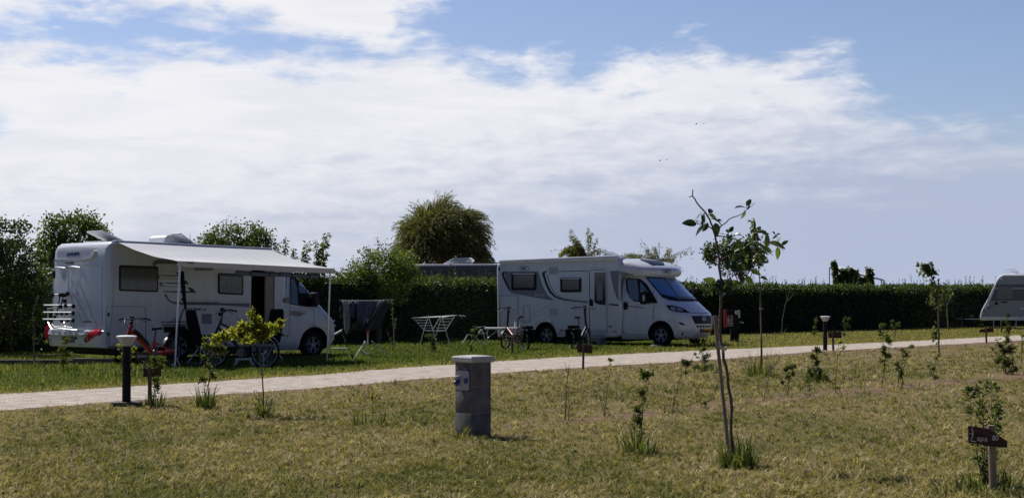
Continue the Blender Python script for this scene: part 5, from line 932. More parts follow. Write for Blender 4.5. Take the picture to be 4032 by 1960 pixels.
# plants by the hedge
S('bare pale forked sapling in front of the dark hedge', (3078, 1318), [[(3078, 1318), (3080, 1260), (3092, 1200), (3108, 1150), (3116, 1110)], [(3100, 1188), (3096, 1165), (3095, 1152)], [(3100, 1185), (3118, 1165), (3130, 1145)], [(3078, 1315), (3068, 1298)], [(3080, 1315), (3100, 1290)]], [], 'leaf_mid', .05, 2, r=.013, bark='pale_bark', name='young_tree', cat='young tree', group=None)
tuft('green weed clump at the foot of the bare forked sapling', 3078, 1321, 120, .22, .3)
S('small grey-green shrub before the hedge left of the right bollard lamp', (3206, 1325), [[(3206, 1325), (3210, 1290), (3216, 1250)], [(3206, 1320), (3198, 1300)]], [(3216, 1260, 10, 14, 26), (3212, 1290, 12, 12, 30), (3205, 1312, 14, 12, 50)], 'leaf_mid', .10, 14)
S('slim shrub by the hedge right of the right bollard lamp', (3325, 1328), [[(3325, 1328), (3330, 1290), (3345, 1245)], [(3325, 1320), (3320, 1250)]], [(3342, 1255, 14, 12, 34), (3335, 1280, 14, 12, 30), (3322, 1255, 8, 10, 14), (3326, 1315, 12, 12, 40)], 'leaf_brown', .1, 14)
S('bushy small tree with thin trunk before the middle of the right hedge', (3524, 1330), [[(3524, 1330), (3524, 1300), (3520, 1270)], [(3524, 1300), (3510, 1260)], [(3524, 1300), (3535, 1275)]], [(3515, 1262, 12, 12, 36), (3530, 1278, 16, 12, 40), (3518, 1285, 12, 8, 24)], 'leaf_brown', .11, 10, r=.015)
S('tall thin tree with sparse leaves behind the staked young tree', (3735, 1303), [[(3735, 1303), (3730, 1240), (3726, 1190), (3740, 1130)], [(3728, 1200), (3750, 1160)]], [(3738, 1140, 20, 20, 60), (3750, 1165, 14, 16, 40), (3722, 1170, 14, 20, 50)], 'leaf_mid', .13, 6, r=.03, bark='pale_bark', name='young_tree', cat='young tree', group=None)
wb_ = thing('willow_sapling', 'drooping feathery sapling standing in front of the caravan', 'young tree', ground(3998, 1290), group=None); Z_ = gz(1290); mb = MB(); mb.tube([ground(3998, 1290), at(4003, 1180, Z_), at(4010, 1090, Z_), at(4004, 1062, Z_)], [.03, .025, .018, .008], 7); P = []; D = []
for i in range(46):
    s_ = at(4008+random.gauss(0, 3), random.uniform(1070, 1130), Z_); e_ = at(random.gauss(3985, 18), random.uniform(1090, 1175), Z_)+Vector((0, random.gauss(0, .35), 0)); m_ = s_.lerp(e_, .5)+Vector((-.1, 0, .28)); pts = [s_.lerp(m_, u/5).lerp(m_.lerp(e_, u/5), u/5) for u in range(6)]; mb.tube(pts, .005, 4)
    for j in range(16): u = random.random()*4.99; k_ = int(u); P.append(pts[k_].lerp(pts[k_+1], u-k_)); D.append((random.gauss(-.3, .3), random.gauss(0, .3), -.9))
for e in ((3952, 1065), (3975, 1062), (3960, 1075)): mb.tube([at(4008, 1082, Z_), at((4008+e[0])/2, min(1082, e[1])-6, Z_), at(*e, Z_)], [.01, .007, .003], 4)
mb.build('trunk', 'bark', wb_, world=True); P = np.array(P); foliage('leaves', wb_, 'leaf_yellow', P, np.array(D), RNG.uniform(.14, .24, len(P)), .03, RNG.random(len(P))*.6)
S('low weedy shrub in front of the caravan drawbar', (3860, 1290), [[(3860, 1290), (3840, 1260), (3815, 1240)], [(3860, 1290), (3875, 1255)]], [(3820, 1245, 16, 10, 26), (3835, 1262, 16, 10, 24), (3868, 1260, 14, 10, 22), (3855, 1282, 24, 10, 40)], 'leaf_mid', .13, 8)
S('dark shrub before the wheel of the caravan', (3968, 1310), [[(3968, 1310), (3966, 1270), (3968, 1230)]], [(3968, 1245, 12, 12, 30), (3966, 1270, 14, 14, 36), (3970, 1295, 14, 14, 36)], 'leaf_dark', .13, 14)
S('tall thin weed left of the left motorhome beside a stick', (135, 1445), [[(135, 1445), (134, 1340), (132, 1240), (150, 1160)]], [], 'leaf_dark', .08, 12, r=.02, bark='bark')
tuft('broad leaved weeds around the thin stick at the far left', 133, 1448, 90, .3, .25)
S('small olive shrub in front of the rear bumper of the left motorhome', (248, 1460), [[(248, 1460), (246, 1400), (255, 1335)], [(248, 1450), (235, 1380)], [(248, 1450), (268, 1390)]], [(255, 1345, 18, 18, 50), (240, 1375, 18, 18, 50), (262, 1395, 16, 20, 44), (246, 1425, 22, 18, 60)], 'leaf_brown', .085, 20)
tuft('lush weeds under the olive shrub by the rear bumper', 252, 1463, 150, .25, .4)
S('leafy weed hidden behind the head of the left bollard lamp', (500, 1475), [[(500, 1475), (475, 1400), (468, 1360)], [(500, 1475), (520, 1400), (526, 1365)]], [(470, 1365, 14, 12, 34), (525, 1370, 12, 14, 30), (480, 1400, 14, 12, 20)], 'leaf_yellow', .08, 10)
tuft('lush broad grass behind the left bollard lamp', 470, 1487, 160, .28, .35); tuft('lush grass between the low signs near the left bollard', 545, 1487, 180, .26, .4)
S('thin dried plant on a stick right of the laundry airer', (1552, 1378), [[(1552, 1378), (1550, 1290), (1545, 1230), (1542, 1180)], [(1552, 1300), (1560, 1260)], [(1550, 1260), (1535, 1250)], [(1552, 1375), (1530, 1320), (1520, 1290)]], [(1550, 1345, 14, 10, 24), (1556, 1260, 6, 6, 8)], 'leaf_brown', .08, 6, r=.014, bark='pale_bark')
tuft('dark weed clump at the foot of the dried plant on a stick', 1562, 1384, 120, .26, .25)
S('twiggy shrub growing under the folding drying rack', (1702, 1388), [[(1702, 1388), (1700, 1340), (1695, 1310)], [(1702, 1385), (1685, 1330)], [(1704, 1385), (1718, 1330)]], [(1690, 1325, 16, 14, 50), (1710, 1335, 16, 14, 44), (1700, 1355, 18, 16, 50), (1702, 1375, 16, 14, 40)], 'leaf_brown', .085, 16)
S('bronze leaved shrub in front of the white folding chair', (1855, 1392), [[(1855, 1392), (1860, 1340), (1868, 1300)], [(1855, 1385), (1845, 1350)]], [(1868, 1300, 18, 14, 50), (1862, 1325, 14, 14, 36), (1845, 1345, 14, 10, 30), (1856, 1375, 10, 14, 30)], 'leaf_brown', .085, 16)
tuft('leafy weeds around the foot of the extinguisher board', 2850, 1362, 260, .3, 1.0); tuft('leafy weeds right of the extinguisher board', 2930, 1362, 160, .22, .8)
tuft('weeds below the front bumper of the right motorhome', 2795, 1352, 160, .3, .5)
for i_, (x, y, n_, l_) in enumerate(((940, 1600, 24, .2), (1560, 1512, 26, .16), (2500, 1800, 40, .2))): tuft(('stray weed between the bronze shrub and the yellow tree', 'stray weed at the near path edge left of the pedestal', 'weeds at the left foot of the tufted plant')[i_], x, y, n_, l_, .12)
tuft('dry grass stems leaning on the left face of the power pedestal', 1815, 1722, 30, .22, .10, .9, 'grass_dry')
# ------------------------------------------------------------------ lamps, pedestal, signs
def bollard(label, bx, by, slab):
    b = ground(bx, by); th = thing('bollard_lamp', label, 'bollard lamp', b, group='bollard path lamps')
    MB().lathe([(.066, 0), (.066, .03), (.057, .04), (.055, .80), (.05, .805)], n=28, cap=True).build('post', 'dark_post', th)
    h = MB().lathe([(.052, .80), (.060, .806), (.128, .918), (.132, .925)], n=32, cap=True).build('lamp_head', 'frosted', th)
    rg = MB(); [rg.lathe([(.062+.0145*k, .812+.024*k), (.068+.0145*k, .815+.024*k), (.069+.0145*k, .821+.024*k), (.064+.0145*k, .822+.024*k)], n=32) for k in range(5)]; rg.build('louvre', 'silver_paint', h)
    rb = MB(); [rb.tube([(math.cos(a)*.063, math.sin(a)*.063, .808), (math.cos(a)*.133, math.sin(a)*.133, .92)], .004, 5) for a in [k*PI/3+PI/2 for k in range(6)]]; rb.build('rib', 'silver_paint', h)
    MB().lathe([(.137, .922), (.137, .934), (.10, .946), (.001, .95)], n=32).build('lid', 'white_plastic', th)
    if slab: MB().box((-.21, -.12, .0), (.20, .14, .055), Matrix.Rotation(.25, 4, 'Z'), bev=.012).build('base_slab', 'shaded_concrete', th)
bollard('dark bollard lamp with white conical head, on a slab at the left path edge', 498, 1597, True)
bollard('dark bollard lamp with white conical head, beside the path on the right', 3249, 1379, False)
b = ground(1857, 1722); pd = thing('power_pedestal', 'grey concrete power pedestal with light cap and two blue sockets', 'power pedestal', b, math.radians(43))
# local: front corner at origin, +x runs right-back, +y runs left-back
MB().box((0, 0, -.02), (.272, .262, .245), bev=.004).box((.0015, .0015, .247), (.2715, .2615, .52), bev=.004).box((0, 0, .522), (.272, .262, .775), bev=.004).build('column', 'concrete_dark', pd)
MB().box((.004, .004, .24), (.268, .258, .53)).build('mortar_joint', 'concrete_cap', pd)
cp = MB(); lo = [(-.028, -.028), (.30, -.028), (.30, .29), (-.028, .29)]; ins = [(-.016, -.016), (.288, -.016), (.288, .278), (-.016, .278)]
cp.loft([[Vector((x, y, .775)) for x, y in ins], [Vector((x, y, .785)) for x, y in lo], [Vector((x, y, .826)) for x, y in lo], [Vector((x, y, .84)) for x, y in ins], [Vector(((x-.136)*.3+.136, (y-.131)*.3+.131, .85)) for x, y in ins]]).build('cap', 'concrete_cap', pd)
mt = Matrix(((0, 0, -1, 0), (-1, 0, 0, 0), (0, 1, 0, 0), (0, 0, 0, 1)))   # face x=0: u to the right = -y, v up, out = -x
fm = lambda u0, v0, u1, v1, d0, d1: ((-d1, u0, v0), (-d0, u1, v1))
MB().box(*fm(.022, .475, .245, .702, -.01, .003)).build('panel_recess', 'dark_gap', pd); pn = MB(); o_ = [(.03, .50), (.045, .485), (.215, .485), (.232, .50), (.232, .675), (.215, .692), (.045, .692), (.03, .675)]
pn.loft([[Vector((-.002, y, z)) for y, z in o_], [Vector((-.014, y, z)) for y, z in o_]]); pn = pn.build('socket_panel', 'panel_grey', pd)
for y, op in ((.195, True), (.075, False)):
    m4 = Matrix.Translation((-.014, y, .585)) @ Matrix.Rotation(-PI/2, 4, 'Y')
    s_ = MB().lathe([(.030, 0), (.030, .008), (.024, .014), (.001, .015)], m4, 20).box((-.032, y-.02, .60), (-.014, y+.02, .62), bev=.006).build('socket', 'socket_blue', pn)
    if op: MB().box((-.055, y-.03, .60), (-.014, y+.02, .635), bev=.008).build('socket_hood', 'panel_grey', s_); MB().lathe([(.028, 0), (.03, .016), (.001, .02)], Matrix.Translation((-.034, y+.01, .562)) @ Matrix.Rotation(-PI/2-.7, 4, 'Y'), 18).build('socket_flap', 'socket_blue', s_)
def sign(label, board, post, by, m='sign_wood', pm='sign_post', w=.02, texts=(), arrow=False, front=True, group='low wooden pitch signs', skew=0, rr=.022):
    """board: survey corners (ul, ur, lr, ll[, tip]); post: top and foot"""
    b = ground(post[1][0], by); Z = b.y; th = thing('pitch_sign', label, 'sign', b, group=group); zb_ = Z+(-.03 if front else .03)
    f = [at(x, y, zb_) for x, y in board]; n = len(f); c = sum(f, Vector())/n
    bm_ = MB(); bm_.loft([[q+Vector((0, -w/2, 0)) for q in f], [q+Vector((0, w/2, 0)) for q in f]]).build('board', m, th, world=True)
    MB().tube([at(*post[0], Z), at((post[0][0]+post[1][0])/2, (post[0][1]+by)/2, Z), b], [rr, rr*1.04, rr*1.1], 10).build('post', pm, th, world=True)
    for body, x0, y0, x1, y1, h, sh in texts:
        p0, p1 = at(x0, y0, zb_-w/2), at(x1, y1, zb_-w/2); text_on(th, 'lettering', body, p0, p1, (0, 0, 1), h/F*Z, 'sign_paint', (0, -1, 0), True, sh, .0, .003)
    return th, zb_, w, Z
zl = lambda x, y: (3720+.4154*x, 1440+.4154*y)
th, zb_, w, Z = sign('brown arrow board reading Lapa 80 on a pale round post', [zl(220, 566), zl(400, 590), zl(488, 640), zl(592, 715), zl(585, 772), zl(400, 758), zl(222, 722)], [zl(438, 560), zl(462, 1215)], 1946, pm='post_pale', rr=.028, texts=[('apa', *zl(304, 722), *zl(404, 730), 20, .1), ('80', *zl(448, 704), *zl(508, 706), 21, .1)])
g = MB()
for pl in ([zl(256, 584), zl(266, 620), zl(266, 660), zl(258, 682), zl(250, 692)], [zl(238, 640), zl(262, 638)], [zl(244, 706), zl(270, 711), zl(296, 716)]): g.tube([at(*p, zb_-w/2-.002) for p in pl], .0038, 6)
g.build('lettering', 'sign_paint', th, world=True)
sl = lambda x, y: (500+.1278*x, 1340+.1278*y)
sign('weathered board reading Salmon on a post beside the red bicycle', [sl(270, 352), sl(735, 388), sl(735, 630), sl(262, 610)], [sl(560, 310), sl(540, 880)], 1478, m='sign_wood', pm='post_pale', texts=[('Salmon', *sl(310, 525), *sl(620, 520), 13, .3), ('5', *sl(620, 600), *sl(670, 600), 7, .2)], rr=.026)
sign('dark square board seen from behind on a post at the left path edge', [sl(520, 858), sl(1045, 848), sl(1055, 1098), sl(500, 1120)], [sl(700, 795), (590, 1590)], 1594, front=False, rr=.026)
sx = lambda x, y: (1920+.1757*x, 1180+.1757*y)
sign('dark board lettered Besugo standing in front of the red and black folding bicycle', [sx(365, 752), sx(735, 800), sx(750, 885), sx(370, 862)], [sx(560, 790), sx(545, 1190)], 1391, pm='sign_post', texts=[('Besugo', *sx(400, 848), *sx(610, 862), 13, .1), ('42', *sx(645, 872), *sx(685, 876), 7, .2)], rr=.028)
s6 = lambda x, y: (2180+.1757*x, 1180+.1757*y)
sign('brown board seen from behind at the path edge below the motorhome door', [s6(525, 990), s6(868, 1018), s6(865, 1200), s6(535, 1170)], [s6(668, 970), (2296, 1452)], 1455, front=False, pm='sign_post', rr=.022)
sign('dark board on a post right beside the right bollard lamp', [(3260, 1306), (3312, 1305), (3314, 1330), (3262, 1330)], [(3279, 1302), (3281, 1378)], 1379, front=False, rr=.03)
sign('tilted dark board at the far path edge before the caravan', [(3856, 1297), (3910, 1288), (3913, 1307), (3858, 1308)], [(3882, 1286), (3884, 1349)], 1350, front=False, rr=.03)
p_ = thing('marker_post', 'short thin post in the grass in front of the caravan', 'post', ground(3943, 1308)); MB().tube([(0, 0, 0), (0, 0, .46)], [.04, .035], 8).lathe([(.04, .46), (.001, .49)], n=8).build('post', 'sign_post', p_)
p_ = thing('marker_post', 'pale stubby post standing close to the right hedge', 'post', ground(3706, 1288)); MB().tube([(0, 0, 0), (0, 0, .8)], [.07, .06], 8).lathe([(.075, .72), (.08, .80), (.001, .84)], n=10).build('post', 'pale_bark', p_)
# fire point
b = ground(2900, 1346); Z = b.y; ex = thing('extinguisher_board', 'dark fire extinguisher board with red side and white bordered sign', 'fire point', b); k = Z/F
def pbox(mb, x0, y0, x1, y1, d0, d1, bev=.0): a, c = at(x0, y1, Z), at(x1, y0, Z); return mb.box((a.x, Z+d0, max(a.z, 0)), (c.x, Z+d1, c.z), bev=bev)
pbox(MB(), *zf(1330, 118), *zf(1700, 600), -.05, .0, .008).build('board', 'dark_post', ex, world=True); pbox(MB(), *zf(1570, 200), *zf(1692, 925), .003, .12, .01).build('post', 'dark_post', ex, world=True)
pbox(MB(), *zf(1480, 600), *zf(1565, 900), .003, .1, .01).build('post', 'dark_post', ex, world=True)
pbox(MB(), *zf(1306, 120), *zf(1372, 556), -.13, -.053, .012).build('extinguisher_case', 'extinguisher_red', ex, world=True)
sg = pbox(MB(), *zf(1370, 262), *zf(1531, 518), -.06, -.053).build('sign_border', 'sign_paint', ex, world=True)
pbox(MB(), *zf(1378, 272), *zf(1454, 434), -.064, -.0605).build('sign_panel', 'black_decal', sg, world=True); pbox(MB(), *zf(1454, 272), *zf(1522, 434), -.064, -.0605).build('sign_panel', 'extinguisher_red', sg, world=True); pbox(MB(), *zf(1378, 444), *zf(1522, 508), -.064, -.0605).build('sign_panel', 'black_decal', sg, world=True)
text_on(sg, 'lettering', 'EXTINTOR', at(*zf(1388, 492), Z-.064), at(*zf(1514, 492), Z-.064), (0, 0, 1), .042, 'pale_text', (0, -1, 0), True, 0, .02, .004)
sy = MB(); pbox(sy, *zf(1396, 345), *zf(1436, 420), -.067, -.0642); pbox(sy, *zf(1406, 300), *zf(1428, 338), -.067, -.0642); sy.tube([at(*zf(1428, 300), Z-.066), at(*zf(1440, 330), Z-.066)], .006, 5)
for q in range(3): sy.tube([at(*zf(1470+8*q, 420-20*q), Z-.066), at(*zf(1482+8*q, 360-18*q), Z-.066), at(*zf(1500, 320+8*q), Z-.066)], [.012, .009, .003], 5)
sy.build('pictogram', 'sign_paint', sg, world=True)
pbox(MB(), *zf(1585, 150), *zf(1660, 240), -.16, -.053, .01).build('hose_box', 'silver_paint', ex, world=True); pbox(MB(), *zf(1655, 135), *zf(1700, 318), -.16, -.02, .01).build('hose_box', 'silver_paint', ex, world=True)
tpb = MB(); tpb.tube([at(*zf(1680, 422), Z-.02), at(*zf(1745, 424), Z-.1), at(*zf(1782, 430), Z-.12), at(*zf(1784, 462), Z-.12)], .016, 7).tube([at(*zf(1735, 412), Z-.1), at(*zf(1795, 418), Z-.1)], .01, 6); tpb.build('tap', 'aluminium', ex, world=True)
b = ground(2824, 1344); eb = thing('meter_box', 'small dark box on a post partly hidden by the stake and front bumper', 'meter box', b); Z = b.y
pbox(MB(), 2815, 1245, 2833, 1293, -.05, .1, .01).build('box', 'mid_grey_decal', eb, world=True); pbox(MB(), 2828, 1293, 2836, 1344, -.02, .06).build('post', 'dark_post', eb, world=True); pbox(MB(), 2826, 1252, 2832, 1262, -.06, -.053).build('keyhole', 'alloy', eb, world=True)
kb = thing('kerb', 'low concrete kerb under the tail of the left motorhome', 'kerb', (-9.9, 31.95, 0)); ka, kc = ground(-260, 1437), ground(437, 1437); MB().box((ka.x+9.9, -.06, 0), (kc.x+9.9-.9, .06, .11), bev=.015).box((kc.x+9.9-.88, -.06, 0), (kc.x+9.9, .06, .14), bev=.015).build('beam', 'shaded_concrete', kb)
# ------------------------------------------------------------------ bicycles
def bike(name, label, rear, front, r, style, group='bicycles by the motorhomes'):
    a, c = Vector(rear), Vector(front); d = (c-a); wb = d.length; th = thing(name, label, 'bicycle', a, math.atan2(d.y, d.x), group)
    fc = style.get('frame', 'bike_black'); steer = style.get('steer', 0)
    def whl(x, ang):
        mt = Matrix.Translation((x, 0, r)) @ Matrix.Rotation(ang, 4, 'Z') @ Matrix.Rotation(PI/2, 4, 'X'); t = MB()
        loops = []; tr_ = style.get('tyre', .024)
        for k in range(41): u = 2*PI*k/40; loops.append([mt @ Vector(((r-tr_+tr_*math.cos(v))*math.cos(u), (r-tr_+tr_*math.cos(v))*math.sin(u), tr_*math.sin(v))) for v in [j*PI/4 for j in range(8)]])
        w = t.loft(loops, caps=False).build('wheel', 'rubber', th); rm = MB(); rr = r-2*tr_
        rm.tube([mt @ Vector((rr*math.cos(u), rr*math.sin(u), 0)) for u in np.linspace(0, 2*PI, 33)], .011, 6); 
        for k in range(20): u = 2*PI*k/20; rm.tube([mt @ Vector((.03*math.cos(u+1.3), .03*math.sin(u+1.3), .02*(-1)**k)), mt @ Vector((rr*math.cos(u), rr*math.sin(u), 0))], .0022, 4)
        rm.tube([mt @ Vector((0, 0, -.05)), mt @ Vector((0, 0, .05))], style.get('hub', .03), 10); rm.build('rim', style.get('rim', 'mid_grey_decal'), w)
        f = MB(); lo = []
        for u in np.linspace(*style.get('guard', (.5, 2.9)), 16): q = [mt @ Vector(((r+.016)*math.cos(u), (r+.016)*math.sin(u), s)) for s in (-.03, .03)]; lo.append(q+[mt @ Vector(((r+.020)*math.cos(u), (r+.020)*math.sin(u), s)) for s in (.03, -.03)])
        f.loft(lo).build('mudguard', 'bike_black', th)
    whl(0, 0); whl(wb, steer)
    bb = Vector((.44*wb, 0, r*.95)); hh = style['head']; hd = Vector((wb-.12-.25*(hh-r)*.4, 0, hh)); fk = Vector((wb-.05, 0, r*2+.04)); st = Vector((bb.x-.32*(style['seat']-bb.z)*.8, 0, style['seat'])); m = MB()
    R_ = style.get('tube', .024)
    m.tube([hd, hd.lerp(fk, .5), fk], R_*1.05, 8); m.tube([hd.lerp(fk, .55), bb.lerp(hd, .35)-Vector((0, 0, .03)), bb], [R_*1.1, R_*1.5, R_*1.5], 9)
    if style.get('top'): m.tube([hd.lerp(fk, .2), bb.lerp(st, style['top'])], R_*.8, 8)
    m.tube([bb, bb.lerp(st, .55)], R_, 8)
    for s in (-1, 1): m.tube([bb+Vector((0, s*.03, 0)), Vector((0, s*.06, r))], R_*style.get('stay', .6), 7); m.tube([bb.lerp(st, .5), Vector((0, s*.06, r))], R_*.4, 6)
    fr = m.build('frame', fc, th)
    f = MB(); rot = Matrix.Translation((wb, 0, 0)) @ Matrix.Rotation(steer, 4, 'Z') @ Matrix.Translation((-wb, 0, 0))
    for s in (-1, 1): f.tube([rot @ Vector((wb, s*.05, r)), rot @ Vector((fk.x, s*.045, fk.z-.01)), rot @ Vector((fk.x-.01, 0, fk.z+.02))], .014, 7)
    f.build('fork', style.get('fork', 'bike_black'), th)
    sd = MB(); sd.tube([bb.lerp(st, .5), st], .014, 7); sad = []
    for x, w_, z in ((-.13, .075, .02), (-.10, .08, .03), (-.03, .06, .02), (.06, .028, .015), (.13, .018, .01)): sad.append([st+Vector((x, y*w_, z+zz)) for y, zz in ((-1, 0), (-.7, .035), (0, .045), (.7, .035), (1, 0), (0, -.02))])
    sd.loft(sad).build('saddle', 'bike_black', th)
    hb = MB(); bt = style['bar']; top = Vector((hd.x-.05*(bt-hh)/.3, 0, bt)); sw = Matrix.Translation(top) @ Matrix.Rotation(steer, 4, 'Z'); W = style.get('barw', .31)
    hb.tube([hd, top], style.get('stem', .018), 8); pts = [(-.16, -W, .0), (-.07, -W*.62, .03), (.02, -W*.35, .03), (.03, 0, 0), (.02, W*.35, .03), (-.07, W*.62, .03), (-.16, W, .0)]
    hb.tube([sw @ Vector(p) for p in pts], .012, 7)
    for s in (-1, 1):
        hb.tube([sw @ Vector((-.19, s*W*1.04, -.005)), sw @ Vector((-.08, s*W*.70, .03))], .019, 8); hb.tube([sw @ Vector((-.04, s*W*.55, .015)), sw @ Vector((-.12, s*W*.85, -.045))], .008, 5)
        hb.tube([sw @ Vector((-.03, s*W*.5, .02)), sw @ Vector((.12, s*.12, -.06)), sw @ Vector((.06, s*.02, -.22))], .004, 5)
    h = hb.build('handlebar', 'bike_black', th); MB().box((-.03, -.04, .03), (.04, .04, .075), sw, bev=.01).build('display', 'bike_black', h)
    lm = MB().lathe([(.001, 0), (.035, .005), (.04, .03), (.03, .06), (.001, .07)], sw @ Matrix.Translation((.03, 0, -.06)) @ Matrix.Rotation(PI/2, 4, 'Y'), 14); lm.build('headlight', style.get('lamp', 'bike_black'), th)
    ck = MB().lathe([(.001, -.07), (.09, -.07), (.09, -.06), (.001, -.06)], Matrix.Translation(bb) @ Matrix.Rotation(PI/2, 4, 'X'), 20); ck.tube([bb+Vector((0, -.08, 0)), bb+Vector((.09, -.08, -.15))], .012, 6).tube([bb+Vector((0, .08, 0)), bb+Vector((-.09, .08, .15))], .012, 6)
    ck.box(bb+Vector((.05, -.18, -.165)), bb+Vector((.13, -.09, -.14))).box(bb+Vector((-.13, .09, .14)), bb+Vector((-.05, .18, .165))).build('crank', 'mid_grey_decal', th)
    MB().tube([(.02, .07, r*.95), (-.06, .16, .01)], .009, 6).build('kickstand', 'alloy', th)
    rk_ = MB(); zr_ = 2*r+.07
    for s in (-1, 1): rk_.tube([(0, s*.07, r), (-.05, s*.06, zr_)], .006, 5).tube([(.2, s*.05, zr_), (-.28, s*.06, zr_)], .008, 5)
    for x in (-.25, -.1, .05, .18): rk_.tube([(x, -.06, zr_), (x, .06, zr_)], .006, 5)
    rk_.build('rear_rack', 'bike_black', th)
    if style.get('basket'):
        bk = MB(); x0, x1, w0, z0, z1 = -.33, .12, .16, zr_+.01, zr_+.22
        for z, e in ((z0, -.03), (z0+.07, -.015), (z0+.14, 0), (z1, .015)): bk.tube([(x0-e, -w0-e, z), (x1+e, -w0-e, z), (x1+e, w0+e, z), (x0-e, w0+e, z), (x0-e, -w0-e, z)], .007, 5)
        for k in range(12): x = x0+(x1-x0)*k/11; bk.tube([(x, -w0+.03, z0), (x, -w0-.015, z1)], .004, 4).tube([(x, w0-.03, z0), (x, w0+.015, z1)], .004, 4)
        bk.box((x0+.02, -w0+.02, z0), (x1-.02, w0-.02, z0+.12), bev=.02); bk.tube([(x0+.1, -w0, z1), (-.1, 0, z1+.07), (x1-.05, w0, z1)], .007, 5); bk.build('basket', 'fabric_black', th)
    if style.get('bags'):
        for s in (-1, 1): MB().box((-.26, s*.13-.05, r*.9), (.10, s*.13+.05, zr_-.01), bev=.03).build('pannier', 'fabric_black', th)
        MB().box((-.27, -.12, zr_+.01), (.12, .12, zr_+.09), bev=.03).build('rack_bag', 'fabric_black', th)
    if style.get('battery'): p, q = hd.lerp(fk, .3)-Vector((.03, 0, .02)), bb.lerp(hd, .25); n_ = Vector((-.06, 0, -.0)); MB().tube([p+n_, p.lerp(q, .25)+n_*1.0, p.lerp(q, .8)+n_*1.0, q+n_], [.03, .062, .062, .03], 8).build('battery', 'bike_black', th)
    return th
G3 = lambda x, y: ground(x, y)
bike('electric_bicycle', 'red step-through electric bicycle with black basket behind the left bollard lamp', G3(677, 1446), G3(497, 1460), .33, dict(frame='bike_red', head=.90, seat=.79, bar=1.01, battery=1, basket=1, tube=.034, stay=1.0, steer=.35))
bike('bicycle', 'black bicycle parked behind the small yellow leaved tree', G3(1043, 1449), G3(840, 1446), .335, dict(head=.98, seat=.88, bar=1.17, top=.6, steer=.12, bags=0, guard=(.3, 2.6), rim='silver_paint'))
bike('folding_bicycle', 'red and black folding bicycle with tall handlebar beside the white table', G3(2071, 1381), G3(1990, 1374), .265, dict(frame='bike_dark_red', head=.70, seat=.89, bar=1.13, bags=1, steer=-.9, stem=.03, barw=.27, lamp='clear_lamp', tube=.03))
bike('folding_bicycle', 'black folding bicycle with loaded rack standing left of the motorhome door', ground(2262, 1377), ground(2262, 1377)+Vector((.42, .92, 0)), .265, dict(head=.72, seat=.87, bar=1.16, bags=1, steer=.15, stem=.032, barw=.34, tube=.03))
# ------------------------------------------------------------------ camping things
def chair(label, bx, by, rz, tall=1.18):
    th = thing('camping_chair', label, 'camping chair', ground(bx, by), rz, 'black camping chairs under the awning')
    bk = MB(); g = []
    for i, (x, z, w_) in enumerate(((-.20, .44, .23), (-.24, .62, .235), (-.29, .82, .23), (-.33, 1.0, .215), (-.35, tall-.06, .20), (-.355, tall, .16))): g.append([Vector((x+.02*math.cos(y*2.2), y*w_, z)) for y in np.linspace(-1, 1, 7)])
    bk.slab(g, [[q+Vector((-.035, 0, 0)) for q in r_] for r_ in g]).build('backrest', 'fabric_black', th)
    MB().box((-.20, -.23, .41), (.25, .23, .45), bev=.015).build('seat', 'fabric_black', th)
    for s in (-1, 1):
        MB().tube([(.28, s*.26, 0), (-.18, s*.26, .60)], .012, 6).build('leg', 'aluminium', th); MB().tube([(-.34, s*.26, 0), (.2, s*.26, .60)], .012, 6).build('leg', 'aluminium', th)
        MB().box((-.28, s*.29-.025, .60), (.22, s*.29+.025, .63), bev=.01).build('armrest', 'black_plastic', th)
    MB().tube([(.28, -.26, .02), (.28, .26, .02)], .012, 6).tube([(-.34, -.26, .02), (-.34, .26, .02)], .012, 6).build('stretcher', 'aluminium', th)
chair('black high backed camping chair beside the left awning leg, below the lettering', 812, 1432, .75); chair('black high backed camping chair by the open door, behind the yellow tree', 1044, 1424, 2.5, 1.2)
um = thing('closed_parasol', 'closed black parasol leaning upright behind the left awning leg', 'parasol', ground(690, 1440)); Z = 30.9
MB().tube([at(716, 1068, Z), at(722, 1140, Z), at(729, 1200, Z), at(733, 1222, Z)], [.045, .045, .03, .01], 9).build('canopy', 'fabric_black', um, world=True); MB().tube([at(730, 1200, Z), at(712, 1245, Z), at(704, 1285, Z), at(697, 1440, Z)], [.01, .014, .022, .015], 7).build('pole', 'bike_black', um, world=True); MB().box(at(713, 1184, Z-.03), at(724, 1174, Z+.03), bev=.01).build('handle', 'bike_black', um, world=True)
so = thing('step_stool', 'small pale step stool on the grass below the open door', 'step stool', ground(962, 1446)); MB().box((-.17, -.13, .16), (.17, .13, .19), bev=.01).build('tread', 'white_metal', so)
for x in (-1, 1):
    for y in (-1, 1): MB().tube([(x*.14, y*.1, .16), (x*.2, y*.13, 0)], .012, 6).build('leg', 'white_metal', so)
za = lambda x, y: (1240+.2236*x, 1140+.2236*y)
b = ground(*za(930, 1185)); Z = b.y; ar = thing('laundry_airer', 'rotary laundry airer on a silver tripod hung with dark cloths', 'laundry airer', b)
MB().tube([b, at(*za(930, 300), Z)], .016, 8).build('pole', 'aluminium', ar, world=True)
for ft, hub, dz in ((za(700, 1205), za(885, 900), -.35), (za(1330, 1180), za(1000, 905), .1), (za(760, 1090), za(900, 915), .35)):
    q = ground(ft[0], ft[1]); MB().tube([at(*hub, Z)+Vector((0, dz*.1, 0)), q], .013, 7).build('leg', 'aluminium', ar, world=True); MB().tube([q.lerp(at(*hub, Z), .35), b+Vector((0, 0, .05))], .008, 6).build('brace', 'mid_grey_decal', ar, world=True)
MB().tube([at(*za(930, 740), Z)-Vector((0, 0, .03)), at(*za(930, 740), Z)+Vector((0, 0, .05))], .045, 10).build('clamp', 'extinguisher_red', ar, world=True)
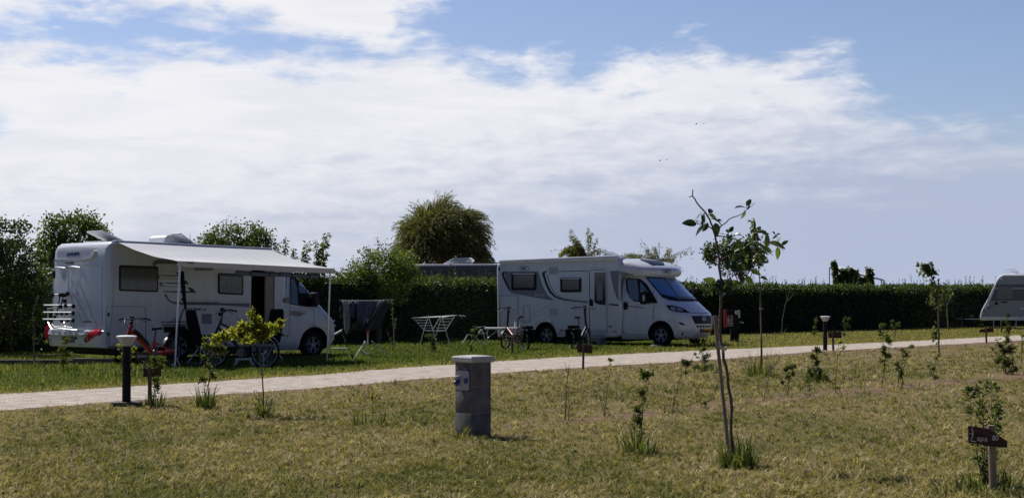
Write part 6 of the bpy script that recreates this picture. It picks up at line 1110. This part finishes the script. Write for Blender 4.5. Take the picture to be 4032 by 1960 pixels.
arm = [(za(470, 185), -.45), (za(1385, 170), .1), (za(600, 215), .5), (za(1240, 190), -.5)]; zt = at(*za(930, 205), Z)
for p, dy in arm: MB().tube([at(*za(930, 560), Z), at(*p, Z)+Vector((0, dy, 0))], .008, 6).build('arm', 'pale_bark', ar, world=True)
ln_ = MB(); A_ = [at(*arm[i][0], Z)+Vector((0, arm[i][1], 0)) for i in (0, 3, 1, 2)]
for f_ in (1, .8, .6): q = [zt.lerp(a, f_) for a in A_]; ln_.tube(q+[q[0]], .004, 5)
ln_.tube([at(*za(470, 188), Z-.32), at(*za(900, 196), Z-.32), at(*za(1380, 172), Z-.32)], .008, 6); ln_.build('line', 'white_metal', ar, world=True)
def cloth(label, m, topa, topb, bot, Z, amp=.03, freq=9, n=40, mm=16):
    """hanging cloth: top edge from topa to topb, lower edge polyline bot"""
    c = at((topa[0]+topb[0])/2, topa[1], Z); th = thing('laundry', label, 'laundry', c, group='laundry hung on the rotary airer'); B = resample(bot, n); g = []
    for i in range(n+1):
        a = Vector(topa).lerp(Vector(topb), i/n); row = []
        for j in range(mm+1):
            t = j/mm; q = a.lerp(B[i], t); p = at(q.x, q.y, Z); p.y += amp*(math.sin(i/n*freq*2+t*2)*.7+math.sin(i/n*freq*4.3+1+t*3)*.4)*(.25+t)-.05*math.sin(t*2); row.append(p)
        g.append(row)
    o = MB().slab(g, [[q+Vector((0, .006, 0)) for q in r_] for r_ in g]).build('cloth', m, th, world=True, smooth=60)
    uv = o.data.uv_layers.new(name='UVMap'); nv = (n+1)*(mm+1)
    for lp in o.data.loops: v = lp.vertex_index % nv; uv.data[lp.index].uv = ((v//(mm+1))/n, (v % (mm+1))/mm)
    pegs = MB(); [pegs.box(at(Vector(topa).lerp(Vector(topb), u).x, topa[1]+(topb[1]-topa[1])*u, Z)+Vector((-.008, -.015, -.05)), at(Vector(topa).lerp(Vector(topb), u).x, topa[1]+(topb[1]-topa[1])*u, Z)+Vector((.008, .02, .03))) for u in (.06, .94)]; pegs.build('peg', 'white_metal', th, world=True)
ZA = Z
cloth('dark grey cloth with a slanting hem hanging at the back of the airer', 'cloth_grey', za(620, 195), za(1330, 190), [za(560, 560), za(700, 720), za(860, 705), za(1000, 715), za(1150, 690)], ZA+.05, .05, 7)
cloth('checked blue and white tea towel spread across the front of the airer', 'plaid', za(725, 202), za(1240, 190), [za(730, 480), za(800, 560), za(860, 620), za(1000, 420), za(1080, 330), za(1180, 260)], ZA-.30, .035, 6)
cloth('pale grey towel hanging in folds at the left of the airer', 'cloth_pale', za(490, 215), za(605, 212), [za(515, 640), za(545, 780), za(590, 740), za(630, 560)], ZA-.36, .03, 8, 24)
cloth('darker grey shirt hanging behind the pale towel', 'cloth_grey', za(480, 200), za(620, 205), [za(428, 380), za(470, 560), za(600, 780), za(640, 720)], ZA-.2, .04, 6, 24)
cloth('narrow checked cloth beside the pale towel', 'plaid', za(640, 205), za(712, 205), [za(610, 470), za(700, 500)], ZA-.33, .02, 5, 16); cloth('black garment hanging in the middle of the airer', 'fabric_black', za(606, 210), za(735, 205), [za(580, 420), za(640, 560), za(700, 600), za(770, 480)], ZA-.25, .03, 5, 20)
pg = thing('tent_peg', 'dark peg driven in the grass left of the airer', 'peg', ground(*za(685, 1245))); MB().tube([ground(*za(685, 1245)), at(*za(640, 1135), ground(*za(685, 1245)).y)], [.02, .025], 6).build('shaft', 'black_plastic', pg, world=True)
bx_ = thing('storage_box', 'low grey box on the grass by the front bumper of the left motorhome', 'box', ground(1340, 1382)); MB().box((-.2, -.15, 0), (.2, .15, .07), bev=.01).box((-.21, -.16, .071), (.21, .16, .09), bev=.008).build('lid', 'silver_paint', bx_)
lw = thing('lounger', 'folded dark lounger leaning by the nose of the left motorhome', 'lounger', ground(1330, 1376)); Z = 38.0
MB().tube([at(*za(285, 870), Z), at(*za(390, 790), Z), at(*za(520, 700), Z)], [.03, .055, .04], 8).build('cushion', 'fabric_black', lw, world=True); MB().tube([at(*za(350, 790), Z-.08), at(*za(480, 715), Z-.08)], .028, 8).build('arm_pad', 'silver_paint', lw, world=True)
lg = MB(); lg.tube([at(*za(470, 730), Z), ground(1372, 1375)], .014, 6).tube([at(*za(560, 980), Z), at(*za(520, 700), Z)], .014, 6); lg.build('leg', 'black_plastic', lw, world=True)
lp_ = MB(); lp_.tube([at(*za(350+35*math.cos(u), 595-48*math.sin(u)), 37.9) for u in np.linspace(.6, 5.4, 16)], .012, 6); lp_.build('strap', 'black_plastic', lw, world=True)
zz = lambda x, y: (1600+.1757*x, 1180+.1757*y)
b = ground(*zz(640, 1045)); Z = b.y; dr = thing('drying_rack', 'empty white folding drying rack with spread wings in front of the hedge', 'drying rack', b)
ta, tb, tc, td = at(*zz(118, 407), Z-.1), at(*zz(790, 388), Z-.1), at(*zz(560, 378), Z+.45), at(*zz(1155, 346), Z+.45); w = MB()
w.tube([ta, tb, td, tc, ta], .010, 6); [w.tube([ta.lerp(tc, u), tb.lerp(td, u)], .005, 5) for u in np.linspace(.08, .92, 9)]; w.build('wing', 'white_metal', dr, world=True)
def pm_(pts, Zs, r=.007): mb = MB(); mb.tube([at(*zz(*p), z) for p, z in zip(pts, Zs)], r, 6); return mb
for pts in ([(500, 350), (390, 690), (290, 1058)], [(490, 350), (600, 690), (690, 1045)], [(795, 350), (700, 690), (640, 840)], [(795, 350), (880, 680), (988, 1045)]): zq = Z-.1 if pts[0][0] in (500, 795) and pts[2][0] < 660 else Z+.1; q = [at(*zz(*p), zq) for p in pts]; q[-1].z = max(0, q[-1].z if pts[2][1] < 900 else 0); MB().tube(q, .011, 7).build('leg', 'white_metal', dr, world=True)
sidef = MB()
for k_ in range(5): y = 458+58*k_; xl = 215+48*k_; sidef.tube([at(*zz(xl, y), Z-.12), at(*zz(490+30*k_, y), Z-.12)], .005, 5); sidef.tube([at(*zz(790-38*k_, y-36+18*k_*.6), Z+.12), at(*zz(1050-42*k_, y-38+18*k_*.6), Z+.12)], .005, 5)
sidef.tube([at(*zz(165, 420), Z-.12), at(*zz(400, 680), Z-.12)], .008, 6).tube([at(*zz(1080, 375), Z+.12), at(*zz(890, 675), Z+.12)], .008, 6).tube([at(*zz(755, 390), Z+.1), at(*zz(590, 670), Z+.1)], .008, 6).tube([at(*zz(390, 682), Z-.1), at(*zz(640, 688), Z), at(*zz(890, 678), Z+.1)], .010, 6); sidef.build('side_rail', 'white_metal', dr, world=True)
b = ground(1860, 1362); Z = 45.2; fc = thing('folding_chair', 'folding camp chair with white metal legs beside the white table', 'camping chair', ground(1855, 1361))
for pts in ([(1215, 1045), (1370, 790)], [(1440, 1000), (1560, 820), (1680, 660)], [(1690, 650), (1790, 980)], [(1590, 850), (1630, 985)]): MB().tube([at(*zz(*p), Z) for p in pts], .017, 6).build('leg', 'white_metal', fc, world=True)
MB().tube([at(*zz(1215, 1045), Z), at(*zz(1420, 1048), Z)], .025, 6).tube([at(*zz(1630, 975), Z), at(*zz(1790, 980), Z)], .012, 6).tube([at(*zz(1600, 770), Z), at(*zz(1810, 740), Z)], .012, 6).tube([at(*zz(1355, 780), Z), at(*zz(1470, 775), Z)], .02, 6).build('stretcher', 'white_metal', fc, world=True)
MB().slab([[at(*zz(1230, 420), Z+.3), at(*zz(1230, 420), Z-.1)], [at(*zz(1380, 640), Z+.35), at(*zz(1380, 640), Z-.1)], [at(*zz(1470, 770), Z+.4), at(*zz(1470, 770), Z-.1)], [at(*zz(1620, 740), Z+.4), at(*zz(1620, 740), Z-.1)]], [[at(*zz(1235, 440), Z+.3), at(*zz(1235, 440), Z-.1)], [at(*zz(1375, 660), Z+.35), at(*zz(1375, 660), Z-.1)], [at(*zz(1465, 800), Z+.4), at(*zz(1465, 800), Z-.1)], [at(*zz(1620, 770), Z+.4), at(*zz(1620, 770), Z-.1)]]).build('seat', 'tent_black', fc, world=True)
MB().tube([at(*zz(1180, 352), Z+.1), at(*zz(1280, 358), Z), at(*zz(1325, 375), Z-.05)], .012, 6).tube([at(*zz(1230, 360), Z+.05), at(*zz(1232, 425), Z+.1)], .01, 6).build('backrest_bar', 'silver_paint', fc, world=True); MB().tube([at(*zz(1470, 602), Z), at(*zz(1560, 590), Z), at(*zz(1600, 600), Z)], .012, 6).build('armrest', 'silver_paint', fc, world=True); MB().tube([at(*zz(1560, 630), Z), at(*zz(1700, 595), Z), at(*zz(1775, 592), Z)], .014, 6).build('armrest', 'silver_paint', fc, world=True)
tt = at(1908, 1290, 45); tb_ = thing('camping_table', 'white topped folding table beside the folding bicycle', 'table', (tt.x, 45, 0)); wx = at(2041, 1290, 45).x-tt.x
MB().box((0, -.32, tt.z-.045), (wx, .32, tt.z+.01), bev=.008).build('tabletop', 'white_plastic', tb_)
for x, y in ((.09, -.28), (.09, .28), (wx-.09, -.28), (wx-.09, .28)): MB().tube([(x, y, tt.z-.04), (x-.015, y, 0)], .014, 7).build('leg', 'aluminium', tb_)
MB().tube([(.1, -.28, tt.z-.3), (.42, -.28, tt.z-.05)], .01, 6).tube([(wx-.1, -.28, tt.z-.3), (wx-.42, -.28, tt.z-.05)], .01, 6).build('brace', 'aluminium', tb_)
for x, h_, lb in ((sx(622, 600)[0], .19, 'taller clear drinking bottle with a dark cap, left one on the white table'), (sx(722, 600)[0], .17, 'clear drinking bottle half hidden behind the bicycle saddle on the white table')):
    q = at(x, 1290, 45); bo = thing('water_bottle', lb, 'bottle', (q.x, 45, tt.z+.011), group='drinking bottles on the table'); MB().lathe([(.001, 0), (.037, 0), (.037, h_*.4), (.033, h_*.5), (.037, h_*.6), (.037, h_*.85), (.025, h_)], n=18).build('body', 'bottle_clear', bo); MB().lathe([(.026, h_), (.026, h_+.025), (.012, h_+.035), (.012, h_+.05), (.001, h_+.05)], n=16, cap=False).build('cap', 'logo_blue', bo)
sp = thing('step_block', 'grey plastic step below the door of the right motorhome', 'step', mtx=R.m @ Matrix.Translation((3.68, -.34, .07))); g_ = [(0, 0)]+[(.12+.0, 0)]+[(.22-.1*math.cos(u), .1*math.sin(u)) for u in np.linspace(0, PI, 9)][1:-1]+[(.32, 0), (.44, 0), (.44, .21), (0, .21)]
MB().loft([[Vector((x, y, z)) for x, z in g_] for y in (0, .32)]).build('shell', 'grey_step', sp); MB().box((.0, .0, .2105), (.44, .32, .222), bev=.004).build('tread', 'silver_paint', sp)
for x, y, rz, lb in ((2578, 1369, .5, 'pale shoe, left one of the pair by the front wheel'), (2597, 1367, .2, 'brownish shoe, right one of the pair by the front wheel')):
    sh = thing('shoe', lb, 'shoe', ground(x, y), rz, 'pair of shoes by the front wheel'); lo = []
    for u, w_, h_ in ((-.13, .02, .06), (-.12, .036, .10), (-.05, .038, .10), (.03, .042, .07), (.10, .042, .05), (.145, .015, .03)): lo.append([Vector((u, w_*math.cos(t), max(0, h_*.5+h_*.5*math.sin(t)))) for t in [k*PI/4 for k in range(8)]])
    MB().loft(lo).build('upper', 'shoe_pale' if x < 2590 else 'stake_wood', sh); MB().box((-.13, -.042, 0), (.14, .042, .018), bev=.008).build('sole', 'black_plastic' if x > 2590 else 'white_plastic', sh)
# birds
for x, y, wq, rz, lb in ((2742, 489, .34, .3, 'dark bird, left one of the higher pair in the sky'), (2771, 487, .30, 1.2, 'faint bird, right one of the higher pair in the sky'), (2599, 633, .34, .5, 'dark bird, left one of the lower pair in the sky'), (2625, 631, .28, 1.0, 'faint bird, right one of the lower pair in the sky')):
    q = at(x, y, 170); bd = thing('bird', lb, 'bird', q, rz, 'birds flying far off'); bd.scale = (.75, .75, .75); m = MB(); lo = []
    for u, r_ in ((-.2, .01), (-.12, .035), (0, .05), (.1, .04), (.16, .03), (.2, .006)): lo.append([Vector((u, r_*math.cos(t), r_*math.sin(t))) for t in [k*PI/3 for k in range(6)]])
    m.loft(lo)
    for s in (-1, 1): m.slab([[Vector((.07, s*.03, .02)), Vector((-.06, s*.03, .02))], [Vector((.09, s*wq*.5, .12)), Vector((-.05, s*wq*.5, .11))], [Vector((.0, s*wq, .10)), Vector((-.04, s*wq, .10))]], [[Vector((.07, s*.03, .005)), Vector((-.06, s*.03, .005))], [Vector((.09, s*wq*.5, .11)), Vector((-.05, s*wq*.5, .10))], [Vector((.0, s*wq, .095)), Vector((-.04, s*wq, .095))]])
    m.build('body', 'bird_hazed', bd)
# ------------------------------------------------------------------ sun and sky
SUN_AZ, SUN_EL = math.radians(-45), math.radians(50)      # azimuth from +Y towards +X
sd = Vector((math.sin(SUN_AZ)*math.cos(SUN_EL), math.cos(SUN_AZ)*math.cos(SUN_EL), math.sin(SUN_EL)))
sl_ = bpy.data.lights.new('sun', 'SUN'); sl_.energy = 5.0; sl_.angle = math.radians(.53); sl_.color = (1, .95, .87); so_ = bpy.data.objects.new('sun', sl_); COL.objects.link(so_); so_.rotation_euler = (-sd).to_track_quat('-Z', 'Y').to_euler(); so_.location = sd*50
W = bpy.data.worlds.new('World'); SC.world = W; W.use_nodes = True; n, l = W.node_tree.nodes, W.node_tree.links
def mth(op, a, b=None, c=None):
    x = n.new('ShaderNodeMath'); x.operation = op
    for i, v in enumerate((a, b, c)):
        if v is None: continue
        if isinstance(v, (int, float)): x.inputs[i].default_value = v
        else: l.new(v, x.inputs[i])
    return x.outputs[0]
def sstep(v, a, b): x = n.new('ShaderNodeMapRange'); x.interpolation_type = 'SMOOTHSTEP'; l.new(v, x.inputs['Value']); x.inputs['From Min'].default_value = a; x.inputs['From Max'].default_value = b; return x.outputs[0]
def curve(v, pts):
    x = n.new('ShaderNodeFloatCurve'); c = x.mapping.curves[0]; c.points[0].location = pts[0]; c.points[1].location = pts[-1]
    for p in pts[1:-1]: c.points.new(*p)
    x.mapping.update(); l.new(v, x.inputs['Value']); return x.outputs[0]
def noise(vec, scale, detail=6, rough=.55, dist=0):
    x = n.new('ShaderNodeTexNoise'); x.inputs['Scale'].default_value = scale; x.inputs['Detail'].default_value = detail; x.inputs['Roughness'].default_value = rough; x.inputs['Distortion'].default_value = dist; l.new(vec, x.inputs['Vector']); return x.outputs['Fac']
def mixc(f, a, b):
    x = n.new('ShaderNodeMixRGB')
    for i, v in ((0, f), (1, a), (2, b)):
        if isinstance(v, (int, float)): x.inputs[i].default_value = v
        elif isinstance(v, tuple): x.inputs[i].default_value = (*v, 1)
        else: l.new(v, x.inputs[i])
    return x.outputs[0]
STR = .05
sky = n.new('ShaderNodeTexSky'); sky.sky_type = 'NISHITA'; sky.sun_disc = False; sky.sun_elevation = SUN_EL; sky.sun_rotation = SUN_AZ; sky.air_density = 1; sky.dust_density = .6; sky.ozone_density = 1.6; sky.altitude = 20
tc = n.new('ShaderNodeTexCoord'); sep = n.new('ShaderNodeSeparateXYZ'); l.new(tc.outputs['Generated'], sep.inputs[0]); gx, gy, gzz = sep.outputs
az = mth('ARCTAN2', gx, gy); el = mth('ARCSINE', gzz); xx = mth('ADD', mth('MULTIPLY', az, 1/.67), .5); v = mth('MULTIPLY', el, 1/.2)
cv3 = n.new('ShaderNodeCombineXYZ'); l.new(mth('MULTIPLY', az, 5.0), cv3.inputs[0]); l.new(mth('MULTIPLY', el, 15.0), cv3.inputs[1]); big = noise(cv3.outputs[0], 1.9, 9, .56, .35); 
cv4 = n.new('ShaderNodeCombineXYZ'); l.new(mth('MULTIPLY', az, 4.0), cv4.inputs[0]); l.new(mth('MULTIPLY', el, 30.0), cv4.inputs[1]); cv4.inputs[2].default_value = 3.3; streak = noise(cv4.outputs[0], 1.6, 8, .55, .5); fine = noise(cv3.outputs[0], 6.5, 7, .6, .3)
def K(px): return px/4032
def Vv(y): return (HY-y)/5800/.2
top_ = curve(xx, [(0, .555), (K(250), .56), (K(420), .53), (K(620), .555), (K(900), .56), (K(1250), .57), (K(1650), .585), (K(1850), .535), (K(2150), .525), (K(2500), .545), (K(2750), .565), (K(2950), .53), (K(3300), .525), (K(3450), .47), (K(3650), .42), (1, .37)])
low2 = curve(xx, [(0, .60), (K(400), .64), (K(700), .615), (K(1000), .60), (K(1250), .575), (K(1480), .575), (K(1560), .64), (K(1800), .68), (K(1950), .80), (K(2300), .98), (1, 1)])
f1 = mth('MULTIPLY', mth('SUBTRACT', mth('MULTIPLY', top_, 1.5), v), 7.0); f2 = mth('ADD', mth('MULTIPLY', mth('SUBTRACT', v, mth('MULTIPLY', low2, 1.5)), 9.0), .3)
f2 = mth('MINIMUM', f2, mth('MULTIPLY', mth('SUBTRACT', 1.5, v), 3.0))
nz = mth('MULTIPLY', mth('SUBTRACT', mth('ADD', mth('MULTIPLY', big, .62), mth('MULTIPLY', fine, .38)), .5), 5.4)
hole = mth('MULTIPLY', sstep(mth('ADD', mth('ABSOLUTE', mth('SUBTRACT', v, .53)), mth('MULTIPLY', mth('MAXIMUM', mth('SUBTRACT', xx, .0), 0), 1.0)), .14, .02), -1.6)
field = mth('ADD', mth('ADD', mth('MAXIMUM', f1, f2), nz), hole); field = mth('MINIMUM', field, 2.4)
dens = sstep(field, -.36, .8)
side = mth('MULTIPLY', sstep(xx, .78, 1.0), sstep(v, .05, .45)); dens = mth('MULTIPLY', dens, mth('SUBTRACT', 1, mth('MULTIPLY', side, .3)))
front = sstep(mth('ABSOLUTE', az), 1.0, .5); rest = mth('MULTIPLY', sstep(big, .56, .72), .15); dens = mth('ADD', mth('MULTIPLY', dens, front), mth('MULTIPLY', rest, mth('SUBTRACT', 1, front)))
white = sstep(mth('ADD', mth('ADD', v, mth('MULTIPLY', xx, -.42)), mth('ADD', mth('MULTIPLY', mth('SUBTRACT', streak, .5), .7), mth('MULTIPLY', mth('SUBTRACT', fine, .5), .5))), -.06, .48)
def cc(c): return tuple(q/STR for q in lin(c))
lowc = mixc(sstep(xx, 0, .95), cc((200, 206, 222)), cc((177, 188, 213))); midc = mixc(white, lowc, cc((241, 241, 246)))
cloud = mixc(mth('MULTIPLY', sstep(streak, .42, .68), .24), midc, cc((190, 196, 216)))
skyc = mixc(1.0, sky.outputs[0], (1, 1, 1)); 
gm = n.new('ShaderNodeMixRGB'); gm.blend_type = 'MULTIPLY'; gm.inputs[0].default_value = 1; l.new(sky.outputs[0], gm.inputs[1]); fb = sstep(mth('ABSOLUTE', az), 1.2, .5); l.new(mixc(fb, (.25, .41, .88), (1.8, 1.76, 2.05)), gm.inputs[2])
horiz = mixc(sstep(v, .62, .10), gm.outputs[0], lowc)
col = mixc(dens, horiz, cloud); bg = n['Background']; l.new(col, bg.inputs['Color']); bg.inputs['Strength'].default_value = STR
SC.view_settings.view_transform = 'Standard'; SC.view_settings.look = 'None'; SC.view_settings.exposure = 0; SC.view_settings.gamma = 1
SC.cycles.max_bounces = 8; SC.cycles.transparent_max_bounces = 8; SC.cycles.use_denoising = True
